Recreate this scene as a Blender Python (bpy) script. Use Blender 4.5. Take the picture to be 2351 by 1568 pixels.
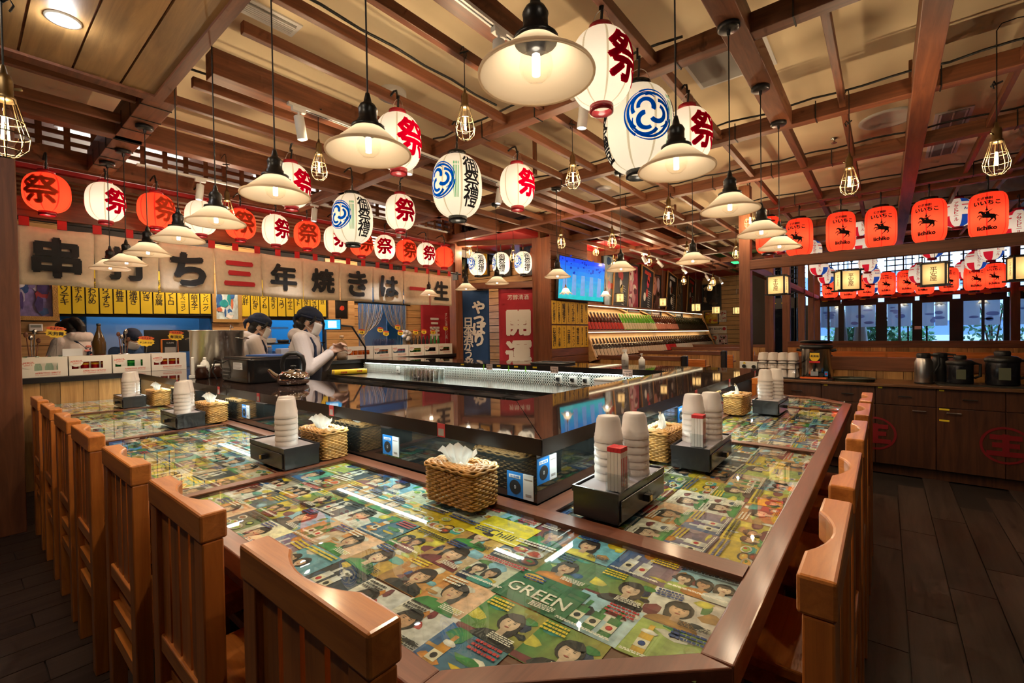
import bpy, bmesh, math, random
from mathutils import Vector, Matrix
random.seed(7)
PI=math.pi
sc=bpy.context.scene; COL=sc.collection
for o in list(bpy.data.objects): bpy.data.objects.remove(o)
# ---------------------------------------------------------------- camera (level-ish 16 mm wide angle at 1.45 m)
H=1.45; FPX=1047.19; YAW,PITCH,ROLL=[math.radians(a) for a in (39.309,-.894,-.893)]
_fw=Vector((math.cos(YAW),math.sin(YAW),0)); _rt=Vector((math.sin(YAW),-math.cos(YAW),0)); _up=Vector((0,0,1))
_f2=_fw*math.cos(PITCH)+_up*math.sin(PITCH); _u2=_up*math.cos(PITCH)-_fw*math.sin(PITCH)
CR=_rt*math.cos(ROLL)+_u2*math.sin(ROLL); CU=_u2*math.cos(ROLL)-_rt*math.sin(ROLL); CF=_f2
cam=bpy.data.cameras.new('camera'); camo=bpy.data.objects.new('camera',cam); COL.objects.link(camo)
cam.sensor_width=36; cam.lens=FPX*36/2351; cam.clip_start=.05
camo.matrix_world=Matrix(((CR.x,CU.x,-CF.x,0),(CR.y,CU.y,-CF.y,0),(CR.z,CU.z,-CF.z,H),(0,0,0,1)))
sc.camera=camo
C0=Vector((0,0,H))
def ray(x,y): return CR*((x-1175.5)/FPX)-CU*((y-784)/FPX)+CF
def Pz(x,y,z): r=ray(x,y); return C0+r*((z-H)/r.z)
def PX(x,y,X): r=ray(x,y); return C0+r*(X/r.x)
def PY(x,y,Y): r=ray(x,y); return C0+r*(Y/r.y)
def Pd(x,y,d): return C0+ray(x,y)*d
def facing(p): return math.atan2(-p[1],-p[0])      # heading from a point towards the camera
# ---------------------------------------------------------------- world and view
w=bpy.data.worlds.new('world'); sc.world=w; w.use_nodes=True
nt=w.node_tree; bg=nt.nodes['Background']
bg.inputs[0].default_value=(.40,.62,1,1); bg.inputs[1].default_value=3.4
sc.view_settings.view_transform='Standard'; sc.view_settings.look='None'
sc.view_settings.exposure=0.45; sc.view_settings.gamma=1
sc.view_settings.use_curve_mapping=False
cy=sc.cycles
cy.max_bounces=5; cy.diffuse_bounces=3; cy.glossy_bounces=3; cy.transmission_bounces=4; cy.transparent_max_bounces=8; cy.use_adaptive_sampling=True; cy.adaptive_threshold=.07; cy.adaptive_min_samples=12
cy.sample_clamp_indirect=4; cy.caustics_reflective=False; cy.caustics_refractive=False
WARM=(1,.76,.5)
# ---------------------------------------------------------------- materials
MATS={}
def lin(c):
    if isinstance(c,str):
        c=c.lstrip('#'); c=[int(c[i:i+2],16)/255 for i in (0,2,4)]
        return tuple(x/12.92 if x<=.04045 else ((x+.055)/1.055)**2.4 for x in c)
    return tuple(c)
def mat(n,c,rough=.5,metal=0,emit=0,ec=None,spec=.5,coat=0,alpha=1,bump=0,bs=60,vary=0,vs=8):
    if n in MATS: return MATS[n]
    m=bpy.data.materials.new(n); m.use_nodes=True; t=m.node_tree; b=t.nodes['Principled BSDF']; L=t.links
    c=lin(c); b.inputs['Base Color'].default_value=(*c,1); b.inputs['Roughness'].default_value=rough
    b.inputs['Metallic'].default_value=metal; b.inputs['Specular IOR Level'].default_value=spec
    b.inputs['Coat Weight'].default_value=coat; b.inputs['Coat Roughness'].default_value=.12
    if emit: b.inputs['Emission Color'].default_value=(*lin(ec or c),1); b.inputs['Emission Strength'].default_value=emit
    b.inputs['Alpha'].default_value=alpha
    if bump or vary:
        tc=t.nodes.new('ShaderNodeTexCoord'); nz=t.nodes.new('ShaderNodeTexNoise'); L.new(tc.outputs['Object'],nz.inputs['Vector'])
        nz.inputs['Scale'].default_value=bs if bump else vs; nz.inputs['Detail'].default_value=4
        if bump:
            bp=t.nodes.new('ShaderNodeBump'); bp.inputs['Strength'].default_value=bump; bp.inputs['Distance'].default_value=.01
            L.new(nz.outputs[0],bp.inputs['Height']); L.new(bp.outputs[0],b.inputs['Normal'])
        if vary:
            n2=t.nodes.new('ShaderNodeTexNoise'); n2.inputs['Scale'].default_value=vs; n2.inputs['Detail'].default_value=5; L.new(tc.outputs['Object'],n2.inputs['Vector'])
            r=t.nodes.new('ShaderNodeValToRGB'); L.new(n2.outputs[0],r.inputs[0])
            r.color_ramp.elements[0].position=.3; r.color_ramp.elements[1].position=.7
            r.color_ramp.elements[0].color=(*[x*(1-vary) for x in c],1); r.color_ramp.elements[1].color=(*[min(1,x*(1+vary)) for x in c],1)
            L.new(r.outputs[0],b.inputs['Base Color'])
    MATS[n]=m; return m
def wood(n,c1,c2,axis='x',scale=9,rough=.45,coat=0,stretch=.07,rnd=.25):
    """grain running along the given object axis, tone varied a little per object"""
    if n in MATS: return MATS[n]
    m=bpy.data.materials.new(n); m.use_nodes=True; t=m.node_tree; b=t.nodes['Principled BSDF']; L=t.links; N=t.nodes.new
    tc=N('ShaderNodeTexCoord'); mp=N('ShaderNodeMapping'); oi=N('ShaderNodeObjectInfo'); L.new(tc.outputs['Object'],mp.inputs[0])
    s=[scale*3]*3; s['xyz'.index(axis)]=scale*3*stretch; mp.inputs['Scale'].default_value=s
    cx=N('ShaderNodeCombineXYZ'); mu=N('ShaderNodeMath'); mu.operation='MULTIPLY'; mu.inputs[1].default_value=37
    L.new(oi.outputs['Random'],mu.inputs[0])
    for i in range(3): L.new(mu.outputs[0],cx.inputs[i])
    L.new(cx.outputs[0],mp.inputs['Location'])
    nz=N('ShaderNodeTexNoise'); nz.inputs['Scale'].default_value=1; nz.inputs['Detail'].default_value=6; nz.inputs['Roughness'].default_value=.65; nz.inputs['Distortion'].default_value=.8
    L.new(mp.outputs[0],nz.inputs['Vector'])
    r=N('ShaderNodeValToRGB'); L.new(nz.outputs[0],r.inputs[0]); r.color_ramp.elements[0].position=.32; r.color_ramp.elements[1].position=.68
    r.color_ramp.elements[0].color=(*lin(c1),1); r.color_ramp.elements[1].color=(*lin(c2),1)
    hs=N('ShaderNodeHueSaturation'); L.new(r.outputs[0],hs.inputs['Color'])
    mr=N('ShaderNodeMapRange'); mr.inputs['To Min'].default_value=1-rnd; mr.inputs['To Max'].default_value=1+rnd
    L.new(oi.outputs['Random'],mr.inputs['Value']); L.new(mr.outputs[0],hs.inputs['Value']); L.new(hs.outputs[0],b.inputs['Base Color'])
    bp=N('ShaderNodeBump'); bp.inputs['Strength'].default_value=.15; bp.inputs['Distance'].default_value=.004; L.new(nz.outputs[0],bp.inputs['Height']); L.new(bp.outputs[0],b.inputs['Normal'])
    b.inputs['Roughness'].default_value=rough; b.inputs['Coat Weight'].default_value=coat; b.inputs['Coat Roughness'].default_value=.15
    MATS[n]=m; return m
def glassy(n,c=(1,1,1),rough=.02,refl=1.0,trans=1.0,ior=1.45):
    """thin clear pane: transparent plus fresnel reflection"""
    if n in MATS: return MATS[n]
    m=bpy.data.materials.new(n); m.use_nodes=True; t=m.node_tree; t.nodes.clear(); L=t.links; N=t.nodes.new
    o=N('ShaderNodeOutputMaterial'); mx=N('ShaderNodeMixShader'); tr=N('ShaderNodeBsdfTransparent'); gl=N('ShaderNodeBsdfGlossy'); fr=N('ShaderNodeFresnel')
    tr.inputs[0].default_value=(*[x*trans for x in lin(c)],1); gl.inputs['Roughness'].default_value=rough; gl.inputs[0].default_value=(refl,refl,refl,1); fr.inputs[0].default_value=ior
    ge=N('ShaderNodeNewGeometry'); ma=N('ShaderNodeMath'); ma.operation='MULTIPLY'; inv=N('ShaderNodeMath'); inv.operation='SUBTRACT'; inv.inputs[0].default_value=1
    L.new(ge.outputs['Backfacing'],inv.inputs[1]); L.new(fr.outputs[0],ma.inputs[0]); L.new(inv.outputs[0],ma.inputs[1])
    L.new(ma.outputs[0],mx.inputs[0]); L.new(tr.outputs[0],mx.inputs[1]); L.new(gl.outputs[0],mx.inputs[2]); L.new(mx.outputs[0],o.inputs[0])
    MATS[n]=m; return m
def paper(n,c,tl=.6,rough=.7,stripes=0):
    """translucent lantern paper or milk glass, lit from inside by a real lamp"""
    if n in MATS: return MATS[n]
    m=bpy.data.materials.new(n); m.use_nodes=True; t=m.node_tree; t.nodes.clear(); L=t.links; N=t.nodes.new
    o=N('ShaderNodeOutputMaterial'); mx=N('ShaderNodeMixShader'); df=N('ShaderNodeBsdfDiffuse'); tr=N('ShaderNodeBsdfTranslucent')
    c=lin(c); df.inputs[0].default_value=(*c,1); tr.inputs[0].default_value=(*c,1); mx.inputs[0].default_value=tl
    L.new(df.outputs[0],mx.inputs[1]); L.new(tr.outputs[0],mx.inputs[2]); L.new(mx.outputs[0],o.inputs[0])
    MATS[n]=m; return m
def emis(n,c,s):
    if n in MATS: return MATS[n]
    m=bpy.data.materials.new(n); m.use_nodes=True; t=m.node_tree; t.nodes.clear(); L=t.links
    o=t.nodes.new('ShaderNodeOutputMaterial'); e=t.nodes.new('ShaderNodeEmission'); e.inputs[0].default_value=(*lin(c),1); e.inputs[1].default_value=s
    L.new(e.outputs[0],o.inputs[0]); MATS[n]=m; return m
def vcol(n,rough=.5,emit=0):
    """printed matter: colours stored per face corner"""
    if n in MATS: return MATS[n]
    m=bpy.data.materials.new(n); m.use_nodes=True; t=m.node_tree; b=t.nodes['Principled BSDF']
    a=t.nodes.new('ShaderNodeVertexColor'); a.layer_name='Col'
    tc=t.nodes.new('ShaderNodeTexCoord'); nz=t.nodes.new('ShaderNodeTexNoise'); nz.inputs['Scale'].default_value=7; nz.inputs['Detail'].default_value=6; mr=t.nodes.new('ShaderNodeMapRange'); mr.inputs['From Min'].default_value=.3; mr.inputs['From Max'].default_value=.7; mr.inputs['To Min'].default_value=.72; mr.inputs['To Max'].default_value=1.3
    oi=t.nodes.new('ShaderNodeObjectInfo'); va=t.nodes.new('ShaderNodeVectorMath'); t.links.new(tc.outputs['Generated'],va.inputs[0]); t.links.new(oi.outputs['Random'],va.inputs[1]); t.links.new(va.outputs[0],nz.inputs['Vector'])
    mx=t.nodes.new('ShaderNodeMix'); mx.data_type='RGBA'; mx.blend_type='MULTIPLY'; mx.inputs[0].default_value=1
    t.links.new(nz.outputs[0],mr.inputs[0]); t.links.new(a.outputs[0],mx.inputs[6]); t.links.new(mr.outputs[0],mx.inputs[7]); t.links.new(mx.outputs[2],b.inputs['Base Color']); b.inputs['Roughness'].default_value=rough
    if emit: t.links.new(a.outputs[0],b.inputs['Emission Color']); b.inputs['Emission Strength'].default_value=emit
    MATS[n]=m; return m
# ---------------------------------------------------------------- mesh builder
class MB:
    def __init__(s): s.v=[]; s.f=[]; s.m=[]; s.c=[]; s.sm=[]
    def add(s,vs,fs,mi=0,col=None,smooth=False):
        k=len(s.v); s.v+= [tuple(p) for p in vs]
        for f in fs: s.f.append(tuple(i+k for i in f)); s.m.append(mi); s.c.append(col); s.sm.append(smooth)
        return s
    def box(s,x0,x1,y0,y1,z0,z1,mi=0,M=None):
        vs=[Vector((x,y,z)) for z in (z0,z1) for y in (y0,y1) for x in (x0,x1)]
        if M is not None: vs=[M@p for p in vs]
        return s.add(vs,[(0,2,3,1),(4,5,7,6),(0,1,5,4),(2,6,7,3),(0,4,6,2),(1,3,7,5)],mi)
    def cb(s,c,d,mi=0,M=None): return s.box(c[0]-d[0]/2,c[0]+d[0]/2,c[1]-d[1]/2,c[1]+d[1]/2,c[2]-d[2]/2,c[2]+d[2]/2,mi,M)
    def tube(s,p0,p1,r0,r1=None,n=8,mi=0,cap=True,smooth=True):
        p0=Vector(p0); p1=Vector(p1); r1=r0 if r1 is None else r1; a=(p1-p0).normalized()
        u=a.orthogonal().normalized(); v=a.cross(u); vs=[]
        for p,r in ((p0,r0),(p1,r1)):
            for i in range(n): t=2*PI*i/n; vs.append(p+u*(r*math.cos(t))+v*(r*math.sin(t)))
        s.add(vs,[(i,(i+1)%n,n+(i+1)%n,n+i) for i in range(n)],mi,smooth=smooth)
        if cap: s.add(vs,[tuple(range(n-1,-1,-1)),tuple(range(n,2*n))],mi)
        return s
    def path(s,pts,r,n=6,mi=0):
        pts=[Vector(p) for p in pts]; rings=[]; u=None
        for i,p in enumerate(pts):
            a=(pts[min(i+1,len(pts)-1)]-pts[max(i-1,0)]).normalized()
            u=a.orthogonal().normalized() if u is None else (u-a*u.dot(a)).normalized()
            v=a.cross(u); rr=r[i] if isinstance(r,(list,tuple)) else r
            rings.append([p+u*(rr*math.cos(2*PI*k/n))+v*(rr*math.sin(2*PI*k/n)) for k in range(n)])
        vs=[q for R in rings for q in R]; fs=[(j*n+k,j*n+(k+1)%n,(j+1)*n+(k+1)%n,(j+1)*n+k) for j in range(len(pts)-1) for k in range(n)]
        s.add(vs,fs,mi,smooth=True); s.add(vs,[tuple(range(n-1,-1,-1)),tuple(range(len(vs)-n,len(vs)))],mi); return s
    def lathe(s,prof,n=16,mi=0,c=(0,0,0),smooth=True,angs=None,mf=None):
        angs=angs or [2*PI*i/n for i in range(n)]; n=len(angs); vs=[]
        for r,z in prof:
            for t in angs: vs.append((c[0]+r*math.cos(t),c[1]+r*math.sin(t),c[2]+z))
        for j in range(len(prof)-1):
            for i in range(n):
                k=(i+1)%n; f=(j*n+i,j*n+k,(j+1)*n+k,(j+1)*n+i)
                s.f.append(tuple(q+len(s.v) for q in f)); s.m.append(mf(i,j) if mf else mi); s.c.append(None); s.sm.append(smooth)
        s.v+=vs; return s
    def prism(s,poly,z0,z1,mi=0,M=None):
        n=len(poly); vs=[Vector((x,y,z0)) for x,y in poly]+[Vector((x,y,z1)) for x,y in poly]
        if M is not None: vs=[M@p for p in vs]
        return s.add(vs,[tuple(range(n-1,-1,-1)),tuple(range(n,2*n))]+[(i,(i+1)%n,n+(i+1)%n,n+i) for i in range(n)],mi)
    def poly(s,pts,mi=0,col=None): return s.add(pts,[tuple(range(len(pts)))],mi,col)
    def ell(s,c,r,nu=12,nv=8,mi=0,M=None):
        vs=[]
        for j in range(nv+1):
            t=PI*j/nv
            for i in range(nu):
                a=2*PI*i/nu; p=Vector((r[0]*math.sin(t)*math.cos(a),r[1]*math.sin(t)*math.sin(a),r[2]*math.cos(t)))
                if M is not None: p=M@p
                vs.append(p+Vector(c))
        return s.add(vs,[(j*nu+i,(j+1)*nu+i,(j+1)*nu+(i+1)%nu,j*nu+(i+1)%nu) for j in range(nv) for i in range(nu)],mi,smooth=True)
    def text(s,key,M,mi=0,scale=1,col=None):
        tv,tf=TX(*key) if isinstance(key,tuple) else TX(key)
        return s.add([M@Vector((p[0]*scale,p[1]*scale,p[2]*scale)) for p in tv],tf,mi,col)
    def mesh(s,name):
        me=bpy.data.meshes.new(name); me.from_pydata(s.v,[],s.f)
        me.polygons.foreach_set('material_index',s.m); me.polygons.foreach_set('use_smooth',s.sm)
        if any(c is not None for c in s.c):
            ca=me.color_attributes.new('Col','FLOAT_COLOR','CORNER'); buf=[]
            for f,c in zip(s.f,s.c):
                if isinstance(c,list):
                    for q in c: buf+=[*q,1]
                else: buf+= [*(c or (.8,.8,.8)),1]*len(f)
            ca.data.foreach_set('color',buf)
        me.update(); return me
    def build(s,name,mats,parent=None,loc=None,rz=0,bev=0):
        me=s.mesh(name)
        for m in (mats if isinstance(mats,(list,tuple)) else [mats]): me.materials.append(m)
        return obj(name,me,parent,loc,rz,bev)
def obj(name,me,parent=None,loc=None,rz=0,bev=0):
    o=bpy.data.objects.new(name,me); COL.objects.link(o)
    if parent is not None: o.parent=parent
    if loc is not None: o.location=loc
    if rz: o.rotation_euler.z=rz
    if bev:
        b=o.modifiers.new('bevel','BEVEL'); b.width=bev; b.segments=2; b.limit_method='ANGLE'
    return o
def tag(o,label,cat,group=None):
    o['label']=label; o['category']=cat
    if group: o['group']=group
    return o
def thing(name,label,cat,loc=(0,0,0),rz=0,group=None):
    o=obj(name,None,None,loc,rz); return tag(o,label,cat,group)
def struct(o,label=None):
    o['kind']='structure'
    if label: o['label']=label
    return o
def copytree(o,loc=None,rz=None,parent=None,label=None,scale=None):
    c=o.copy(); COL.objects.link(c)
    if parent is not None: c.parent=parent
    if loc is not None: c.location=loc
    if rz is not None: c.rotation_euler.z=rz
    if scale is not None: c.scale=(scale,)*3
    if label: c['label']=label
    for ch in list(o.children): copytree(ch,parent=c)
    return c
def place(proto,i,loc,rz=0,label=None,scale=None):
    """the first spot takes the prototype itself, the others take copies"""
    if not proto.get('used'):
        proto['used']=1; proto.location=loc; proto.rotation_euler.z=rz
        if label: proto['label']=label
        if scale is not None: proto.scale=(scale,)*3
        return proto
    return copytree(proto,loc,rz,None,label,scale)
def lamp(name,loc,power,color=WARM,r=.03,parent=None,typ='POINT',rot=None,size=None,spot=1.2):
    l=bpy.data.lights.new(name,typ); l.energy=power; l.color=color
    if typ=='AREA': l.shape='RECTANGLE'; l.size,l.size_y=size
    else: l.shadow_soft_size=r
    if typ=='SPOT': l.spot_size=spot; l.spot_blend=.6
    o=bpy.data.objects.new(name,l); COL.objects.link(o); o.location=loc
    if rot: o.rotation_euler=rot
    if parent is not None: o.parent=parent
    return o
# ---------------------------------------------------------------- lettering (Blender's own fonts), made in a scratch scene
_ts=bpy.data.scenes.new('lettering'); _TX={}
def TX(s,bold=0.0,vert=False,res=2):
    k=(s,bold,vert,res)
    if k in _TX: return _TX[k]
    cu=bpy.data.curves.new('t','FONT'); cu.body='\n'.join(s) if vert else s; cu.align_x='CENTER'; cu.align_y='CENTER'; cu.resolution_u=res
    cu.space_line=.78 if vert else 1
    o=bpy.data.objects.new('t',cu); _ts.collection.objects.link(o)
    vl=_ts.view_layers[0]; vl.update(); dg=vl.depsgraph
    me=o.evaluated_get(dg).to_mesh()
    v=[(p.co.x,p.co.y) for p in me.vertices]; f=[tuple(p.vertices) for p in me.polygons]
    if v:
        x0=min(p[0] for p in v); x1=max(p[0] for p in v); y0=min(p[1] for p in v); y1=max(p[1] for p in v)
        v=[(p[0]-(x0+x1)/2,p[1]-(y0+y1)/2,0) for p in v]
    if bold:
        vv,ff=[],[]
        for a in range(6):
            dx,dy=bold*math.cos(a*PI/3),bold*math.sin(a*PI/3); k0=len(vv)
            vv+=[(p[0]+dx,p[1]+dy,a*.0025) for p in v]; ff+=[tuple(i+k0 for i in q) for q in f]
        v,f=vv,ff
    o.evaluated_get(dg).to_mesh_clear(); bpy.data.objects.remove(o); bpy.data.curves.remove(cu)
    _TX[k]=(v,f); return _TX[k]
def frame(origin,right,up):
    r=Vector(right).normalized(); u=Vector(up).normalized(); n=r.cross(u)
    return Matrix(((r.x,u.x,n.x,origin[0]),(r.y,u.y,n.y,origin[1]),(r.z,u.z,n.z,origin[2]),(0,0,0,1)))
def tsize(key):
    v,_=TX(*key) if isinstance(key,tuple) else TX(key)
    return (max(p[0] for p in v)-min(p[0] for p in v), max(p[1] for p in v)-min(p[1] for p in v)) if v else (1,1)
def fit(key,w,h):
    a,b=tsize(key); return min(w/a,h/b)
# ================================================================ materials in use
W_BEAMX=wood('beam_wood_x','#5c3320','#855033','x',7,.5,rnd=.12); W_BEAMY=wood('beam_wood_y','#5c3320','#855033','y',7,.5,rnd=.12); W_POST=wood('post_wood','#653822','#8a5232','z',7,.5,rnd=.1)
W_SOFF=wood('soffit_wood','#7a5a34','#a67e4c','y',5,.45,rnd=.12)
W_BOARDX=wood('board_wood_x','#b88850','#dcb076','x',6,.5,rnd=.12); W_BOARDY=wood('board_wood_y','#b88850','#dcb076','y',6,.5,rnd=.12); W_BOARDZ=wood('board_wood_z','#9c6c38','#c9985c','z',6,.5,rnd=.3)
W_DARKZ=wood('cabinet_wood','#3a2014','#5a3520','z',8,.4,rnd=.1); W_DARKX=wood('walnut_x','#5c3220','#7d4830','x',7,.4,.3,rnd=.08); W_DARKY=wood('walnut_y','#5c3220','#7d4830','y',7,.4,.3,rnd=.08)
W_CHAIR=wood('chair_wood','#9c5420','#cc7a34','z',8,.35,.4,rnd=.15); W_CHAIRY=wood('chair_wood_rail','#ac6028','#dc8a40','y',8,.35,.4,rnd=.15)
W_FLOOR=wood('floor_wood','#2c211d','#4a3b34','x',6,.45,rnd=.25)
CREAM=mat('ceiling_paint',(.86,.70,.45),.8,vary=.04,vs=2); WHITE=mat('white_plastic',(.8,.8,.78),.4); WALLW=mat('white_wall',(.75,.72,.66),.8)
BLACK=mat('black_metal',(.012,.012,.013),.4); BLK=mat('black_cable',(.01,.01,.01),.5); RED=mat('red_paint',(.35,.01,.012),.6); DARK=mat('dark_wall',(.03,.022,.018),.7)
STEEL=mat('steel',(.62,.6,.57),.22,1,bump=0); STEELB=mat('brushed_steel',(.5,.48,.46),.32,1); BRASS=mat('antique_brass',(.28,.2,.1),.4,1)
YEL=mat('yellow_paper',(.85,.62,.02),.6); INK=mat('black_ink',(.012,.012,.014),.7); REDINK=mat('red_ink',(.55,.01,.02),.6); GOLD=mat('gilt_frame',(.55,.33,.1),.4,.5,bump=.6,bs=120)
BLUEINK=mat('blue_ink',(.01,.09,.62),.6); PRINT=vcol('print',.5); PRINTG=vcol('print_gloss',.25); SCREEN=vcol('screen_print',.15,1.0)
# ================================================================ shell of the room
def plank_grid(parent,name,x0,x1,y0,y1,z0,z1,wid,ln,m,skip=None,gap=.003,meshes={}):
    k=(wid,ln,z1-z0,m.name)
    if k not in meshes:
        me=MB().box(-ln/2+gap,ln/2-gap,-wid/2+gap,wid/2-gap,0,z1-z0).mesh(name); me.materials.append(m); meshes[k]=me
    j=0; y=y0
    while y<y1-.01:
        x=x0-(j%3)*ln/3
        while x<x1:
            c=(x+ln/2,y+wid/2)
            if not (skip and skip(*c)): obj(name,meshes[k],parent,(c[0],c[1],z0))
            x+=ln
        y+=wid; j+=1
fl=struct(MB().box(-3,18,-5,12,-.08,-.012).build('floor',mat('floor_base',(.02,.015,.013),.5)))
def flskip(x,y):
    if x>5.7 or y>6.6 or x<-1.6 or y<-1.7: return True
    if x>1.0 and y>.6 : return True
    return x<0.1 and y<.3
plank_grid(fl,'floor_plank',-1.4,6.2,-1.6,6.8,-.012,0,.19,1.22,W_FLOOR,flskip)
ce=struct(MB().box(-3,15.5,-5,6.45,3.72,3.8).build('ceiling',CREAM))
struct(MB().box(-3,18,6.45,10.5,3.72,3.8).build('ceiling',mat('kitchen_ceiling_white',(.7,.68,.63),.8)))
struct(MB().box(-3.1,-3,-5,12,0,3.8).build('wall_left',DARK)); struct(MB().box(-3,18,-5.1,-5,0,3.8).build('wall_near',DARK))
struct(MB().box(-3,9,9.9,10,0,3.8).build('wall_back',DARK))
SUP=[]
def beam(axis,a0,a1,c,wd,z0,z1,nm='ceiling_beam'):
    b=MB(); L=a1-a0; SUP.append((axis,a0,a1,c,wd,z0))
    if axis=='x': b.box(0,L,-wd/2,wd/2,0,z1-z0); o=b.build(nm,W_BEAMX,ce,(a0,c,z0),bev=.004)
    else: b.box(-wd/2,wd/2,0,L,0,z1-z0); o=b.build(nm,W_BEAMY,ce,(c,a0,z0),bev=.004)
    return o
for X in (3.05,4.6,5.95): beam('y',-3.5,6.38,X,.1,3.2,3.32)
for X in (7.5,9.35,10.9,12.4,13.9): beam('y',-4.5,5.0,X,.1,3.2,3.32)
beam('y',-4.5,1.5,7.9,.07,3.2,3.27)
beam('y',4.1,6.35,1.0,.19,3.2,3.42)                       # lamp beam beyond the soffit
beam('x',1.12,15,3.5,.14,3.205,3.38); beam('x',1.0,4.6,1.77,.12,3.205,3.36); beam('x',1.5,4.55,.68,.14,3.195,3.34); beam('x',4.6,15,3.28,.1,3.205,3.3)
beam('x',-.6,6.0,5.13,.12,3.2,3.38); beam('x',2.9,14.4,-.22,.13,3.17,3.36); beam('x',4.65,15,.68,.06,3.21,3.29)
for Y in (-2.1,-1.55,-1.12,-.72): beam('x',2.9,14.4,Y,.04,3.23,3.3,'batten')
for Y in (.26,1.19): beam('x',1.6,14.4,Y,.045,3.23,3.3,'batten')
for Y in (2.11,2.49,2.9): beam('x',1.1,14.4,Y,.045,3.23,3.3,'batten')
for Y in (3.78,4.17,4.62): beam('x',1.1,14.4 if Y<4.9 else 6,Y,.045,3.23,3.3,'batten')
for Y in (4.35,4.85): beam('x',-.6,.9,Y,.045,3.23,3.3,'batten')
for (x,y) in ((4.25,3.1),(5.2,-.17),(2.2,1.2),(8.2,2.9),(8.2,.3)): MB().box(x-.025,x+.025,y-.012,y+.012,3.28,3.73).build('hanger_post',W_POST,ce)
# dropped plank soffit over the aisle
so=MB().box(-3,.985,-3,4.08,3.2,3.4).build('ceiling',W_BEAMX); struct(so,'dropped wood plank soffit with dark grooves above the aisle')
x=.93; k=0
while x>-1.6:
    wd=.19 if k==0 else .235; MB().box(x-wd+.012,x,-2.8,3.99,-.018,0).build('soffit_plank',W_SOFF,so,(0,0,3.2)); x-=wd; k+=1
MB().box(.93,.99,-2.9,4.08,-.035,0).box(-2.9,.93,3.99,4.08,-.035,0).build('edge_trim',W_BEAMY,so,(0,0,3.2))
p=Pz(145,50,3.17); b=MB(); b.lathe([(.075,0),(.075,-.012),(.055,-.014)],24,0); b.lathe([(.055,-.010),(0,-.010)],24,1)
tag(b.build('downlight',[WHITE,emis('downlight_glow',(.95,.97,1),12)],None,(p.x,p.y,3.188)),'round recessed downlight with cool white glow in the plank soffit','light')
lamp('downlight_lamp',(p.x,p.y,3.15),5,(.95,.97,1),.05)
dlm=b.mesh('downlight'); dlm.materials.append(WHITE); dlm.materials.append(MATS['downlight_glow'])
for x_,y_,l_ in ((-.5,1.5,'added out of view beside the first chairs'),(-.5,3.1,'added out of view beside the middle chairs'),(.45,-1.0,'behind the photographer')):  # the two by the chairs are added out of view to brighten them
    tag(obj('downlight',dlm,None,(x_,y_,3.18)),'round recessed downlight in the plank soffit '+l_,'light'); lamp('downlight_lamp',(x_,y_,3.14),16,(1,.86,.66),.05)
# ceiling fixtures
def vent(name,x,y,z,a,bb,label,slats=6,rz=0):
    t=thing(name,label,'vent',(x,y,z),rz); MB().box(-a/2,a/2,-bb/2,bb/2,-.012,.0).build('frame',WHITE,t); MB().box(-a/2+.03,a/2-.03,-bb/2+.03,bb/2-.03,-.016,-.012).build('grille',mat('grey_vent',(.3,.29,.27),.5),t)
    for i in range(slats): yy=-bb/2+.05+(bb-.1)*i/max(1,slats-1); MB().box(-a/2+.03,a/2-.03,yy-.006,yy+.006,-.024,-.012).build('slat',WHITE,t)
q=Pz(1672,140,3.715); vent('ceiling_hatch',q.x,q.y,3.72,.62,.62,'square white framed access panel in the cream ceiling',0)
q=Pz(600,30,3.715); vent('air_vent',q.x,q.y,3.72,.5,.18,'small white slatted air vent beside the plank soffit',5)
q=Pz(2180,290,3.715); vent('air_vent',q.x+.3,q.y,3.72,1.6,.3,'long narrow white air vent in the cream ceiling',3)
q=Pz(2040,272,3.715); b=MB(); b.lathe([(.26,0),(.26,-.015),(.22,-.02),(.2,-.006),(0,-.006)],36); tag(b.build('ceiling_speaker',WALLW,None,(q.x,q.y,3.72)),'large round flush ceiling speaker grille','speaker')
q=Pz(900,212,3.715); b=MB(); b.lathe([(.13,0),(.13,-.05),(.115,-.06),(0,-.06)],28); tag(b.build('access_point',WHITE,None,(q.x,q.y,3.72)),'round white wireless access point on cream ceiling','device')
q=Pz(1386,432,3.715); b=MB(); b.lathe([(.12,0),(.12,-.012),(.09,-.02),(.06,-.01),(0,-.012)],28); tag(b.build('ceiling_speaker',WHITE,None,(q.x,q.y,3.72)),'small round flush ceiling speaker grille','speaker')
q=Pz(1915,318,3.715); b=MB(); b.lathe([(.035,0),(.035,-.01),(.012,-.015),(.012,-.05),(.03,-.055),(.03,-.06),(0,-.06)],14); tag(b.build('sprinkler',STEEL,None,(q.x,q.y,3.72)),'small chrome fire sprinkler on the ceiling','sprinkler')
# ceiling cassette unit near the camera
b=MB(); b.box(-.45,.45,-.45,.45,0,.2); b.prism([(-.42,-.42),(.42,-.42),(.42,.42),(-.42,.42)],-.035,0); o=b.build('air_conditioner',WHITE,None,(2.5,-.76,2.97),.0,bev=.04); tag(o,'white ceiling cassette air conditioner partly in view','air conditioner')
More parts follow.
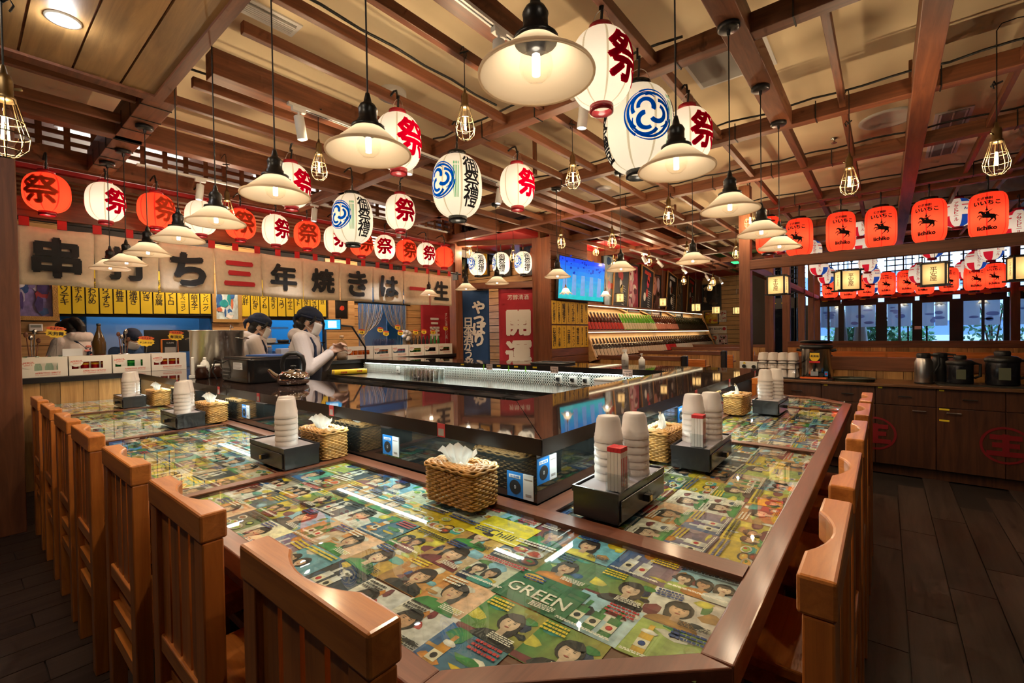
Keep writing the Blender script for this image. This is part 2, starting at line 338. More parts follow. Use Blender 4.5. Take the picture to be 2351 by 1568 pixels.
# ---------------------------------------------------------------- posts and cross beams
def post(x,y,w,z1,label,group=None,z0=0): return tag(MB().box(-w/2,w/2,-w/2,w/2,0,z1-z0).build('wooden_post',W_POST,None,(x,y,z0),bev=.005),label,'post',group)
post(.16,5.24,.32,3.2,'thick wooden pillar at the end of the fabric banner beside the chairs')
post(6.18,6.45,.18,3.72,'wooden corner post between fabric banner and blue hanging banner'); post(7.02,5.05,.2,3.72,'wooden post between red hanging banner and television')
PA=(6.47,1.39); post(PA[0],PA[1],.13,3.3,'wooden post beside the power sockets, first of the post row')
for X,n_ in ((8.05,'second'),(9.6,'third'),(11.55,'fourth'),(13.15,'fifth')): post(X,1.39,.12,3.3,'slim wooden post, '+n_+' in the row leading to the windows','posts in the row towards the windows')
post(14.4,1.39,.14,3.72,'wooden post at the joint of post row and window beam'); post(14.4,-2.15,.14,3.72,'wooden post beside the right window')
SUP+=[('x',.3,6.1,6.42,.12,3.2)]
def hb(x0,y0,x1,y1,z0,z1,wd,label,nm='cross_beam'):
    a=math.atan2(y1-y0,x1-x0); L=math.hypot(x1-x0,y1-y0)
    return tag(MB().box(0,L,-wd/2,wd/2,z0,z1).build(nm,W_BEAMX,None,(x0,y0,0),a,bev=.004),label,'beam')
hb(6.53,1.39,14.4,1.39,2.23,2.33,.1,'long beam joining the tops of the post row'); hb(6.42,1.32,6.42,-3.6,2.22,2.34,.09,'wooden beam over the dark cabinets carrying paper box lamps')
hb(14.4,1.3,14.4,-4,2.2,2.29,.1,'wooden beam in front of the windows under red lanterns'); hb(14.4,-2.2,11.5,-4.6,2.2,2.29,.1,'short wooden beam turning off beside the right window')
hb(6.2,6.38,6.98,5.13,3.16,3.26,.09,'upper slanting beam above three small lanterns'); hb(6.22,6.36,7.0,5.1,2.33,2.45,.09,'lower slanting beam above blue and red hanging banners')
hb(.3,6.45,6.1,6.45,2.66,2.85,.1,'long wooden beam above the fabric banner')
# ---------------------------------------------------------------- lattice above the kitchen front
def lattice(x0,y0,x1,y1,z0,z1,label,pitch=.2,m=W_BEAMX):
    a=math.atan2(y1-y0,x1-x0); L=math.hypot(x1-x0,y1-y0); t=thing('lattice_screen',label,'lattice',(x0,y0,0),a)
    MB().box(0,L,-.06,.06,z0,z0+.18).build('bottom_rail',m,t); MB().box(0,L,-.06,.06,z1+.05,z1+.11).build('top_rail',m,t)
    h=z1-z0; vb=MB().box(-.024,.024,-.014,.014,0,h-.13).mesh('upright'); vb.materials.append(m)
    n=int(L/pitch)
    for i in range(n+1): obj('upright',vb,t,(.06+(L-.12)*i/n,0,z0+.18))
    for zz in (z0+.24,z0+.33): MB().box(0,L,-.012,.012,zz,zz+.04).build('crossbar',m,t)
    return t
lattice(.3,6.42,6.1,6.42,3.2,3.61,'wooden lattice screen above the kitchen front'); lattice(6.3,6.62,8.6,6.62,3.2,3.61,'wooden lattice screen beyond the corner post')
struct(MB().box(6.3,8.9,6.9,6.95,3.1,3.72).build('wall_back',WALLW))
# kitchen: red ceiling with wood battens, back wall
struct(MB().box(.3,6.2,6.5,8.0,3.16,3.2).build('ceiling',RED),'dark red kitchen ceiling with wood battens')
rc=bpy.data.objects['ceiling.003'] if 'ceiling.003' in bpy.data.objects else ce
for i in range(7): MB().box(0,5.9,-.05,.05,-.05,0).build('batten',W_BEAMX,rc,(.3,6.62+.2*i,3.16))
# alcove wall behind the blue and red banners, boarded
wa=struct(MB().box(7.55,7.65,5.0,8.0,0,3.1).build('wall_alcove',DARK))
for i in range(20): MB().box(-.03,0,0,3.0,.006,.143).build('board',W_BOARDY,wa,(7.55,5.0,.15*i))
struct(MB().box(6.2,7.6,5,8,3.3,3.35).build('ceiling',RED),'dark red ceiling above the alcove')
wm=struct(MB().box(6.8,8.1,4.66,4.94,0,3.2).build('wall_menu',W_POST))
for i in range(22): MB().box(0,1.3,-.02,0,.004,.143).build('board',W_BEAMX,wm,(6.8,4.66,.147*i))
# wall with television and bottle shelf (faces the bar)
wb=struct(MB().box(7.1,16.9,5.05,5.15,0,3.72).build('wall_bottles',DARK))
for i in range(60):
    xx=7.12+i*.163; MB().box(.004,.159,-.022,0,0,3.7).build('board',W_BEAMX if xx<8.9 else W_POST,wb,(xx,5.05,0))
struct(MB().box(6.2,16.9,5.0,6.9,3.25,3.3).build('ceiling',RED))
struct(MB().box(8.3,16.5,3.6,5.05,3.3,3.34).build('ceiling',RED),'dark red ceiling strip above the bottle shelf')
# end wall with framed pictures
we=struct(MB().box(16.85,16.95,3.25,5.1,0,3.72).box(16.85,16.95,-5,1.8,0,0.5).build('wall_end',DARK))
for i in range(25): MB().box(-.025,0,0,1.78,.006,.142).build('board',W_BOARDY,we,(16.85,3.27,.15*i))
struct(MB().box(18.9,19,2.2,5.1,0,3.72).build('wall_far',DARK)); struct(MB().box(16.9,19,5.05,5.15,0,3.72).build('wall_far',DARK))
struct(MB().box(15.2,19,-5,5.2,3.72,3.8).build('ceiling',CREAM))
# ================================================================ bar: table, ledge, steel workstation
TZ=.85; SZ0,SZ1=1.045,1.10
LACQ=mat('ledge_top',(.030,.018,.015),.035,spec=.9); LACQE=mat('ledge_edge',(.012,.009,.009),.3); MIRR=mat('dark_mirror',(.012,.014,.014),.03,spec=.9,coat=.6)
GLASS=glassy('table_glass',(.95,.98,.96),.01,1,.97,1.5)
tb=thing('bar_table','L-shaped wooden bar table with magazine pages under glass','table')
MB().prism([(.50,.64),(.88,.23),(4.54,.23),(4.85,.5),(4.85,.93),(1.27,.93),(1.27,6.33),(.5,6.33)],TZ-.055,TZ-.02).build('table_board',W_DARKY,tb)
MB().box(.48,.54,.62,6.33,TZ-.06,TZ).build('edge_rail',W_DARKY,tb,bev=.004)
MB().box(.87,4.55,.21,.27,TZ-.06,TZ).build('edge_rail',W_DARKX,tb,bev=.004)
MB().prism([(.48,.62),(.865,.21),(.87,.27),(.605,.555),(.54,.62)],TZ-.06,TZ).build('edge_rail',W_DARKX,tb,bev=.003)
MB().prism([(4.55,.21),(4.87,.49),(4.87,.95),(4.80,.95),(4.80,.52),(4.53,.27)],TZ-.06,TZ).build('edge_rail',W_DARKY,tb,bev=.003)
MB().box(1.20,1.27,.27,6.33,TZ-.02,TZ+.002).build('inner_rail',W_DARKY,tb); MB().box(1.27,4.8,.865,.94,TZ-.02,TZ+.001).build('inner_rail',W_DARKX,tb)
for Y in (2.08,3.62,5.15): MB().box(.54,1.2,Y-.025,Y+.025,TZ-.02,TZ).build('divider',W_DARKX,tb)
for X in (2.68,4.13): MB().box(X-.025,X+.025,.27,.865,TZ-.02,TZ).build('divider',W_DARKY,tb)
GX=[(.27,2.055),(2.105,3.595),(3.645,5.125),(5.175,6.33)]
for i,(a,b_) in enumerate(GX):
    m=MB()
    if i==0: m.prism([(.54,.62),(.87,.27),(1.2,.27),(1.2,b_),(.54,b_)],TZ-.012,TZ-.004)
    else: m.box(.54,1.2,a,b_,TZ-.012,TZ-.004)
    m.build('glass_pane',GLASS,tb)
for a,b_ in ((1.27,2.655),(2.705,4.105),(4.155,4.8)): MB().box(a,b_,.27,.865,TZ-.012,TZ-.004).build('glass_pane',GLASS,tb)
MB().box(.53,.56,.7,6.3,.70,TZ-.06).box(.9,4.6,.27,.3,.70,TZ-.06).build('apron',W_DARKY,tb)
for x,y in ((1.1,1.2),(1.1,3),(1.1,5),(2.6,.75),(4.3,.75)): MB().box(x-.05,x+.05,y-.05,y+.05,0,TZ-.055).build('leg',W_POST,tb)
# magazine pages lying under the glass
R=random.Random(5)
def hexc(s): return lin(s)
PAL=['#1f5f9e','#e2c21a','#2f8d3f','#c8382f','#e9e4d6','#0e2a52','#d98a2b','#6fb4c9','#111418','#b9cf6a','#f2efe6','#7a2330','#3aa6a0','#d9d2bd','#e5d94a','#8fc7e0','#f0e9dc','#30506e','#b98a4a','#5c8f4a']
SKIN=['#e3b894','#d9a680','#efcdb0']; HAIR=['#17110e','#2a1a12','#0d0b0b']
def disc(cx,cy,rx,ry,n=12): return [(cx+rx*math.cos(2*PI*i/n),cy+ry*math.sin(2*PI*i/n)) for i in range(n)]
def sh(c,f): return tuple(min(1,max(0,x*f)) for x in c)
def page(k):
    """one printed page: soft backdrop, people or dishes or bottles, headline and small print"""
    r=random.Random(100+k); m=MB(); z=[0]
    def col(c): return hexc(c) if isinstance(c,str) else c
    def P(pts,c):
        z[0]+=.0009; m.add([(x-.5,y-.5,z[0]) for x,y in pts],[tuple(range(len(pts)))],0,c if isinstance(c,list) else col(c))
    def rect(a,b,c,d,cl): P([(a,b),(c,b),(c,d),(a,d)],cl)
    def blob(cx,cy,rx,ry,c,n=12,lit=1.35,jit=0):     # rounded form, lit from the upper left
        z[0]+=.0009; c=col(c); pts=[]
        for i in range(n): q=1+r.uniform(-jit,jit); pts.append((min(.99,max(.01,cx+rx*q*math.cos(2*PI*i/n))),min(.99,max(.01,cy+ry*q*math.sin(2*PI*i/n)))))
        vs=[(cx-.25*rx-.5,cy+.25*ry-.5,z[0])]+[(x-.5,y-.5,z[0]) for x,y in pts]
        for i in range(n): a,b=1+i,1+(i+1)%n; k0=len(m.v); m.add([vs[0],vs[a],vs[b]],[(0,1,2)],0,[sh(c,lit),sh(c,.72),sh(c,.72)])
    b0=col(r.choice(PAL)); b1=col(r.choice(PAL)); mixd=[tuple(x*.6+y*.4 for x,y in zip(b0,q)) for q in (b0,b1,b1,b0)]
    rect(0,0,1,1,[sh(mixd[0],.8),sh(mixd[1],1.0),sh(mixd[2],1.2),sh(mixd[3],1.05)])
    for i in range(r.randint(3,7)): blob(r.uniform(.05,.95),r.uniform(.05,.95),r.uniform(.05,.22),r.uniform(.04,.16),r.choice(PAL),9,1.15,.3)
    def lines(x0,x1,y0,n,cl,h=.022):
        for i in range(n):
            x=x0
            while x<x1-.02: w=r.uniform(.02,.075); rect(x,y0-i*h*1.9,min(x1,x+w),y0-i*h*1.9+h,cl); x+=w+.012
    def person(cx,cy,s):
        hr=r.choice(HAIR); sk=r.choice(SKIN); ct=r.choice(PAL)
        blob(cx,cy+.05*s,.2*s,.24*s,hr,14,1.8,.08); blob(cx+r.choice((-1,1))*.1*s,cy-.1*s,.1*s,.22*s,hr,10,1.6,.15)
        blob(cx,max(.02,cy-.48*s),.36*s,.24*s,ct,14,1.25,.05); rect(cx-.055*s,max(.01,cy-.3*s),cx+.055*s,cy-.1*s,sh(col(sk),.75)); blob(cx,cy,.135*s,.18*s,sk,16,1.15)
        for q in (-1,1): blob(cx+q*.052*s,cy+.035*s,.024*s,.009*s,'#241812',6,1); blob(cx+q*.052*s,cy+.066*s,.03*s,.006*s,'#2a1d16',6,1)
        blob(cx+.01*s,cy-.03*s,.016*s,.03*s,sh(col(sk),.85),7,1.1); blob(cx,cy-.088*s,.042*s,.014*s,'#b0534a',8,1.1); blob(cx,cy+.14*s,.13*s,.06*s,hr,10,1.5,.2)
    ink=r.choice(['#f6f1e4','#c21f26','#141414','#f2d21a','#0d3d8c']); typ=k%5
    if typ in (0,1): person(r.uniform(.35,.65),r.uniform(.45,.55),r.uniform(1,1.3)); lines(.05,.45,.9,3,ink,.045); lines(.55,.95,.2,4,r.choice(['#f6f1e4','#141414']))
    elif typ==2:
        for i in range(r.randint(2,3)): person(.2+.3*i,.45+r.uniform(-.05,.05),.72)
        lines(.06,.94,.88,2,ink,.05); lines(.06,.94,.1,2,'#f6f1e4')
    elif typ==3:
        for i in range(r.randint(4,7)): cx,cy,q=r.uniform(.15,.85),r.uniform(.15,.65),r.uniform(.08,.17); blob(cx,cy,q*1.2,q,r.choice(['#f4efe4','#d8d0c0','#2a2a2a']),16,1.15); blob(cx,cy,q*.9,q*.72,r.choice(['#8c3d1d','#d9a441','#5a2a16','#9fb84a','#c8502a']),12,1.4,.15); blob(cx+.02,cy+.02,q*.4,q*.3,r.choice(['#3f7a2a','#e8d070','#c23a20']),8,1.4,.3)
        lines(.08,.92,.88,2,ink,.06); lines(.08,.6,.08,2,'#f6f1e4')
    else:
        bc=r.choice(['#c98a1e','#e0b23a','#2c7a3a','#5a2413','#dcdcdc'])
        for i in range(r.randint(1,3)):
            cx=.26+.25*i; c=col(bc); rect(cx-.085,.1,cx+.085,.58,[sh(c,.6),sh(c,.9),sh(c,1.4),sh(c,.8)]); rect(cx-.035,.58,cx+.035,.8,[sh(c,.7),sh(c,.9),sh(c,1.3),sh(c,.9)]); rect(cx-.085,.22,cx+.085,.42,'#efe6cc'); blob(cx,.32,.05,.06,r.choice(['#c21f26','#0d3d8c','#141414']),10)
            blob(cx,.62,.11,.06,'#fbf7ee',10,1.05,.2) if bc[1] in 'ce' else None
        lines(.5,.95,.88,3,ink,.05); lines(.06,.9,.06,2,'#f6f1e4')
    me=m.mesh('magazine_page'); me.materials.append(PRINT); return me
PAGES=[page(k) for k in range(45)]
def inpoly(x,y): return (x-.54)/(.87-.54)+(y-.27)/(.62-.27)>1.15
def lay(x0,x1,y0,y1,nx,ny,rot,skipf=None):
    dx,dy=(x1-x0)/nx,(y1-y0)/ny
    for i in range(nx):
        for j in range(ny):
            x,y=x0+dx*(i+.5),y0+dy*(j+.5)
            if skipf and not skipf(x,y): continue
            o=obj('magazine_page',PAGES[R.randrange(len(PAGES))],tb,(x+R.uniform(-.006,.006),y+R.uniform(-.006,.006),TZ-.0185+R.uniform(0,.0006)),rot+R.uniform(-.05,.05))
            o.scale=(dy*1.04,dx*1.04,.1) if abs(rot)>.1 else (dx*1.04,dy*1.04,.1)
lay(.535,1.21,.27,2.06,5,12,-PI/2,inpoly); lay(.54,1.2,2.105,3.6,5,9,-PI/2); lay(.54,1.2,3.645,5.125,5,9,-PI/2); lay(.54,1.2,5.17,6.3,4,6,-PI/2)
lay(1.27,2.66,.265,.87,8,5,0); lay(2.7,4.11,.265,.87,8,5,0); lay(4.15,4.8,.265,.87,4,5,0)
if True:   # big green beer page with a word on it
    m=MB(); m.poly([(-.1,-.065,0),(.1,-.065,0),(.1,.065,0),(-.1,.065,0)],0,hexc('#0f6b3a')); m.text(('GREEN',.01),Matrix.Translation((0,-.01,.0006)),0,fit(('GREEN',.01),.17,.06),hexc('#f4f1e2')); m.poly([(x,y,.0004) for x,y in disc(-.05,.045,.03,.015)],0,hexc('#e0b23a'))
    q=Pz(1240,1345,TZ); m.build('magazine_page',PRINT,tb,(q.x,q.y,TZ-.0165),-PI/2)
    m=MB(); m.poly([(-.1,-.07,0),(.1,-.07,0),(.1,.07,0),(-.1,.07,0)],0,hexc('#f1dc1c')); m.text('Chilli',Matrix.Translation((.02,-.03,.0006)),0,.05,hexc('#15150c'))
    q=Pz(1155,1205,TZ); m.build('magazine_page',PRINT,tb,(q.x,q.y,TZ-.0165),-PI/2)
# ---------------------------------------------------------------- raised ledge around the workstation
lg=thing('bar_ledge','glossy dark raised ledge running round the bar workstation','counter')
XI,YI=1.86,1.5
def slab(name,poly):
    m=MB(); n=len(poly)
    m.add([(x,y,SZ0) for x,y in poly]+[(x,y,SZ1) for x,y in poly],[tuple(range(n-1,-1,-1))]+[(i,(i+1)%n,n+(i+1)%n,n+i) for i in range(n)],1); m.add([(x,y,SZ1) for x,y in poly],[tuple(range(n))],0)
    return m.build(name,[LACQ,LACQE],lg)
slab('ledge_top',[(1.22,.88),(XI,YI),(XI,3.64),(1.22,3.64)]); slab('ledge_top',[(1.22,3.645),(XI,3.645),(XI,6.36),(1.22,6.36)])
slab('ledge_top',[(1.225,.88),(4.05,.88),(4.05,YI),(XI+.004,YI)]); slab('ledge_top',[(4.053,.88),(4.66,.88),(4.66,6.36),(4.053,6.36)])
MB().box(1.222,1.2245,.88,1.0,SZ1-.002,SZ1+.0005).build('seam',STEEL,lg)
MB().box(1.28,1.30,.945,6.36,TZ+.003,SZ0).build('mirror_panel',MIRR,lg); MB().box(1.3,4.6,.945,.965,TZ+.003,SZ0).build('mirror_panel',MIRR,lg)
MB().box(1.3,1.34,.965,6.36,0,SZ0).box(1.34,4.6,.965,1.0,0,SZ0).box(4.57,4.6,1.0,6.36,0,SZ0).build('ledge_wall',DARK,lg)
LEDM=emis('led_strip',(.85,1,.93),6)
MB().box(1.262,1.272,1.0,6.3,SZ0-.006,SZ0).box(1.3,4.55,.922,.932,SZ0-.006,SZ0).box(4.06,4.07,1.55,6.3,SZ0-.006,SZ0).build('led_strip',LEDM,lg)
LEDC=(.86,1,.9)
for a,b_ in ((1.0,2.8),(2.8,4.5),(4.5,6.3)): lamp('ledge_led',(1.245,(a+b_)/2,SZ0-.012),2.6,LEDC,typ='AREA',rot=(0,.35,0),size=(.008,b_-a))
lamp('ledge_led',(2.9,.905,SZ0-.012),5,LEDC,typ='AREA',rot=(-.35,0,0),size=(3.2,.008))
lamp('ledge_led',(4.02,3.9,SZ0-.012),1.6,LEDC,typ='AREA',rot=(0,-.15,0),size=(.03,4.6))
# white grid of small tiles under the far ledge (thousands of tiny squares: one relief)
m=MB(); m.box(4.075,4.09,1.5,6.36,.9,SZ0,1)
gy=1.5
while gy<6.35: m.box(4.066,4.0755,gy,gy+.012,.9,SZ0,0); gy+=.03
for i in range(6): m.box(4.066,4.0755,1.5,6.36,.9+i*.03,.912+i*.03,0)
o=m.build('tile_wall',[mat('tile_grout_white',(.8,.83,.8),.4),mat('tile_dark',(.012,.016,.014),.5)],lg); o['kind']='stuff'
# table-number plates and small tags on the far ledge
for px,t in ((1124,'B十六'),(1273,'B十五'),(1441,'B十四'),(1563,'B十三')):
    q=PX(px,852,4.05); m=MB(); m.box(-.002,0,-.05,.05,-.035,.035,0); m.text(t,frame((-.0025,0,-.012),(0,-1,0),(0,0,1)),1,.038); m.box(-.003,-.002,-.035,.035,.016,.02,1)
    tag(m.build('number_plate',[mat('pink_card',(.72,.58,.56),.6),INK],None,(4.049,q.y,1.063)),'white table number plate on the far ledge edge '+{1124:'above the glasses',1273:'in line with the wall outlets',1441:'beside the white box',1563:'where the two ledges meet'}[px],'sign')
for px in (1062,1145,1185,1228): q=PX(px,845,4.05); tag(MB().box(-.002,0,-.028,.028,-.009,.009).build('name_tag',YEL,None,(4.049,q.y,1.08)),'small yellow label strip on far ledge edge','label','yellow label strips on the far ledge')
for px in (1111,1168,1207): q=PX(px,852,4.05); tag(MB().box(-.003,0,-.008,.008,-.03,.03).build('name_tag',mat('green_tag',(.25,.75,.05),.5),None,(4.049,q.y,1.06)),'small green hanging tag on far ledge edge','label','green tags on the far ledge')
# workstation: steel counters with fridge drawers
ws=thing('steel_workstation','stainless steel counter with drawer fronts inside the bar','counter')
MB().box(3.43,4.07,1.02,6.3,.87,.9).build('worktop',STEEL,ws,bev=.004); MB().box(3.46,4.06,1.02,6.3,0,.87).build('body',STEELB,ws)
MB().box(3.42,3.44,2.2,6.3,.875,.912).build('rim',STEEL,ws)
for i in range(6):
    y0=2.25+i*.66; m=MB().box(3.44,3.46,y0+.01,y0+.64,.6,.80); m.build('drawer',STEELB,ws); MB().box(3.40,3.445,y0+.03,y0+.62,.80,.83).build('handle',STEEL,ws)
MB().box(2.0,3.44,1.02,1.55,.86,.89).build('worktop',STEEL,ws); MB().box(2.0,3.44,1.05,1.55,0,.86).build('body',STEELB,ws)
MB().box(1.34,1.85,1.6,6.3,.86,.885).build('worktop',STEEL,ws)
# red stickers on the ledge edge (code area left blank)
STK=mat('red_sticker',(.55,.06,.07),.5); GREY=mat('grey_print',(.35,.33,.33),.6)
def sticker(p,ax):
    m=MB()
    if ax=='y': m.box(-.0015,0,-.022,.022,-.027,.027,0); m.box(-.002,-.0015,-.016,.016,-.022,.006,1)
    else: m.box(-.022,.022,-.0015,0,-.027,.027,0); m.box(-.016,.016,-.002,-.0015,-.022,.006,1)
    tag(m.build('sticker',[STK,GREY],None,p),'red and grey payment sticker on the dark ledge edge','sticker','red stickers on the ledge edge')
for px in (407,502,593,761,1013): q=PX(px,900,1.22); sticker((1.2195,PX(px,850+.2*(px-300)*.8,1.22).y,1.073),'y')
for px in (1456,1598,1675,1734): q=PY(px,930,.88); sticker((q.x,.8795,1.073),'x')
# blue and white ordering cards stuck to the mirror panel (code area left blank)
CARDB=mat('card_blue',(.02,.2,.62),.35); CARDW=mat('card_white',(.75,.77,.8),.4)
def card(p,ax,label):
    M=frame((0,0,0),(0,-1,0),(0,0,1)) if ax=='y' else frame((0,0,0),(1,0,0),(0,0,1))
    m=MB(); m.box(-.06,.015,-.045,.045,0,.003,0,M); m.box(.015,.06,-.045,.045,0,.003,1,M)
    m.add([M@Vector((x-.022,y-.008,.0035)) for x,y in disc(0,0,.026,.026,20)],[tuple(range(20))],2); m.box(-.05,.003,.024,.036,.003,.0036,1,M); m.text(('扫一扫点餐',.02),M@Matrix.Translation((-.023,.03,.004)),0,.008)
    m.box(.025,.05,-.032,-.024,.003,.0036,3,M); m.text('0',M@Matrix.Translation((-.022,-.008,.004)),1,.02); m.box(.02,.055,.026,.03,.003,.0036,3,M)
    tag(m.build('order_card',[CARDB,CARDW,INK,GREY],None,p),label,'card','blue ordering cards on the mirror panel')
q=PX(1195,1130,1.279); card((1.279,q.y,TZ+.055),'y','blue and white ordering card at the corner of the mirror panel'); q=PY(1255,1075,.944); card((q.x,.944,TZ+.115),'x','blue and white ordering card right under the ledge at the corner')
for px,py in ((898,1050),(565,962)): q=PX(px,py,1.279); card((1.279,q.y,TZ+.09),'y','blue and white ordering card beside a wicker tissue box')
for px,py in ((1640,905),(1565,960),(1425,990)): q=PY(px,py,.944); card((q.x,.944,TZ+.11),'x','blue and white ordering card behind the cup boxes')
# ---------------------------------------------------------------- things on the table
def rrect(a,b,r,n=4):
    out=[]
    for cx,cy,t0 in ((a-r,b-r,0),(-a+r,b-r,PI/2),(-a+r,-b+r,PI),(a-r,-b+r,1.5*PI)):
        for i in range(n+1): t=t0+PI/2*i/n; out.append((cx+r*math.cos(t),cy+r*math.sin(t)))
    return out
def resample(p,n):
    L=[0]
    for i in range(len(p)): L.append(L[-1]+math.dist(p[i],p[(i+1)%len(p)]))
    out=[];k=0
    for i in range(n):
        t=L[-1]*i/n
        while L[k+1]<t: k+=1
        u=(t-L[k])/max(1e-9,L[k+1]-L[k]); a,b=p[k],p[(k+1)%len(p)]; out.append((a[0]+(b[0]-a[0])*u,a[1]+(b[1]-a[1])*u))
    return out
WICK=mat('wicker',(.50,.26,.07),.5,vary=.35,vs=30)
def basket():
    t=thing('tissue_basket','woven wicker tissue box with a white tissue pulled out','tissue box',group='wicker tissue boxes on the bar table')
    m=MB(); N=84; rows=15
    for j in range(rows):
        z=.006+j*.0083; base=resample(rrect(.122+.004*math.sin(j*.2),.066,.02),N); ring=[]
        for i,(x,y) in enumerate(base):
            l=math.hypot(x,y); o=.0035*math.cos(PI*(i//2+j))*(1 if i%2 else .6); ring.append((x*(1+o/l*1.0),y*(1+o/l),z))
        vs=[]
        for dz,dr in ((-.0046,-.004),(-.002,.0015),(.002,.0015),(.0046,-.004)):
            for x,y,zz in ring: l=math.hypot(x,y); vs.append((x*(1+dr/l),y*(1+dr/l),zz+dz))
        m.add(vs,[(a*N+i,a*N+(i+1)%N,(a+1)*N+(i+1)%N,(a+1)*N+i) for a in range(3) for i in range(N)],0,smooth=True)
    m.build('basket_wall',WICK,t)
    m=MB()
    for j,(q,z) in enumerate([(1.02,.129),(.98,.137),(.9,.138),(.8,.1385),(.7,.139),(.6,.139),(.5,.139)]):
        ring=resample(rrect(.122*q+.004,.066*q+.004,.02*q),64); pts=[(x,y,z+.0018*math.cos(PI*(i//2+j))) for i,(x,y) in enumerate(ring)]; m.path(pts+[pts[0]],.0052,4)
    m.build('lid_weave',WICK,t); MB().prism(rrect(.11,.055,.015),.125,.134).build('lid',WICK,t)
    m=MB(); r=random.Random(3); n=14; vs=[]
    for j in range(7):
        u=j/6
        for i in range(n):
            v=i/(n-1)-.5; w=.045+.055*u; a=v*2
            vs.append((w*v*1.6+.012*math.sin(u*3),.012*math.cos(i*1.9)*(1-.3*u)+.03*u*math.sin(a+.5),.136+.075*u*(1-.35*abs(v)*2)+.008*math.sin(i*2.3+j)))
    m.add(vs,[(j*n+i,j*n+i+1,(j+1)*n+i+1,(j+1)*n+i) for j in range(6) for i in range(n-1)],0,smooth=True); m.build('tissue',paper('tissue_paper',(.85,.88,.85),.3),t)
    return t
bk=basket()
for i,(x,y,rz) in enumerate([(1.15,1.19,PI/2),(1.182,2.22,PI/2-.02),(1.182,3.82,PI/2+.02),(1.182,5.22,PI/2),(2.16,.835,.02),(3.62,.84,-.02)]): place(bk,i,(x,y,TZ+.001),rz,['woven wicker tissue box nearest the corner of the mirror panel','woven wicker tissue box beside a cup box, two along from the corner','woven wicker tissue box with large crumpled tissue on the long table side','woven wicker tissue box near the wooden panelled kitchen counter','woven wicker tissue box behind the cup box with toothpick holder','woven wicker tissue box near the chamfered end of the table'][i])
CUPM=mat('cup_white',(.72,.66,.62),.35); LBOX=mat('box_black',(.018,.016,.018),.3,coat=.3); LINER=mat('grey_liner',(.35,.32,.34),.8)
m=MB(); m.lathe([(.034,.082),(.036,.086),(.0,.086)],20); m.lathe([(.050,0),(.0505,.012),(.049,.014),(.0485,.024),(.047,.026),(.041,.075),(.036,.0855)],20); m.lathe([(.047,0),(.05,0)],20)
cupme=m.mesh('cup'); cupme.materials.append(CUPM)
def cups(x,y,n,lab):
    for i in range(n): tag(obj('cup',cupme,None,(x,y,TZ+.094+i*.026),i*.7),lab,'cup','upturned cups stacked on the black boxes')
def drawerbox(x,y,rz,lab,clab,two=1,stacks=(6,6)):
    t=thing('drawer_box',lab,'box',(x,y,TZ),rz,'black drawer boxes on the bar table')
    for k in range(two):
        z=.002-.0*k
    MB().box(-.185,.185,-.082,.082,.002,.089).build('body',LBOX,t,bev=.003); MB().box(-.175,.175,-.072,.072,.089,.0935).build('paper_liner',LINER,t)
    m=MB(); m.box(-.187,.187,-.084,-.078,.08,.1).box(-.187,.187,.078,.084,.08,.1).box(-.187,-.181,-.078,.078,.08,.1).box(.181,.187,-.078,.078,.08,.1); m.build('tray_rim',LBOX,t)
    d=MB().box(-.175,.175,-.0875,-.082,.010,.076).build('drawer',LBOX,t,bev=.002); MB().box(-.011,.011,-.108,-.0875,.032,.054,0).box(-.008,.008,-.112,-.108,.035,.051,1).build('knob',[BLACK,mat('gold_knob',(.6,.42,.1),.3,.8)],d)
    c,s=math.cos(rz),math.sin(rz)
    for k,(lx,n) in enumerate(zip((-.03,.075),stacks)):
        ly=(.03,-.02)[k] if two==1 else 0; cups(x+lx*c-ly*s,y+lx*s+ly*c,n,'white upturned cup stacked on the box '+clab)
    return t
for i,(x,y,rz) in enumerate([(1.005,2.27,-PI/2),(1.005,3.83,-PI/2),(1.005,5.36,-PI/2),(1.47,.72,0),(2.19,.66,.02),(3.83,.66,-.02)]):
    drawerbox(x,y,rz,['black drawer box with grey liner beside second wicker tissue box','black drawer box beside the tissue box with crumpled tissue','black drawer box at the far end by the wooden panelling','black drawer box with toothpick holder near the mirror corner','black drawer box with toothpick holder in the middle of the right table side','black drawer box by the chamfered end of the table'][i],['beside the second wicker box','in the middle of the long side','by the wooden panelling','near the mirror corner','in the middle of the cabinet side','by the chamfered end'][i])
ACR=glassy('acrylic',(.95,.97,.97),.02,1,.96)
PICKW=mat('pick_white',(.8,.72,.68),.5)
for x,y,rz,lab in ((1.335,.665,0,'red and white toothpick packets in clear holder on the nearer cup box'),(2.06,.635,.03,'red and white toothpick packets in clear holder on the middle cup box')):
    t=thing('toothpick_holder',lab,'holder',(x,y,TZ+.094),rz,'toothpick holders'); MB().box(-.028,.028,-.028,.028,0,.004).box(-.028,-.026,-.028,.028,0,.06).box(.026,.028,-.028,.028,0,.06).box(-.026,.026,-.028,-.026,0,.06).box(-.026,.026,.026,.028,0,.06).build('acrylic_case',ACR,t)
    m=MB()
    for k in range(16): a=-.018+.012*(k%4); b_=-.018+.012*(k//4); m.box(a-.0055,a+.0055,b_-.0055,b_+.0055,.004,.135+.006*R.random(),0); m.box(a-.0058,a+.0058,b_-.0058,b_+.0058,.128,.142,1); m.box(a-.002,a+.002,b_-.0058,b_-.0054,.02,.11,1)
    m.build('packets',[PICKW,mat('pick_red',(.6,.02,.03),.5)],t)
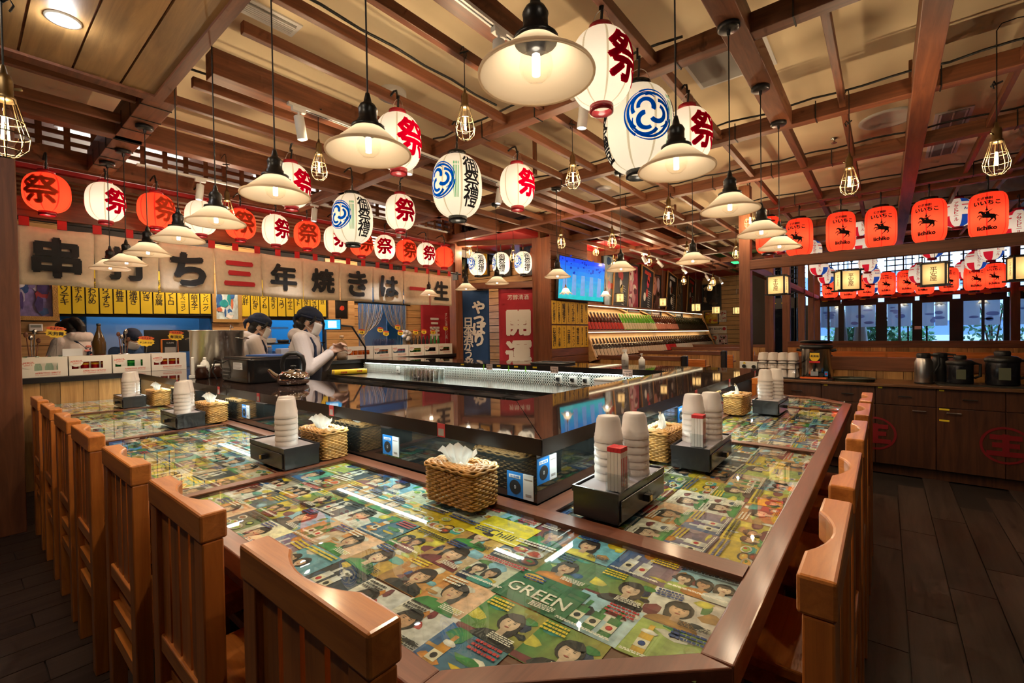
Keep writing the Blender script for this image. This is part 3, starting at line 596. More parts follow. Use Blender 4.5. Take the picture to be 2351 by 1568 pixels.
# ---------------------------------------------------------------- chairs
def make_chair():
    t=thing('bar_chair','x','chair'); Wd=.225
    pl=[(0,-Wd),(.058,-Wd),(.058,-.15)]
    for i in range(9): a=i/8; pl.append((.058-.034*math.sin(PI*a)**.8,-.12+.24*a))
    pl+=[(.058,.15),(.058,Wd),(0,Wd)]
    MB().prism(pl,.972,1.04).build('top_rail',W_CHAIRY,t,bev=.006)
    lg_=MB().box(.004,.05,-.03,.03,0,.972).mesh('back_post'); lg_.materials.append(W_CHAIR)
    for s in (-1,1): o=obj('back_post',lg_,t,(0,s*.193,0)); b=o.modifiers.new('bevel','BEVEL'); b.width=.004; b.segments=2
    MB().box(.008,.045,-.165,.165,.55,.6).build('lower_rail',W_CHAIRY,t,bev=.004)
    sl=MB().box(.016,.034,-.033,.033,.6,.972).mesh('slat'); sl.materials.append(W_CHAIR)
    for k in range(4): obj('slat',sl,t,(0,-.126+.084*k,0))
    MB().box(.03,.42,-.205,.205,.455,.49).build('seat',W_CHAIRY,t,bev=.006)
    fl_=MB().box(.36,.405,-.022,.022,0,.455).mesh('front_leg'); fl_.materials.append(W_CHAIR)
    for s in (-1,1):
        obj('front_leg',fl_,t,(0,s*.18,0)); MB().box(.05,.36,s*.18-.014,s*.18+.014,.2,.24).build('side_stretcher',W_CHAIRY,t); MB().box(.05,.36,s*.18-.014,s*.18+.014,.40,.455).build('seat_rail',W_CHAIRY,t)
    MB().box(.012,.04,-.165,.165,.30,.345).build('back_stretcher',W_CHAIRY,t); MB().box(.012,.04,-.165,.165,.41,.455).build('back_rail',W_CHAIRY,t); MB().box(.365,.395,-.16,.16,.26,.3).build('foot_bar',W_CHAIRY,t)
    return t
ch=make_chair(); ch['group']='wooden chairs along the bar table'
CL='orange-brown slatted wooden chair with scooped top rail'
SPL=[.775,1.455,2.125,2.86,3.46,4.12,4.75]; SPR=[1.115,1.68,2.34,2.96,3.5]
for i,y in enumerate(SPL): place(ch,i,(.35,y,0),0,CL+[' at the chamfered corner of the table',', second along from the chamfered corner',', third along the long table side',', middle of the long table side',', third from the pillar on the long side',', second from the thick pillar',', nearest the thick pillar'][i])
for i,x in enumerate(SPR): place(ch,0,(x,.06,0),PI/2,CL+[', first on the side facing the cabinets',', second on the side facing the cabinets',', third on the side facing the cabinets',', fourth on the side facing the cabinets',', last on the side facing the cabinets'][i])
place(ch,0,(5.45,1.06,-.1),PI,CL+' standing beyond the chamfered far end')
# ================================================================ lamps and lanterns
BEZ=mat('lamp_black',(.015,.014,.014),.35); SHADE=paper('milk_glass',(.93,.78,.58),.42); RIMG=paper('rim_glass',(.9,.75,.58),.5); BULBG=glassy('bulb_glass',(1,.98,.94),.02,1,1); FIL=emis('filament',(1,.9,.74),14); FILC=emis('filament_cage',(1,.74,.4),22)
LP=dict(lamp=.95,down=10,cage=22,white=1.9,red=3.2,ichi=4.6,box=.7,spot=40)
def make_pendant():
    t=thing('pendant_lamp','x','lamp')
    m=MB(); m.lathe([(.030,.135),(.058,.127),(.066,.12),(.112,.078),(.158,.036)],40); m.build('shade',SHADE,t)
    m=MB(); m.lathe([(.153,.036),(.159,.034),(.160,.040),(.157,.046)],40); m.build('shade_rim',RIMG,t)
    m=MB(); m.lathe([(0,0.265),(.008,0.265),(.010,0.255),(.014,0.240),(.016,0.228),(.028,0.220),(.036,0.205),(.034,0.195),(.034,0.165),(.039,0.162),(.039,0.142),(.062,0.138),(.062,0.128),(.03,0.120),(.026,0.105),(0,0.105)],20); m.build('socket',BEZ,t)
    m=MB(); m.tube((.06,0,.133),(.075,0,.133),.005,n=6); m.build('thumb_screw',BRASS,t)
    m=MB(); m.lathe([(.0,.022),(.02,.025),(.04,.04),(.047,.062),(.043,.085),(.030,.10),(.02,.112),(.018,.12)],20); b=m.build('bulb',BULBG,t)
    m=MB(); m.tube((0,0,.04),(0,0,.095),.011,n=8); m.build('filament',FIL,b)
    lamp('bulb_light',(0,0,.065),LP['lamp'],(1,.84,.64),.03,t); lamp('bulb_down',(0,0,.03),LP['down'],(1,.80,.56),.02,t,'SPOT',None,None,2.5)
    return t
pd=make_pendant(); pd['group']='white glass pendant lamps over the bar'
def hang(t,z0,z1,r=.0035,canopy=True):
    """cable from the lamp up to its ceiling rose"""
    m=MB(); m.tube((0,0,z0),(0,0,z1),r,n=6); m.build('cable',BLK,t)
    if canopy: m=MB(); m.lathe([(0,-.03),(.05,-.03),(.06,-.022),(.06,0),(0,0)],24,0,(0,0,z1)); m.tube((0,0,z1-.06),(0,0,z1-.03),.008,.012,n=8); m.build('ceiling_rose',BEZ,t)
def pendant(x,y,zrim,lab):
    o=place(pd,0,(x,y,zrim-.035),0,lab); PEND.append(o); return o
PEND=[]
ZR=2.15
LL=[(1.02,Y) for Y in (.735,1.53,2.33,3.14,3.87,4.68,5.42)]+[(.985,5.9)]; LR=[(X,.69) for X in (1.97,2.84,3.70,4.42)]
# prototype gets its cable first so that every copy carries it
for i,(x,y) in enumerate(LL): pendant(x,y,ZR,'white glass cone pendant lamp over the long table side, '+['largest, above the ledge corner','second along from the ledge corner','third along, below the plank soffit','fourth along from the ledge corner','fourth from the kitchen counter','third from the kitchen counter','second from the kitchen counter','by the kitchen counter'][i])
for i,(x,y) in enumerate(LR): pendant(x,y,ZR-.01,'white glass cone pendant lamp on the cabinet side, '+['next to the ledge corner','second along','third along by the wooden post','last, beside the paper box lamp'][i])
FARL=[(1592,603),(1432,622),(1283,637),(1170,655),(1070,665),(985,678),(915,686)]
for i,(px,py) in enumerate(FARL): q=Pz(px,py,2.13); pendant(min(q.x,4.62) if i<4 else q.x,q.y,2.13,'white glass cone pendant lamp above the far ledge, '+['beside the slim posts end','in line with the bottle shelf','in front of the television','in front of the red hanging banner','in front of the blue hanging banner','before the end of the fabric banner','nearest the kitchen counter'][i])
def support(x,y):
    best=None
    for ax,a0,a1,c,wd,z0 in SUP:
        u,v=(x,y) if ax=='x' else (y,x)
        if not a0-.05<=u<=a1+.05: continue
        d=max(0,abs(v-c)-wd/2)
        if best is None or d<best[0]: best=(d,ax,c,z0,math.copysign(wd/2,v-c) if d>0 else v-c)
    return best
def cordup(o,ztop,r=.003,fat=False):
    """cord from the thing's top to the beam that carries it, bent over to the beam where it does not hang right below"""
    x,y,z=o.location; b=support(x,y); s=o.scale[0]; ca,sa=math.cos(-o.rotation_euler.z),math.sin(-o.rotation_euler.z)
    pts=[(0,0,z+ztop*s)]
    if b is None or b[0]>.62: pts+=[(0,0,3.725)]
    elif b[0]<.005: pts+=[(0,0,b[3]+.006)]
    else:
        dx,dy=(0,b[2]+b[4]*.98-y) if b[1]=='x' else (b[2]+b[4]*.98-x,0)
        zz=max(b[3]+.03,z+ztop*s+.02); pts+=[(0,0,zz-.02),(dx*.12,dy*.12,zz+.015),(dx*.5,dy*.5,zz+.02),(dx,dy,b[3]+.03)]
    loc=[((px*ca-py*sa)/s,(px*sa+py*ca)/s,(pz-z)/s) for px,py,pz in pts]
    MB().path(loc,(.008 if fat else r)/s,6).build('hanging_cord',BLK,o)
for o in PEND: b=support(*o.location[:2]); hang(o,.26,(3.197 if b and b[0]<.01 else 3.717)-o.location.z)
# ---------------------------------------------------------------- caged bulbs
def make_cage():
    t=thing('cage_lamp','x','lamp'); m=MB(); m.lathe([(0,.33),(.006,.33),(.012,.30),(.02,.295),(.024,.275),(.024,.225),(.030,.22),(.030,.205),(0,.205)],14); m.tube((.022,0,.255),(.045,0,.262),.005,n=6); m.build('socket',BRASS,t)
    prof=[(.03,.21),(.045,.15),(.063,.085),(.058,.045),(.03,.012),(.0,.006)]
    m=MB()
    for k in range(8):
        a=2*PI*k/8; m.path([(r*math.cos(a),r*math.sin(a),z) for r,z in prof],.0022,4)
    for r,z in ((.0635,.085),(.05,.135),(.045,.028)):
        pts=[(r*math.cos(2*PI*i/16),r*math.sin(2*PI*i/16),z) for i in range(17)]; m.path(pts,.0022,4)
    m.build('wire_cage',mat('cage_brass',(.09,.06,.025),.45,.6),t)
    m=MB(); m.lathe([(0,.045),(.02,.05),(.032,.075),(.034,.1),(.022,.15),(.015,.18),(.014,.205)],14); b=m.build('bulb',BULBG,t); m=MB(); m.tube((-.008,0,.07),(-.004,0,.15),.004,n=5).tube((.008,0,.07),(.004,0,.15),.004,n=5); m.build('filament',FILC,b)
    lamp('bulb_light',(0,0,.1),LP['cage'],(1,.74,.46),.018,t); m=MB(); m.tube((0,0,.33),(0,0,.56),.003,n=5); m.build('cable',BLK,t); m=MB(); m.path([(0,0,.55),(.02,0,.575),(.03,0,.555),(.02,0,.53)],.004,5).tube((0,-.03,.56),(0,.03,.56),.006,n=5); m.build('hook',BLK,t)
    return t
cg=make_cage(); cg['group']='caged filament bulbs hanging from the ceiling grid'
CGL='caged brass filament bulb hanging '
CAGES=[(12,300,.125,82,'beside the thick pillar under the soffit'),(1068,262,0,46,'from a batten near the swirl lantern'),(733,385,0,37,'between two cone pendant lamps'),(522,487,0,30,'in front of a red lantern by the fabric banner'),(1315,385,0,34,'left of the large swirl lantern'),(1535,497,0,26,'below the largest swirl lantern'),(1722,462,0,24,'beside the tall post row'),(1950,420,0,38,'in front of the iichiko-style red lanterns row'),(2288,368,0,48,'above the right end of the red lantern row'),(1405,525,0,20,'over the bottle shelf side of the grid'),(1178,558,0,17,'beside the small lantern with red mark'),(1078,580,0,15,'in front of the first small lantern'),(1288,548,0,20,'beside the television wall post'),(1577,555,0,17,'in the middle of the ceiling grid'),(1368,577,0,14,'above the television'),(1690,577,0,17,'left of the first tall post'),(1410,607,0,14,'in front of the slanted menu boards'),(1490,600,0,14,'above the framed slanted boards'),(1570,645,0,12,'near the far framed poster'),(1637,648,0,12,'right in front of the far framed poster'),(1630,660,0,11,'beside the far framed poster edge')]
CGO=[]
for i,(px,py,_,w_,lab) in enumerate(CAGES):
    d=.127*FPX/w_; q=Pd(px,py,d); q.z=min(q.z,2.78) if w_>16 else q.z
    lab=lab.replace('iichiko-style ','')
    o=place(cg,0,(q.x,q.y,q.z-.1),.3*i,CGL+lab); CGO.append(o)
for o in CGO: cordup(o,.55)
# ---------------------------------------------------------------- lanterns
WPAP=paper('lantern_white',(.90,.88,.82),.62); WSEAM=paper('lantern_seam',(.62,.57,.44),.5); RPAP=paper('lantern_red',(.95,.085,.035),.62); RSEAM=paper('lantern_red_seam',(.75,.03,.02),.5); RINK=paper('lantern_red_ink',(.75,.0,.03),.25); OINK=paper('lantern_orange_ink',(.72,.10,.04),.5); BINK=paper('lantern_blue_ink',(.0,.10,.75),.25); KINK=paper('lantern_black_ink',(.02,.02,.025),.05); GINK=paper('lantern_green_ink',(.05,.45,.2),.3); RRING=mat('lantern_ring_red',(.35,.01,.02),.25); KRING=mat('lantern_ring_black',(.012,.012,.012),.25)
def subdiv(vs,fs,L):
    bm=bmesh.new(); bv=[bm.verts.new((p[0],p[1],p[2] if len(p)>2 else 0)) for p in vs]
    for f in fs:
        try: bm.faces.new([bv[i] for i in f])
        except ValueError: pass
    bmesh.ops.triangulate(bm,faces=bm.faces[:])
    for _ in range(3):
        e=[e for e in bm.edges if e.calc_length()>L]
        if not e: break
        bmesh.ops.subdivide_edges(bm,edges=e,cuts=1); bmesh.ops.triangulate(bm,faces=[f for f in bm.faces if len(f.verts)>3])
    bm.verts.index_update(); o=([tuple(v.co) for v in bm.verts],[tuple(v.index for v in f.verts) for f in bm.faces]); bm.free(); return o
def swirl():
    """three hooked wave crests turning inside each other, unit radius"""
    vs,fs=[],[]
    def band(c,r0,a0,a1,w0,w1,n=16):
        k=len(vs)
        for i in range(n+1):
            u=i/n; t=a0+(a1-a0)*u; w=(w0+(w1-w0)*u)*(1 if u>.06 else .8); cx,cy=c
            vs.append((cx+(r0-w)*math.cos(t),cy+(r0-w)*math.sin(t))); vs.append((cx+(r0+w)*math.cos(t),cy+(r0+w)*math.sin(t)))
        for i in range(n): fs.append((k+2*i,k+2*i+1,k+2*i+3,k+2*i+2))
    for c in range(3):
        b=c*2*PI/3; o=(.30*math.cos(b),.30*math.sin(b))
        band(o,.30,b-2.5,b+1.2,.10,.07); band(o,.52,b-1.3,b+1.5,.02,.075); band((.08*math.cos(b),.08*math.sin(b)),.80,b-.7,b+1.9,.015,.07); band((0,0),.97,b-.2,b+2.0,.012,.045)
    return vs,fs
def crest():
    """rearing horse with rider, broad ink strokes"""
    vs,fs=[],[]
    def P(pts): k=len(vs); vs.extend(pts); fs.append(tuple(range(k,k+len(pts))))
    def S(a,b,w0,w1):
        dx,dy=b[0]-a[0],b[1]-a[1]; l=math.hypot(dx,dy) or 1; nx,ny=-dy/l,dx/l; P([(a[0]+nx*w0,a[1]+ny*w0),(a[0]-nx*w0,a[1]-ny*w0),(b[0]-nx*w1,b[1]-ny*w1),(b[0]+nx*w1,b[1]+ny*w1)])
    P(disc(.15,-.1,.42,.24,12)); P(disc(.45,-.18,.28,.26,10)); S((-.15,.0),(-.42,.42),.17,.09); P(disc(-.5,.42,.17,.1,8)); S((-.5,.45),(-.66,.3),.08,.05)
    S((-.2,-.12),(-.62,.05),.07,.05); S((-.62,.05),(-.78,-.15),.05,.04); S((-.12,-.2),(-.5,-.22),.07,.045); S((-.5,-.22),(-.6,-.45),.045,.04)
    S((.45,-.35),(.25,-.62),.09,.055); S((.25,-.62),(.05,-.82),.05,.035); S((.6,-.32),(.68,-.6),.09,.05); S((.68,-.6),(.5,-.78),.05,.035); S((.7,-.05),(.98,-.25),.05,.02)
    S((.1,.05),(.02,.42),.15,.12); P(disc(.0,.58,.11,.12,8)); S((.0,.66),(-.02,1.0),.05,.01); S((.0,.35),(-.32,.3),.06,.045); S((.15,.4),(.42,.62),.05,.02); S((.1,0),(-.05,-.3),.07,.05)
    return vs,fs
def wrap(m,vs,fs,prof,ang,zc,scale,mi,off=.0025,sub=.10):
    v2,f2=subdiv(vs,fs,sub); zs=[p[1] for p in prof]; rs=[p[0] for p in prof]
    def rad(z):
        if z<=zs[0]: return rs[0]
        for i in range(len(zs)-1):
            if zs[i]<=z<=zs[i+1]: u=(z-zs[i])/(zs[i+1]-zs[i] or 1); return rs[i]+(rs[i+1]-rs[i])*u
        return rs[-1]
    R0=max(rs); out=[]
    for x,y,zz in v2:
        z=zc+y*scale; a=ang+x*scale/R0; r=rad(z)+off+zz*scale; out.append((r*math.cos(a),r*math.sin(a),z))
    m.add(out,f2,mi)
def lantern_proto(name,kind,lab,D,Hh,prof_fn,marks,paper_m,seam_m,ring_m,ribs=30,npan=8,lp=3,lc=(1,.78,.5),colors=None,hangl=.14,handle=True):
    t=thing(name,lab,'lantern'); env=[]
    for j in range(25): u=j/24; env.append((prof_fn(u)*D/2,-Hh/2+Hh*u))
    prof=[]
    for j in range(ribs*2+1):
        u=j/(ribs*2); r=prof_fn(u)*D/2; prof.append((r+(.0016 if j%2 else 0),-Hh/2+Hh*u))
    angs=[]; 
    for k in range(npan):
        a=2*PI*k/npan; angs+=[a-.035,a+.035]+[a+.035+(2*PI/npan-.07)*q/4 for q in (1,2,3)]
    m=MB()
    if colors:
        m.lathe(prof,0,0,(0,0,0),True,angs,lambda i,j:colors(i//5,j/(ribs*2),i%5)); shell=m.build('paper_shell',paper_m,t)
    else:
        m.lathe(prof,0,0,(0,0,0),True,angs,lambda i,j:1 if i%5==0 else 0); shell=m.build('paper_shell',[paper_m,seam_m],t)
    r0,r1=prof_fn(0)*D/2,prof_fn(1)*D/2
    m=MB(); m.lathe([(r0-.004,-Hh/2-.035),(r0+.004,-Hh/2-.035),(r0+.004,-Hh/2+.002),(r0-.004,-Hh/2+.002),(r0-.004,-Hh/2-.035)],24); m.build('bottom_ring',ring_m,t)
    m=MB(); m.lathe([(r1-.004,Hh/2-.002),(r1+.004,Hh/2-.002),(r1+.004,Hh/2+.03),(r1-.004,Hh/2+.03),(r1-.004,Hh/2-.002)],24); m.build('top_ring',ring_m,t)
    m=MB(); m.path([(r1*math.cos(a)*1.0,0,Hh/2+.02+.1*math.sin(a)) for a in [PI*i/10 for i in range(11)]],.0015,4); m.build('wire_handle',STEELB,t)
    m=MB(); m.path([(0,0,-.02),(0,0,Hh/2),(.005,0,Hh/2+.06),(.012,.004,Hh/2+hangl)],.008,6); m.build('cord',BLK,t)
    for j,(vs,fs,a,z,s,mt,sub) in enumerate(marks):
        m=MB(); wrap(m,vs,fs,env,a,z,s,0,.003,sub); m.build('printed_mark',mt,shell)
    m=MB(); m.ell((0,0,-.05),(.028,.028,.04),10,8); m.build('bulb',emis('lantern_bulb',(1,.85,.6),8),t)
    lamp('lantern_light',(0,0,-.04),lp,lc,.05,t); t['top']=Hh/2+hangl
    return t
def round_prof(u,e=.42): return max(.36,(1-abs(2*u-1)**2.6)**.5*.78+.22) if 0<u<1 else .36
def barrel(u): return .62+.38*(1-abs(2*u-1)**5)**.6 if 0<u<1 else .5
K_MATSURI=TX('祭',.035,False,3); K_ON=TX('御祭禮',.018,True,2); SW=swirl(); CRS=crest()
kz=.20
def two(marks): return marks
mW=[(*K_MATSURI,0,0,.27,RINK,.12),(*K_MATSURI,PI,0,.27,RINK,.12)]; mR=[(*K_MATSURI,0,0,.27,OINK,.12),(*K_MATSURI,PI,0,.27,OINK,.12)]
wl=lantern_proto('paper_lantern','w','x',.335,.40,round_prof,mW,WPAP,WSEAM,RRING,28,8,LP['white'],(1,.86,.66)); wl['group']='white festival lanterns with red character'
rl=lantern_proto('paper_lantern','r','x',.335,.36,round_prof,mR,RPAP,RSEAM,RRING,28,8,LP['red'],(1,.8,.6)); rl['group']='red festival lanterns above the fabric banner'
gre=([(-.012+.03*k,-.5) for k in range(1)],[]); GR=([],[])
def strokes():
    vs,fs=[],[]
    for k in range(4):
        x=-.06+.04*k; n=len(vs); vs+= [(x-.008,-.45),(x+.008,-.45),(x+.010,.35),(x-.010,.35)]; fs.append((n,n+1,n+2,n+3)); n=len(vs); vs+=disc(x,.42,.014,.05,6); fs.append(tuple(range(n,n+6)))
    return vs,fs
GRS=strokes()
def oni(D,Hh,lab,ringm,lp): return lantern_proto('paper_lantern','o',lab,D,Hh,round_prof,[(*SW,-.95,.02*D,.36*D,BINK,.15),(*K_ON,.45,0,Hh*.78/2.45,KINK,.2),(*GRS,-.22,0,Hh*.62,GINK,.15),(*SW,2.2,.02*D,.36*D,RINK,.15),(*K_ON,3.6,0,Hh*.78/2.45,KINK,.2)],WPAP,WSEAM,ringm,32,8,lp,(1,.86,.66),hangl=.2)
ol=oni(.42,.52,'x',KRING,LP['white']*1.4); ol['group']='white lanterns with blue swirl'
# hanging places: heading 0 turns the first mark to the camera, positive turns it to the right in view
LAN=[]
def put(proto,p,turn,lab,scale=None):
    a=facing(p)+turn; o=place(proto,0,(p[0],p[1],p[2]),a,lab,scale); LAN.append((o,proto['top'])); return o
for (X,Y,turn,lab) in [(2.27,1.20,1.0,'white lantern with red character high beside the largest cone lamp'),(3.47,1.13,.9,'white lantern with red character behind the largest swirl lantern'),(2.12,2.8,.75,'white lantern with red character behind the second cone lamp'),(3.5,2.77,.85,'white lantern with red character hanging alone by the middle swirl lantern'),(3.32,4.37,.45,'white lantern with red character above the fabric banner beside a swirl lantern'),(2.05,4.35,.9,'white lantern with red character behind the third cone lamp')]: put(wl,(X,Y,2.89),turn,lab)
for i in range(13):
    X=.585+.4195*i; p=(X,6.15,2.86)
    if i%2==0: put(rl,p,[-.3,0,.7,0,.3,0,.1,0,.6,0,.5,0,1.6][i],'glowing red paper lantern above the fabric banner, '+['first, beside the pillar','','second red one from the pillar','','third red one from the pillar','','fourth red one from the pillar','','fifth red one from the pillar','','sixth red one from the pillar','','last, beside the corner post'][i])
    else: put(wl,p,[0,.75,0,.9,0,.7,0,.6,0,.0,0,.5,0][i],'white lantern with red character above the fabric banner, '+['','first from the pillar','','second from the pillar','','third from the pillar','','fourth from the pillar','','fifth from the pillar','','last before the corner post',''][i],.95)
for (Y,turn,lab) in [(1.2,1.28,'largest white lantern with blue swirl facing out'),(2.83,.18,'middle white lantern with blue swirl and black characters'),(4.45,.18,'far white lantern with blue swirl near the fabric banner')]: put(ol,(2.75,Y,2.72),turn,lab)
sl=[(6.38,6.05,.0,'small white lantern first from the corner post above the blue banner'),(6.62,5.66,-.35,'small white lantern with red and blue edge marks, middle of three'),(6.84,5.30,.08,'small white lantern beside the post by the television')]
for x,y,turn,lab in sl: q=place(ol,0,(x,y,2.80),facing((x,y))+turn,lab,.8); MB().path([(0,0,.45),(0,0,.55)],.006,5).build('hanging_cord',BLK,q)
# red barrel lanterns with rider emblem
T1=TX('いいちこ',.05); T2=TX('むぎ焼酎',.04); T3=TX('iichiko',.05)
il=lantern_proto('barrel_lantern','i','x',.335,.52,barrel,[(*T1,0,.125,.060,KINK,.3),(*T2,-.1,.178,.034,KINK,.4),(*CRS,0,-.02,.105,KINK,.25),(*T3,0,-.165,.066,KINK,.3),(*T1,PI,.125,.060,KINK,.3),(*CRS,PI,-.02,.105,KINK,.25),(*T3,PI,-.165,.066,KINK,.3)],RPAP,RSEAM,KRING,30,6,LP['ichi'],(1,.82,.66),hangl=.16); il['group']='red barrel lanterns with rider emblem'
NI=[(1764,540,48),(1835,545,63),(1930,533,61),(2022,523,65),(2133,508,72),(2268,495,81)]
for i,(px,py,w_) in enumerate(NI): q=PX(px,py,7.75); put(il,(q.x,q.y,q.z),[.3,-.25,.15,.05,-.15,-.05][i],'red barrel lantern with rider emblem, '+['behind the last cone lamps','second from the tall post','third from the tall post','fourth from the tall post','beside the blue and red striped lantern','last, under the caged bulb'][i])
NF=[(1906,660),(1948,662),(1988,656),(2036,652),(2080,647),(2122,650),(2178,642),(2235,640),(2285,633)]
for i,(px,py) in enumerate(NF): q=PX(px,py,14.1); put(il,(q.x-.12*(i%2),q.y,q.z),.1*((i*7)%5-2),'red barrel lantern with rider emblem in the row before the windows')
# beer lanterns: blue, white and red sectors
LBL=paper('lantern_blue',(.02,.10,.62),.5); LRD=paper('lantern_crimson',(.75,.02,.05),.5)
T4=TX('アサヒビール',.02,True); T5=TX('Asahi',.03)
def bc(pan,u,q):
    lower=u<.5
    if pan%2==0: return 0
    stripes=int(u*26)%3==0
    if .40<u<.78: return 2 if (stripes and u>.68) else 0
    return (1 if (pan//2)%2==0 else 2) if u<.36 or u>.82 else 0
al=lantern_proto('beer_lantern','a','x',.34,.40,lambda u:round_prof(u),[(*T4,PI/8,0,.058,RINK,.3),(*T5,PI/8+PI/4,.03,.05,BINK,.3),(*T4,PI/8+PI/2,0,.058,RINK,.3),(*T5,PI/8+3*PI/4,.03,.05,BINK,.3),(*T4,PI/8+PI,0,.058,RINK,.3),(*T4,PI/8+1.5*PI,0,.058,RINK,.3)],[WPAP,LBL,LRD],None,RRING,26,8,LP['white']*.5,(1,.9,.75),bc); al['group']='blue, white and red beer lanterns'
AS=[(1793,552,7.9),(1976,517,8.3),(1976,560,9.3),(2199,489,6.6),(2340,517,6.2),(1863,577,8.6),(1880,610,9.6),(1897,632,10.6),(1992,603,10.1),(2001,632,10.8),(1998,657,11.6),(2240,598,9.6),(2213,620,10.5),(2140,566,8.0),(2275,572,8.3),(2110,628,9.6)]
for i,(px,py,w_) in enumerate(AS): q=Pd(px,py,w_); put(al,(q.x,q.y,q.z),-PI/8+[.1,.2,.6,-.1,0,.3][i%6],'blue white and red striped beer lantern '+('between two red barrel lanterns' if i in (1,3,4) else 'in the hanging cluster before the windows'))
for o,tp in LAN: cordup(o,tp-.02,fat=True)
# paper box lamps
BPAP=paper('box_paper',(.93,.80,.55),.6)
def make_box(txt):
    t=thing('box_lamp','x','lamp'); w_=.092; h=.2
    m=MB(); m.box(-w_,w_,-w_*.9,w_*.9,-h/2,h/2); sh=m.build('paper_sides',BPAP,t)
    m=MB()
    for x in (-w_,w_):
        for y in (-w_*.9,w_*.9): m.cb((x,y,0),(.016,.016,h+.03))
    for z in (-h/2-.012,h/2+.012):
        for y in (-w_*.9,w_*.9): m.cb((0,y,z),(2*w_+.07,.016,.016))
        for x in (-w_,w_): m.cb((x,0,z),(.016,2*w_*.9+.05,.016))
    m.build('frame',BLACK,t)
    m=MB(); 
    for s in (-1,1): m.text((txt,.01,True),frame((0,s*(w_*.9+.002),0),(-s,0,0) if s>0 else (1,0,0),(0,0,1)),0,.058); m.text((txt,.0,True),frame((s*(w_+.002),0,0),(0,s,0),(0,0,1)),0,.05)
    m.build('brush_characters',mat('brown_ink',(.12,.05,.02),.7),sh)['kind']='stuff'
    lamp('box_light',(0,0,0),LP['box'],(1,.75,.42),.05,t); m=MB(); m.tube((0,0,h/2+.01),(0,0,.32),.003,n=5); m.build('cable',BLK,t); return t
bx=make_box('平安屋'); bx['group']='paper box lamps with black frames'
for px,py,tt,lab in ((1786,635,-.3,'paper box lamp with black frame before the slim posts'),(1945,625,.4,'paper box lamp with black frame under the third red barrel lantern'),(2146,606,-.12,'paper box lamp with black frame before the window row'),(2352,598,.3,'paper box lamp cut off beside the right post')): q=PX(px,py,6.42); place(bx,0,(q.x,q.y,2.0),facing(q)+PI/2+tt,lab,1.0)
for i,(px,py) in enumerate(((1423,684),(1522,694),(1598,706),(1644,712),(1692,713))): q=Pd(px,py,(10.5,11.5,12.3,13,13.4)[i]); place(bx,0,tuple(q),facing(q)+PI/2+(.1,.0,.6,.3,.25)[i],'paper box lamp with black frame over the booths, '+['before the slanted menu boards','under the second slanted board','before the bottle shelf end','before the far framed poster','beside the tall post'][i],.9)
for o in bpy.data.objects:
    if o.name.startswith('box_lamp') and o.location.x>7: cordup(o,.32)
# small milk-glass flower lamps
FLW=paper('flower_glass',(.95,.9,.8),.5)
def make_flower():
    t=thing('flower_lamp','x','lamp'); m=MB(); angs=[2*PI*i/32 for i in range(32)]; prof=[(.02,.1),(.045,.085),(.065,.05),(.085,.015),(.11,0)]; vs=[]
    for j,(r,z) in enumerate(prof):
        for a in angs: k=1+.12*math.cos(8*a)*(j/4); vs.append((r*k*math.cos(a),r*k*math.sin(a),z-.012*math.cos(8*a)*(j/4)))
    m.add(vs,[(j*32+i,j*32+(i+1)%32,(j+1)*32+(i+1)%32,(j+1)*32+i) for j in range(4) for i in range(32)],0,smooth=True); m.build('glass_shade',FLW,t)
    m=MB(); m.lathe([(0,.16),(.01,.155),(.012,.12),(.024,.11),(.022,.09),(0,.09)],12); m.build('brass_cap',mat('copper_cap',(.45,.22,.08),.4,.8),t); m=MB(); m.tube((0,0,.155),(0,0,.9),.003,n=5); m.build('cable',BLK,t)
    m=MB(); m.ell((0,0,.045),(.022,.022,.03),8,6); m.build('bulb',emis('flower_bulb',(1,.85,.6),10),t); lamp('flower_light',(0,0,.03),.9,(1,.8,.55),.03,t); return t
fw=make_flower(); fw['group']='small flower-shaped glass lamps'
for px,py,d,lab in ((1299,674,7.9,'in front of the television'),(1390,680,8.6,'beside the first slanted menu board'),(1925,708,12.3,'before the first window'),(1993,704,11.9,'before the second window'),(2073,702,11.5,'before the glass door'),(2157,700,11.1,'before the right door leaf'),(2257,697,10.6,'before the window nearest the right post')): q=Pd(px,py,d); place(fw,0,(q.x,q.y,q.z),.2,'small scalloped milk-glass lamp '+lab,1.0 if d<9 else 1.05)
for o in bpy.data.objects:
    if o.name.startswith('flower_lamp'): cordup(o,.85)
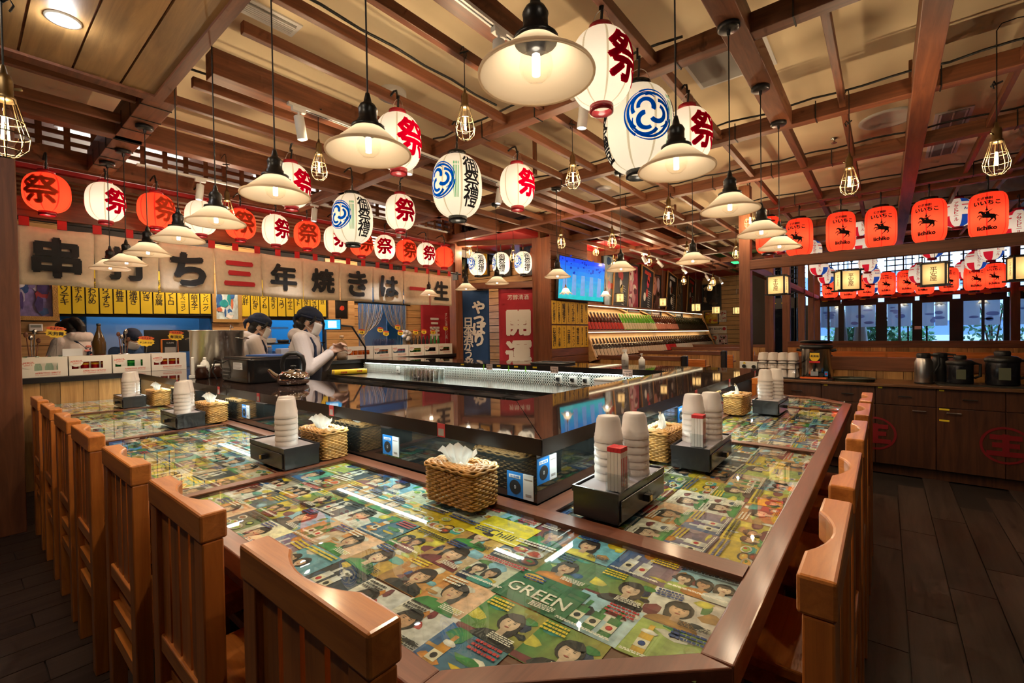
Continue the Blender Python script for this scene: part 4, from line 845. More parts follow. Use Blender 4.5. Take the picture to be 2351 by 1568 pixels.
# ---------------------------------------------------------------- track lights
def track(x0,x1,y,z,label,spots,axis='x'):
    t=thing('light_track',label,'track light',(0,0,0)); MB().box(x0,x1,y-.018,y+.018,z-.02,z).build('rail',WHITE,t); MB().box(x0+.03,x1-.03,y-.004,y+.004,z-.0215,z-.02).build('slot',BLK,t)
    for i,(sx,tilt) in enumerate(spots):
        s=thing('track_spot','white cylinder spotlight on the track, '+label.split(',')[0]+', number','light'); s.location=(sx,y,z-.02)
        lbl=['first','second','third','fourth','fifth'][i]; s['label']='white cylinder spotlight, '+lbl+' on the '+label; s['category']='light'
        MB().box(-.05,.05,-.016,.016,-.03,0).build('adapter',WHITE,s); MB().tube((0,0,-.03),(0,0,-.06),.008,n=8).build('stem',WHITE,s)
        M=Matrix.Translation((0,0,-.06))@Matrix.Rotation(tilt[0],4,'X')@Matrix.Rotation(tilt[1],4,'Y')
        m=MB(); m.lathe([(0,0),(.033,0),(.036,-.004),(.036,-.17),(.031,-.172),(.029,-.155)],20,0); m.lathe([(.03,-.158),(0,-.158)],20,1); m.v=[tuple(M@Vector(v)) for v in m.v]; m.build('spot_head',[WHITE,emis('spot_glow',(.93,.96,1),14)],s)
        l=lamp('spot_light',tuple(M@Vector((0,0,-.18))),LP['spot'],(.95,.96,1),.03,s,'SPOT',None,None,1.3); l.rotation_euler=M.to_euler()
track(1.6,4.4,3.42,3.2,'white track under the second ceiling beam',[(1.68,(0,-.15)),(2.72,(0,.1)),(4.0,(.1,.1))]); track(1.45,4.3,1.7,3.2,'white track under the near ceiling beam',[(2.0,(0,.05)),(2.95,(.1,.05))])
track(1.2,5.4,5.83,3.23,'white track below the lattice screen',[(1.75,(0,.1)),(3.05,(0,.1)),(4.4,(.1,0))]); track(8.5,15.5,3.9,3.1,'white track before the bottle shelf',[(9.1,(-.5,.1)),(9.9,(-.6,-.5)),(11.5,(-.7,.3)),(13.4,(-.6,.2)),(14.8,(-.6,.4))])
# black cables clipped along the grid
CB=Random=random.Random(4)
def cable(pts,label): m=MB(); m.path(pts,.009,5); tag(m.build('power_cable',BLK,None),label,'cable','black cables clipped along the ceiling grid')
for X,ya,yb in ((3.05,1.0,3.4),(4.6,-1.5,3.4),(5.95,-2.5,5.6),(7.5,-3,3.6),(9.35,-1,3.6)):
    n=int((yb-ya)/.16); cable([(X-.058,ya+(yb-ya)*i/n,3.335+.025*abs(math.sin(i*.9))+.01*CB.random()) for i in range(n+1)],'black power cable lying wavy along a ceiling cross beam')
cable([(1.1+.25*i,2.46,3.315+.012*(i%2)) for i in range(8)],'black power cable along the batten by the second cone lamp'); cable([(.95+.25*i,3.72,3.315+.012*(i%2)) for i in range(9)],'black power cable along the batten by the third cone lamp')
TIE=MB(); TIE.box(-.004,.004,-.056,.056,-.004,.0).box(-.004,.004,-.056,-.052,-.004,.14).box(-.004,.004,.052,.056,-.004,.14); tm=TIE.mesh('cable_tie'); tm.materials.append(BLK)
for X in (3.05,4.6,5.95,7.5):
    for k in range(9): o=obj('cable_tie',tm,ce,(X,-2.2+.62*k+.2*CB.random(),3.199),PI/2)
for k in range(7): obj('cable_tie',tm,ce,(1.0,4.25+.3*k,3.199),PI/2).scale=(1,1.75,1)
# ================================================================ kitchen front: counter, fabric banner, back wall
kc=thing('kitchen_counter','kitchen counter with black top and vertical wood panelling','counter')
MB().box(.33,6.08,6.365,6.95,1.045,1.1).build('black_top',LACQE,kc,bev=.003); MB().box(.35,6.06,6.43,6.9,0,1.045).build('body',DARK,kc)
bw=[.19,.14,.17,.12,.18]; x=.33; i=0
while x<1.25: w_=bw[i%5]; MB().box(x+.002,min(x+w_,1.26)-.002,6.408,6.43,0,1.045).build('panel_board',W_BOARDZ,kc); x+=w_; i+=1
# ---- long fabric banner
LINEN=mat('linen',(.80,.66,.48),.9,bump=.25,bs=300,vary=.06,vs=25)
nb=thing('noren_banner','long cream fabric banner with black and red Japanese characters','banner')
YB=6.33; edges=[36,217,365,492,600,695,780,855,925,985,1040]; XE=[PY(e,600,YB).x for e in edges]
zt,zb=2.565,1.995; XE[-1]-=.06
for k,chh in enumerate('串打ち三年焼きは一生'):
    x0,x1=XE[k],XE[k+1]; m=MB(); nx,nz=14,9; vs=[]
    for j in range(nz+1):
        v=j/nz; gap=.012*max(0,(v-.25))
        for i in range(nx+1):
            u=i/nx; xx=x0+gap+(x1-x0-2*gap)*u; z=zt-(zt-zb)*v-.012*math.sin(PI*u)*(1-v)+.008*math.sin(k*2.1+u*3)*v
            vs.append((xx,YB+.012*math.sin(u*7+k*1.7)*v+.02*v*math.sin(k*1.3),z))
    m.add(vs,[(j*(nx+1)+i,j*(nx+1)+i+1,(j+1)*(nx+1)+i+1,(j+1)*(nx+1)+i) for j in range(nz) for i in range(nx)],0,smooth=True); p=m.build('cloth_panel',LINEN,nb)
    so_=p.modifiers.new('thick','SOLIDIFY'); so_.thickness=.002; so_.offset=1
    key=(chh,.045,False,3); a,b_=tsize(key); s_=min(.36/a,.40/b_) if chh not in '一' else .36/a
    m=MB(); m.text(key,frame(((x0+x1)/2,YB-.026,(zt+zb)/2-.01),(1,0,0),(0,0,1)),0,s_); m.build('brush_character',REDINK if chh in '三一' else INK,p)
m=MB(); m.tube((.2,YB,2.625),(6.2,YB,2.625),.016,n=10); m.build('rod',BLACK,nb)
for i in range(22): xx=XE[0]+.06+(XE[-1]-XE[0]-.12)*i/21; MB().box(-.035,.035,-.02,-.017,-.07,.02).box(-.035,.035,-.02,.02,.017,.02).build('loop',mat('loop_red',(.5,.015,.015),.8),nb,(xx,YB,2.625))
for xx in (.31,6.1): MB().box(-.018,.018,-.02,.1,-.12,.03).build('bracket',BLACK,nb,(xx,YB,2.625))
# ---- back wall with openings into the blue-lit kitchen
YW=8.0
def kx(px): return PY(px,740,YW).x
def kz_(px,py): return PY(px,py,YW).z
o1=(kx(138),kx(486)); o2=(kx(596),kx(748)); o3=(kx(822),kx(930)); zt1=kz_(300,728)
m=MB(); m.box(-.3,7.5,YW,YW+.1,0,.95); m.box(-.3,7.5,YW,YW+.1,2.45,3.2); m.box(-.3,o1[0],YW,YW+.1,.95,2.45); m.box(o1[1],o2[0],YW,YW+.1,.95,2.45); m.box(o2[1],o3[0],YW,YW+.1,.95,2.45); m.box(o3[1],7.5,YW,YW+.1,.95,2.45); m.box(o1[0],o1[1],YW,YW+.1,zt1,2.45); m.box(o2[0],o2[1],YW,YW+.1,kz_(670,735),2.45)
wk=struct(m.build('wall_back',DARK))
for a,b_ in ((-.3,o1[0]),(o1[1],o2[0]),(o2[1],o3[0]),(o3[1],7.5)):
    for i in range(17): MB().box(a+.003,b_-.003,-.02,0,.004,.146).build('board',W_BOARDX,wk,(0,YW,.95+.0+i*.15-.15))
# blue-lit steel kitchen beyond
kb=thing('steel_kitchen','blue-lit stainless kitchen equipment behind the serving hatch','kitchen unit'); BSTEEL=mat('kitchen_steel',(.45,.5,.55),.3,.7)
MB().box(-.2,7.4,9.75,9.85,0,3.0).build('back_panel',mat('teal_wall',(.10,.28,.36),.4),kb)
for a,b_,c,d,e in ((.9,1.9,9.0,.9,1.75),(2.0,2.9,9.1,1.2,2.3),(3.0,3.9,9.2,.95,2.1),(4.0,5.2,9.0,.9,1.2),(1.2,2.6,8.9,1.9,2.4),(5.2,6.4,9.0,0,2.0)): MB().box(a,b_,c,9.74,max(0,d-.9),e).build('equipment',BSTEEL,kb,bev=.01)
for i in range(4): MB().box(.9+i*1.1,1.9+i*1.1,8.95,9.0,1.52+.05*i,1.56+.05*i).build('shelf',BSTEEL,kb)
lamp('kitchen_light',(1.8,8.6,2.6),110,(.1,.45,1),.15); lamp('kitchen_light',(4.6,8.6,2.6),110,(.1,.45,1),.15); lamp('kitchen_work_light',(2.4,7.2,2.95),60,(1,.8,.58),.2); lamp('kitchen_work_light',(4.8,7.2,2.95),50,(1,.8,.58),.2)
# ---- yellow handwritten menu strips
def strip(p,rt,w_,h,txt,lab,grp,m=YEL):
    mb=MB(); M=frame((0,0,0),rt,(0,0,1)); mb.box(-w_/2,w_/2,-h/2,h/2,0,.002,0,M); key=(txt,.012,True); s_=min(w_*.68/tsize(key)[0],h*.86/tsize(key)[1])
    mb.text(key,M@Matrix.Translation((0,0,.003)),1,s_); tag(mb.build('menu_strip',[m,INK],None,p),lab,'sign',grp)
NTH=['first','second','third','fourth','fifth','sixth','seventh','eighth','ninth','tenth','eleventh','twelfth']
S1=['イカソテキ','白菜キムチ','中華わかめ','味付けうずら','焼き椎茸','ニラ塩焼き','えのき','キムチ豆腐','豚トントロ','アスパラうずベーコン','トマト先明太子','手作りハンバーグ']
e1=[131,165,196,228,260,291,322,351,379,406,434,459,485]; YS=YW-.05
MB().box(o1[0]-.05,o1[1]+.02,YS+.012,YS+.03,kz_(300,722),2.45).build('strip_board',BLACK,wk)
for i,t in enumerate(S1):
    a,b_=PY(e1[i],700,YS).x,PY(e1[i+1],700,YS).x; z0=PY(e1[i],720,YS).z; strip(((a+b_)/2,YS,z0+.3),(1,0,0),b_-a-.015,.6,t,'yellow menu strip above the kitchen hatch, '+NTH[i]+' from the pillar','yellow menu strips above the kitchen hatch')
MB().box(o2[0]-.35,o2[1]+.02,YS+.012,YS+.05,kz_(650,728),2.45).build('strip_board',BLACK,wk)
S2=['鶏の肝','九条川ねぎ','月見つくね','和風あさり','白キュウ','部屋サザエ','トマト','塩焼き','たこわさび','枝豆']
e2=[552,575,597,617,637,656,675,693,712,731,749]
for i,t in enumerate(S2):
    a,b_=PY(e2[i],700,YS).x,PY(e2[i+1],700,YS).x; z0=PY(e2[i],726,YS).z; strip(((a+b_)/2,YS,z0+.3),(1,0,0),b_-a-.015,.6,t,'yellow menu strip behind the two cooks, '+NTH[i]+' from the gilt picture','yellow menu strips behind the cooks')
# ---- framed pictures: plain generic stand-ins
def picture(name,p,rt,w_,h,lab,fm,cols,seed,fw=.05,mats=None,glow=0):
    r=random.Random(seed); M=frame((0,0,0),rt,(0,0,1)); t=thing(name,lab,'picture',p); m=MB()
    m.box(-w_/2-fw,w_/2+fw,-h/2-fw,-h/2,0,.04,0,M); m.box(-w_/2-fw,w_/2+fw,h/2,h/2+fw,0,.04,0,M); m.box(-w_/2-fw,-w_/2,-h/2,h/2,0,.04,0,M); m.box(w_/2,w_/2+fw,-h/2,h/2,0,.04,0,M); m.build('frame',fm,t)
    m=MB(); z=.01; m.poly([M@Vector((x,y,z)) for x,y in ((-w_/2,-h/2),(w_/2,-h/2),(w_/2,h/2),(-w_/2,h/2))],0,lin(cols[0]))
    for k in range(16):
        z+=.0006; cx,cy=r.uniform(-.4,.4)*w_,r.uniform(-.42,.42)*h; rx,ry=r.uniform(.05,.28)*w_,r.uniform(.04,.22)*h; rx=min(rx,w_/2-abs(cx)); ry=min(ry,h/2-abs(cy)); n=r.choice((5,7,12)); o=r.uniform(0,6)
        m.poly([M@Vector((cx+rx*r.uniform(.7,1)*math.cos(o+2*PI*i/n),cy+ry*r.uniform(.7,1)*math.sin(o+2*PI*i/n),z)) for i in range(n)],0,lin(r.choice(cols)))
    m.build('print',PRINTG,t); return t
def pict_px(name,x0,y0,x1,y1,Y,lab,fm,cols,seed,fw=.05):
    a=PY(x0,(y0+y1)/2,Y); b_=PY(x1,(y0+y1)/2,Y); xm=(x0+x1)/2; zt_=PY(xm,y0,Y).z; zb_=PY(xm,y1,Y).z
    return picture(name,((a.x+b_.x)/2,Y-.0,(zt_+zb_)/2),(1,0,0),b_.x-a.x,zt_-zb_,lab,fm,cols,seed,fw)
pict_px('painting',30,600,119,726,YW-.03,'purple and white abstract picture in a gilt frame beside the pillar',GOLD,['#8d80c0','#5a4a8a','#ece8f2','#3d5fa0','#b54a56','#c9c4e4'],3); pict_px('painting',494,640,545,733,YW-.03,'turquoise and white abstract picture in a gilt frame',GOLD,['#cfe6ea','#2aa0a8','#f4f2ea','#3c6fb0','#d87a5a'],8)
pict_px('painting',767,690,797,732,YW-.03,'small dark picture with red shapes in a broad wooden frame',W_BOARDX,['#14100e','#1d1512','#c8381f','#e0532a','#14100e'],12,.13)
# bead curtain over the right kitchen window
bcu=thing('bead_curtain','swagged beaded string curtain in the kitchen window','curtain'); BEAD=mat('bead',(.45,.36,.26),.35,.3); m=MB()
xa,xb=o3; zt3=kz_(876,700)
MB().tube((xa-.1,YW-.04,zt3+.03),(xb+.1,YW-.04,zt3+.03),.02,n=8).build('rod',BLACK,bcu)
for sgn,xs,xe in ((1,xa,xa+.05),(-1,xb,xb-.05)):
    for k in range(26):
        u=k/25; x0=xs+sgn*u*(xb-xa)*.5; pts=[]
        for q in range(9): v=q/8; pts.append((x0+(xe-x0)*v**1.6,YW-.05-.02*math.sin(k),zt3-(.35+.55*(1-u*.4))*v*(1.0-.25*u*v)-.12*u*math.sin(PI*v)))
        m.path(pts,.006,4)
    for k in range(10): x0=xe+sgn*(.012*k-.05); m.tube((x0,YW-.05,zt3-.7),(x0,YW-.05,zt3-1.3),.006,n=4)
o=m.build('bead_strings',BEAD,bcu); o['kind']='stuff'
m=MB(); r=random.Random(2)
for k in range(9): m.ell((xb-.02+r.uniform(-.1,.1),YW-.1+r.uniform(-.04,.04),zt3-.62+r.uniform(-.1,.12)),(.05,.05,.045),8,6)
m.build('white_flowers',mat('flower_white',(.75,.72,.66),.7),bcu)
# ---- hanging banners
def vban(name,p,rt,w_,h,mc,lab,texts):
    M=frame((0,0,0),rt,(0,0,1)); t=thing(name,lab,'banner',p); nx,nz=10,8; vs=[]
    for j in range(nz+1):
        for i in range(nx+1): u,v=i/nx,j/nz; vs.append(M@Vector(((u-.5)*w_,-h*v,.008*math.sin(u*6+v*3))))
    m=MB(); m.add(vs,[(j*(nx+1)+i,j*(nx+1)+i+1,(j+1)*(nx+1)+i+1,(j+1)*(nx+1)+i) for j in range(nz) for i in range(nx)],0,smooth=True); cl=m.build('cloth',mc,t); so_=cl.modifiers.new('thick','SOLIDIFY'); so_.thickness=.002
    for tx,bx_,x,y,sz,vert in texts: m=MB(); m.text((tx,bx_,vert,2),M@Matrix.Translation((x*w_,-y*h,.013)),0,sz); m.build('lettering',mat('banner_white',(.82,.78,.72),.7),cl)
    MB().tube(M@Vector((-w_/2,.01,0)),M@Vector((w_/2,.01,0)),.008,n=6).build('rod',BLACK,t); return t
struct(MB().box(.3,6.2,6.95,7.0,3.2,3.72).build('wall_upper',WALLW))
dg=Vector((.78,-1.25,0)).normalized()
def dpt(px): # on the slanting plane just behind the lower beam
    r=ray(px,700); n=Vector((1.25,.78,0)).normalized(); p0=Vector((6.2,6.36,0))+n*.13; k=(p0-Vector((0,0,0))).dot(n)/Vector((r.x,r.y,0)).dot(n); return C0+r*k
a,b_=dpt(1050),dpt(1123); vban('hanging_banner',((a.x+b_.x)/2,(a.y+b_.y)/2,2.32),dg,(b_-a).length,1.62,mat('banner_blue',(.012,.055,.17),.8,vary=.1),'blue hanging banner with white brush lettering',[('やっぱり',.05,.18,.40,.27,True),('日本酒がうま',.03,-.16,.62,.2,True)])
a,b_=dpt(1145),dpt(1235); vban('hanging_banner',((a.x+b_.x)/2,(a.y+b_.y)/2,2.33),dg,(b_-a).length,1.64,mat('banner_red',(.42,.02,.035),.8,vary=.06),'red hanging banner with two large white characters',[('芳醇清酒',0,0,.10,.105,False),('開',.05,0,.40,.52,False),('運',.05,0,.76,.52,False)])
a,b_=PY(966,720,YW-.04),PY(1032,720,YW-.04); vban('hanging_banner',((a.x+b_.x)/2,YW-.038,2.35),(1,0,0),b_.x-a.x,1.5,mat('banner_red',(.42,.02,.035),.8),'red hanging banner with white lettering behind the fabric banner',[('三井',.05,-.05,.5,.3,True),('オレには酒、いい風',0,.36,.45,.085,True)])
for px,py,w_,lab,cs,sd in ((1062,605,34,'framed dark collage picture, first behind the small lanterns',['#2a2620','#a48a4a','#d8c890','#5a6a50'],4),(1110,600,40,'framed golden collage picture behind the small lanterns',['#b98a22','#e0c050','#7a4a18','#f0e0a0'],5),(1160,598,42,'framed crowded collage picture behind the small lanterns',['#3a3228','#c89040','#8a3a2a','#d8d0b0'],6),(1213,595,44,'framed pale collage picture beside the television wall post',['#203048','#c8b890','#a05a3a','#e0d8c0'],7)):
    q=PX(px,py,7.5); picture('poster',(7.49,q.y,q.z),(0,-1,0),w_*q.length/FPX*.75,.62,lab,BLACK,cs,sd,.03)
for x in (1.3,3.2,5.1):  # unseen tubes added to brighten the space behind the lattice
    t=thing('lattice_fill_light','unseen white tube light added behind the wooden lattice, '+{1.3:'near the pillar',3.2:'in the middle',5.1:'near the corner post'}[x],'light',(x,6.66,3.66)); MB().box(-.6,.6,-.03,.03,.02,.06).build('batten',WHITE,t); MB().tube((-.57,0,0),(.57,0,0),.014,n=10).build('tube',emis('lattice_fill_glow',(1,.95,.88),3),t); lamp('lattice_fill_lamp',(0,0,-.02),4,(1,.93,.84),.1,t)
# ================================================================ people
SKINM=mat('skin',(.62,.38,.27),.5); HOOD=mat('hoodie_fabric',(.62,.55,.52),.9,bump=.2,bs=150); NAVY=mat('navy_cloth',(.012,.02,.05),.85,bump=.15,bs=200); BLUEC=mat('blue_uniform',(.015,.05,.13),.85); MASKM=mat('face_mask',(.8,.78,.76),.7); HAIRM=mat('black_hair',(.012,.009,.008),.45); TROU=mat('dark_trousers',(.02,.02,.025),.8); PRNT=mat('coral_print',(.75,.25,.2),.7); EYE=mat('eye_dark',(.02,.015,.012),.3); EYEW=mat('eye_white',(.75,.72,.68),.4)
def fuse(mb,name,m,parent,vox=.007,smooth=4):
    """grow one continuous skin over the overlapping body volumes"""
    o=mb.build(name,m,parent); r=o.modifiers.new('fuse','REMESH'); r.mode='VOXEL'; r.voxel_size=vox; r.use_smooth_shade=True
    s=o.modifiers.new('smooth','SMOOTH'); s.iterations=smooth; s.factor=.5; return o
def hand(m,w,d,up,side,curl=1.0,s=1.0):
    """palm, four bent fingers of unequal length and a thumb leaving the side of the palm"""
    d=Vector(d).normalized(); up=(Vector(up)-d*Vector(up).dot(d)).normalized(); lt=up.cross(d)*side; w=Vector(w)
    m.tube(w-d*.03,w+d*.02,.024*s,.026*s,n=10); c=w+d*.05*s
    Mx=Matrix((( d.x,lt.x,up.x),(d.y,lt.y,up.y),(d.z,lt.z,up.z))); m.ell(c,(.05*s,.042*s,.017*s),12,8,0,Mx)
    for k,(off,L) in enumerate(((.030,.9),(.010,1.0),(-.010,.94),(-.029,.75))):
        p=c+d*.036*s+lt*off*s; a=0; pts=[p-d*.02*s]; 
        for seg in (.036,.026,.02): dd=d*math.cos(a)-up*math.sin(a); p=p+dd*seg*L*s; pts.append(p); a+=.55*curl
        m.path(pts,[.0098*s,.0095*s,.0088*s,.0075*s],8)
        m.ell(pts[-1],(.0078*s,)*3,8,6)
    p=c-d*.02*s+lt*.034*s; pts=[p-lt*.015*s]
    for dd,L in ((d*.55+lt*.75-up*.25*curl,.04),(d*.85+lt*.2-up*.5*curl,.032)): p=p+dd.normalized()*L*s; pts.append(p)
    m.path(pts,[.014*s,.0115*s,.0088*s],8); m.ell(pts[-1],(.009*s,)*3,8,6)
def person(loc,head,Ht,lean,label,top,arms,htilt=(0,0),hair='bun',cap=None,mask=True,hood=True,prints=True):
    S=Ht/1.68; t=thing('person',label,'person',loc,head)
    def U(p):     # upper body leans forward about the hips
        x,y,z=[c*S for c in p]; h=.92*S; dz=z-h
        if dz<=0: return Vector((x,y,z))
        return Vector((x*math.cos(lean)+dz*math.sin(lean),y,h+dz*math.cos(lean)-x*math.sin(lean)))
    hc=U((.03,0,1.545)); RM=Matrix.Rotation(lean*.6+htilt[0],3,'Y')@Matrix.Rotation(0,3,'Z'); RM=Matrix.Rotation(htilt[1],3,'Z')@RM
    def Hd(p): return hc+RM@(Vector(p)*S)
    def ell(m,p,r,fn=U,M=None): m.ell(fn(p),tuple(c*S for c in r),14,10,0,M if M is not None else Matrix.Rotation(lean,3,'Y'))
    HM=RM
    # ---- body: one continuous skin from head to feet
    b=MB(); b.ell(Hd((0,0,.02)),(.092*S,.074*S,.095*S),18,14,0,HM); b.ell(Hd((.028,0,-.045)),(.062*S,.056*S,.065*S),16,12,0,HM); b.ell(Hd((.052,0,-.085)),(.03*S,.03*S,.026*S),12,8,0,HM)
    b.path([Hd((.083,0,.02)),Hd((.103,0,-.012)),Hd((.09,0,-.028))],[.010*S,.015*S,.008*S],8)
    for s in (-1,1): b.ell(Hd((-.008,s*.075,-.005)),(.022*S,.010*S,.033*S),10,8,0,HM)
    b.tube(U((-.01,0,1.38)),Hd((-.01,0,-.04)),.058*S,.052*S,n=12)
    ell(b,(0,0,1.30),(.105,.155,.17)); ell(b,(0,0,1.08),(.095,.135,.2)); ell(b,(0,0,.93),(.11,.155,.14))
    W_=[]
    for s,(el,wr) in zip((1,-1),arms):
        sh=U((0,s*.165,1.385)); e=U(el) if len(el)==3 else el; w_=U(wr); b.tube(sh,e,.046*S,.037*S,n=10); b.ell(e,(.04*S,)*3,10,8); b.tube(e,w_,.037*S,.025*S,n=10); W_.append((sh,e,w_,s))
        hand(b,w_,(w_-e).normalized()*.7+Vector((.5,-s*.35,-.1)),(0,s*.55,.85),-s,1.0,S)
    for s in (-1,1):
        b.tube((0,s*.09*S,.92*S),(.02*S,s*.10*S,.5*S),.082*S,.055*S,n=10); b.tube((.02*S,s*.10*S,.5*S),(0,s*.1*S,.08*S),.055*S,.036*S,n=10); b.ell((.05*S,s*.1*S,.04*S),(.12*S,.042*S,.04*S),12,8)
    body=fuse(b,'body',SKINM,t,.0065)
    # ---- face details
    for s in (-1,1):
        e=MB(); e.ell(Hd((.078,s*.032,.018)),(.008*S,.014*S,.007*S),10,6,0,HM); ey=e.build('eye',EYEW,t); e=MB(); e.ell(Hd((.0845,s*.032,.017)),(.004*S,.006*S,.006*S),8,6,0,HM); e.build('iris',EYE,ey)
        e=MB(); e.path([Hd((.088,s*.016,.038)),Hd((.086,s*.034,.043)),Hd((.074,s*.05,.036))],.0032*S,5); e.build('eyebrow',HAIRM,t)
    e=MB(); e.path([Hd((.083,-.02,-.058)),Hd((.092,0,-.055)),Hd((.083,.02,-.058))],.005*S,6); e.build('mouth',mat('lips',(.45,.14,.12),.5),t)
    if mask:
        m=MB(); n,k=10,7; vs=[]
        for j in range(k):
            for i in range(n): u=(i/(n-1)-.5)*2; v=j/(k-1); vs.append(Hd(((.116-.012*abs(v-.35)*2)*math.cos(u*1.0)-.006,.083*math.sin(u*1.05),.012-.115*v+.012*abs(u))))
        m.add(vs,[(j*n+i,j*n+i+1,(j+1)*n+i+1,(j+1)*n+i) for j in range(k-1) for i in range(n-1)],0,smooth=True); mk=m.build('face_mask',MASKM,t); so_=mk.modifiers.new('t','SOLIDIFY'); so_.thickness=.003
        m=MB()
        for s in (-1,1): m.path([Hd((.06,s*.074,0)),Hd((.03,s*.081,.015)),Hd((-.02,s*.086,.02)),Hd((-.03,s*.083,-.02)),Hd((.05,s*.077,-.06))],.0018*S,4)
        m.build('ear_loop',MASKM,mk)
    # ---- hair and cap
    h=MB(); h.ell(Hd((-.022,0,.035)),(.094*S,.086*S,.098*S),16,12,0,HM); h.ell(Hd((-.06,0,-.035)),(.05*S,.07*S,.07*S),14,10,0,HM)
    for s in (-1,1): h.path([Hd((.05,s*.07,.075)),Hd((.045,s*.082,.03)),Hd((.02,s*.082,-.02))],[.016*S,.014*S,.006*S],8)
    if hair=='bun': h.ell(Hd((-.1,0,.06)),(.055*S,.055*S,.06*S),12,10,0,HM); h.path([Hd((-.12,0,.05)),Hd((-.15,0,-.03)),Hd((-.13,.01,-.12))],[.05*S,.045*S,.02*S],10); h.ell(Hd((.05,0,.085)),(.05*S,.075*S,.04*S),12,8,0,HM)
    if hair=='long': h.path([Hd((.075,.02,.07)),Hd((.11,.04,.02)),Hd((.12,.045,-.03)),Hd((.118,.05,-.08))],[.022*S,.012*S,.008*S,.003*S],8); h.path([Hd((-.09,0,-.02)),Hd((-.11,0,-.07)),Hd((-.09,0,-.11))],[.05*S,.04*S,.02*S],8)
    fuse(h,'hair',HAIRM,t,.006,3)
    if cap:
        c=MB(); c.ell(Hd((-.012,0,.075)),(.106*S,.094*S,.068*S),18,12,0,HM); c.ell(Hd((-.075,0,.06)),(.07*S,.075*S,.06*S),14,10,0,HM); c.ell(Hd((-.03,0,.105)),(.085*S,.082*S,.05*S),14,10,0,HM)
        if cap=='band': c.path([Hd((-.14,0,.04)),Hd((-.155,.01,.0)),Hd((-.13,.0,-.06))],[.022*S,.02*S,.008*S],8)
        cp=fuse(c,'cap',NAVY,t,.006,3)
        m=MB(); pts=[Hd((.098*math.cos(a)-.012,.09*math.sin(a),.052)) for a in [2*PI*i/24 for i in range(25)]]; m.path(pts,.011*S,6); m.build('cap_band',NAVY,cp)
    # ---- clothes
    c=MB(); ell(c,(0,0,1.29),(.135,.185,.19)); ell(c,(0,0,1.10),(.135,.18,.22)); ell(c,(0,0,.93),(.14,.185,.15)); c.tube(U((-.015,0,1.37)),U((-.01,0,1.455)),.088*S,.07*S,n=14)
    for sh,e,w_,s in W_: c.ell(sh,(.072*S,)*3,12,9); c.tube(sh,e,.072*S,.062*S,n=12); c.ell(e,(.064*S,)*3,12,8); d=(w_-e); c.tube(e,e+d*.86,.062*S,.045*S,n=12); c.ell(e+d*.84,(.05*S,.05*S,.05*S),10,8)
    if hood: c.ell(U((-.085,0,1.42)),(.075*S,.135*S,.07*S),14,10,0,Matrix.Rotation(lean-.4,3,'Y')); c.path([U((.085,.05,1.40)),U((.03,.12,1.435)),U((-.09,.1,1.45)),U((-.09,-.1,1.45)),U((.03,-.12,1.435)),U((.085,-.05,1.40))],.033*S,8)
    tp=fuse(c,'hoodie' if hood else 'uniform_jacket',top,t,.008,4)
    c=MB()
    for s in (-1,1): c.tube((0,s*.09*S,.96*S),(.02*S,s*.10*S,.5*S),.105*S,.075*S,n=12); c.tube((.02*S,s*.10*S,.5*S),(0,s*.1*S,.09*S),.075*S,.06*S,n=12)
    c.ell((0,0,.92*S),(.135*S,.18*S,.12*S),14,10); fuse(c,'trousers',TROU,t,.01,3)
    if hood:
        c=MB()
        for s in (-1,1): c.path([U((.13,s*.07,1.15)),U((.115,s*.09,1.33)),U((.03,s*.115,1.475)),U((-.1,s*.09,1.38)),U((-.135,-s*.03,1.2))],.014*S,6)
        c.build('apron_strap',NAVY,tp); c=MB(); n=9; vs=[]
        for j in range(6):
            for i in range(n): a=(i/(n-1)-.5)*2.3; v=j/5; vs.append(U((.158*math.cos(a)-.0,.2*math.sin(a),1.16-.45*v)))
        c.add(vs,[(j*n+i,j*n+i+1,(j+1)*n+i+1,(j+1)*n+i) for j in range(5) for i in range(n-1)],0,smooth=True); ap=c.build('apron',NAVY,tp); so_=ap.modifiers.new('t','SOLIDIFY'); so_.thickness=.004
        if prints:
            c=MB()
            for k,(yy,zz) in enumerate(((.0,1.30),(.03,1.25),(-.02,1.2),(.02,1.15))): c.ell(U((-.142,yy,zz)),(.006,.035,.014),8,6)
            for sh,e,w_,s in W_: mid=sh.lerp(e,.6); c.ell(mid+Vector((0,s*.064,0))*S,(.02*S,.012*S,.03*S),8,6)
            c.build('coral_print',PRNT,tp)
    return t,U,W_
q=Pd(690,745,4.5); ang_r=math.atan2(CR.y,CR.x)
g,U_,Wg=person((q.x,q.y,0),ang_r+.12,1.74,.10,'person in cream hoodie and navy headscarf with mask, holding a clear bottle',HOOD,[((.12,.20,1.13),(.27,.04,1.33)),((.11,-.22,1.12),(.26,-.04,1.29))],(.22,0),'long','band')
# the clear bottle held in both hands
bot=thing('dispenser_bottle','clear plastic bottle with brown contents held by the person in headscarf','bottle'); hb_=(Wg[0][2]+Wg[1][2])/2; a=ang_r+.12; off=Vector((hb_.x+.075,hb_.y,0)); bot.location=(q.x+off.x*math.cos(a)-off.y*math.sin(a),q.y+off.x*math.sin(a)+off.y*math.cos(a),hb_.z-.11)
CLR=glassy('clear_plastic',(.93,.94,.93),.05,1,.94); m=MB(); m.lathe([(0,0),(.052,.002),(.056,.02),(.055,.13),(.045,.175),(.02,.205),(.017,.225)],20); m.build('bottle_body',CLR,bot); m=MB(); m.lathe([(0,.225),(.02,.225),(.02,.25),(0,.25)],14); m.build('cap',mat('tan_cap',(.5,.33,.18),.5),bot); m=MB(); m.lathe([(0,.006),(.05,.006),(.05,.07),(0,.075)],18); m.build('contents',mat('brown_sauce',(.28,.17,.1),.5),bot)
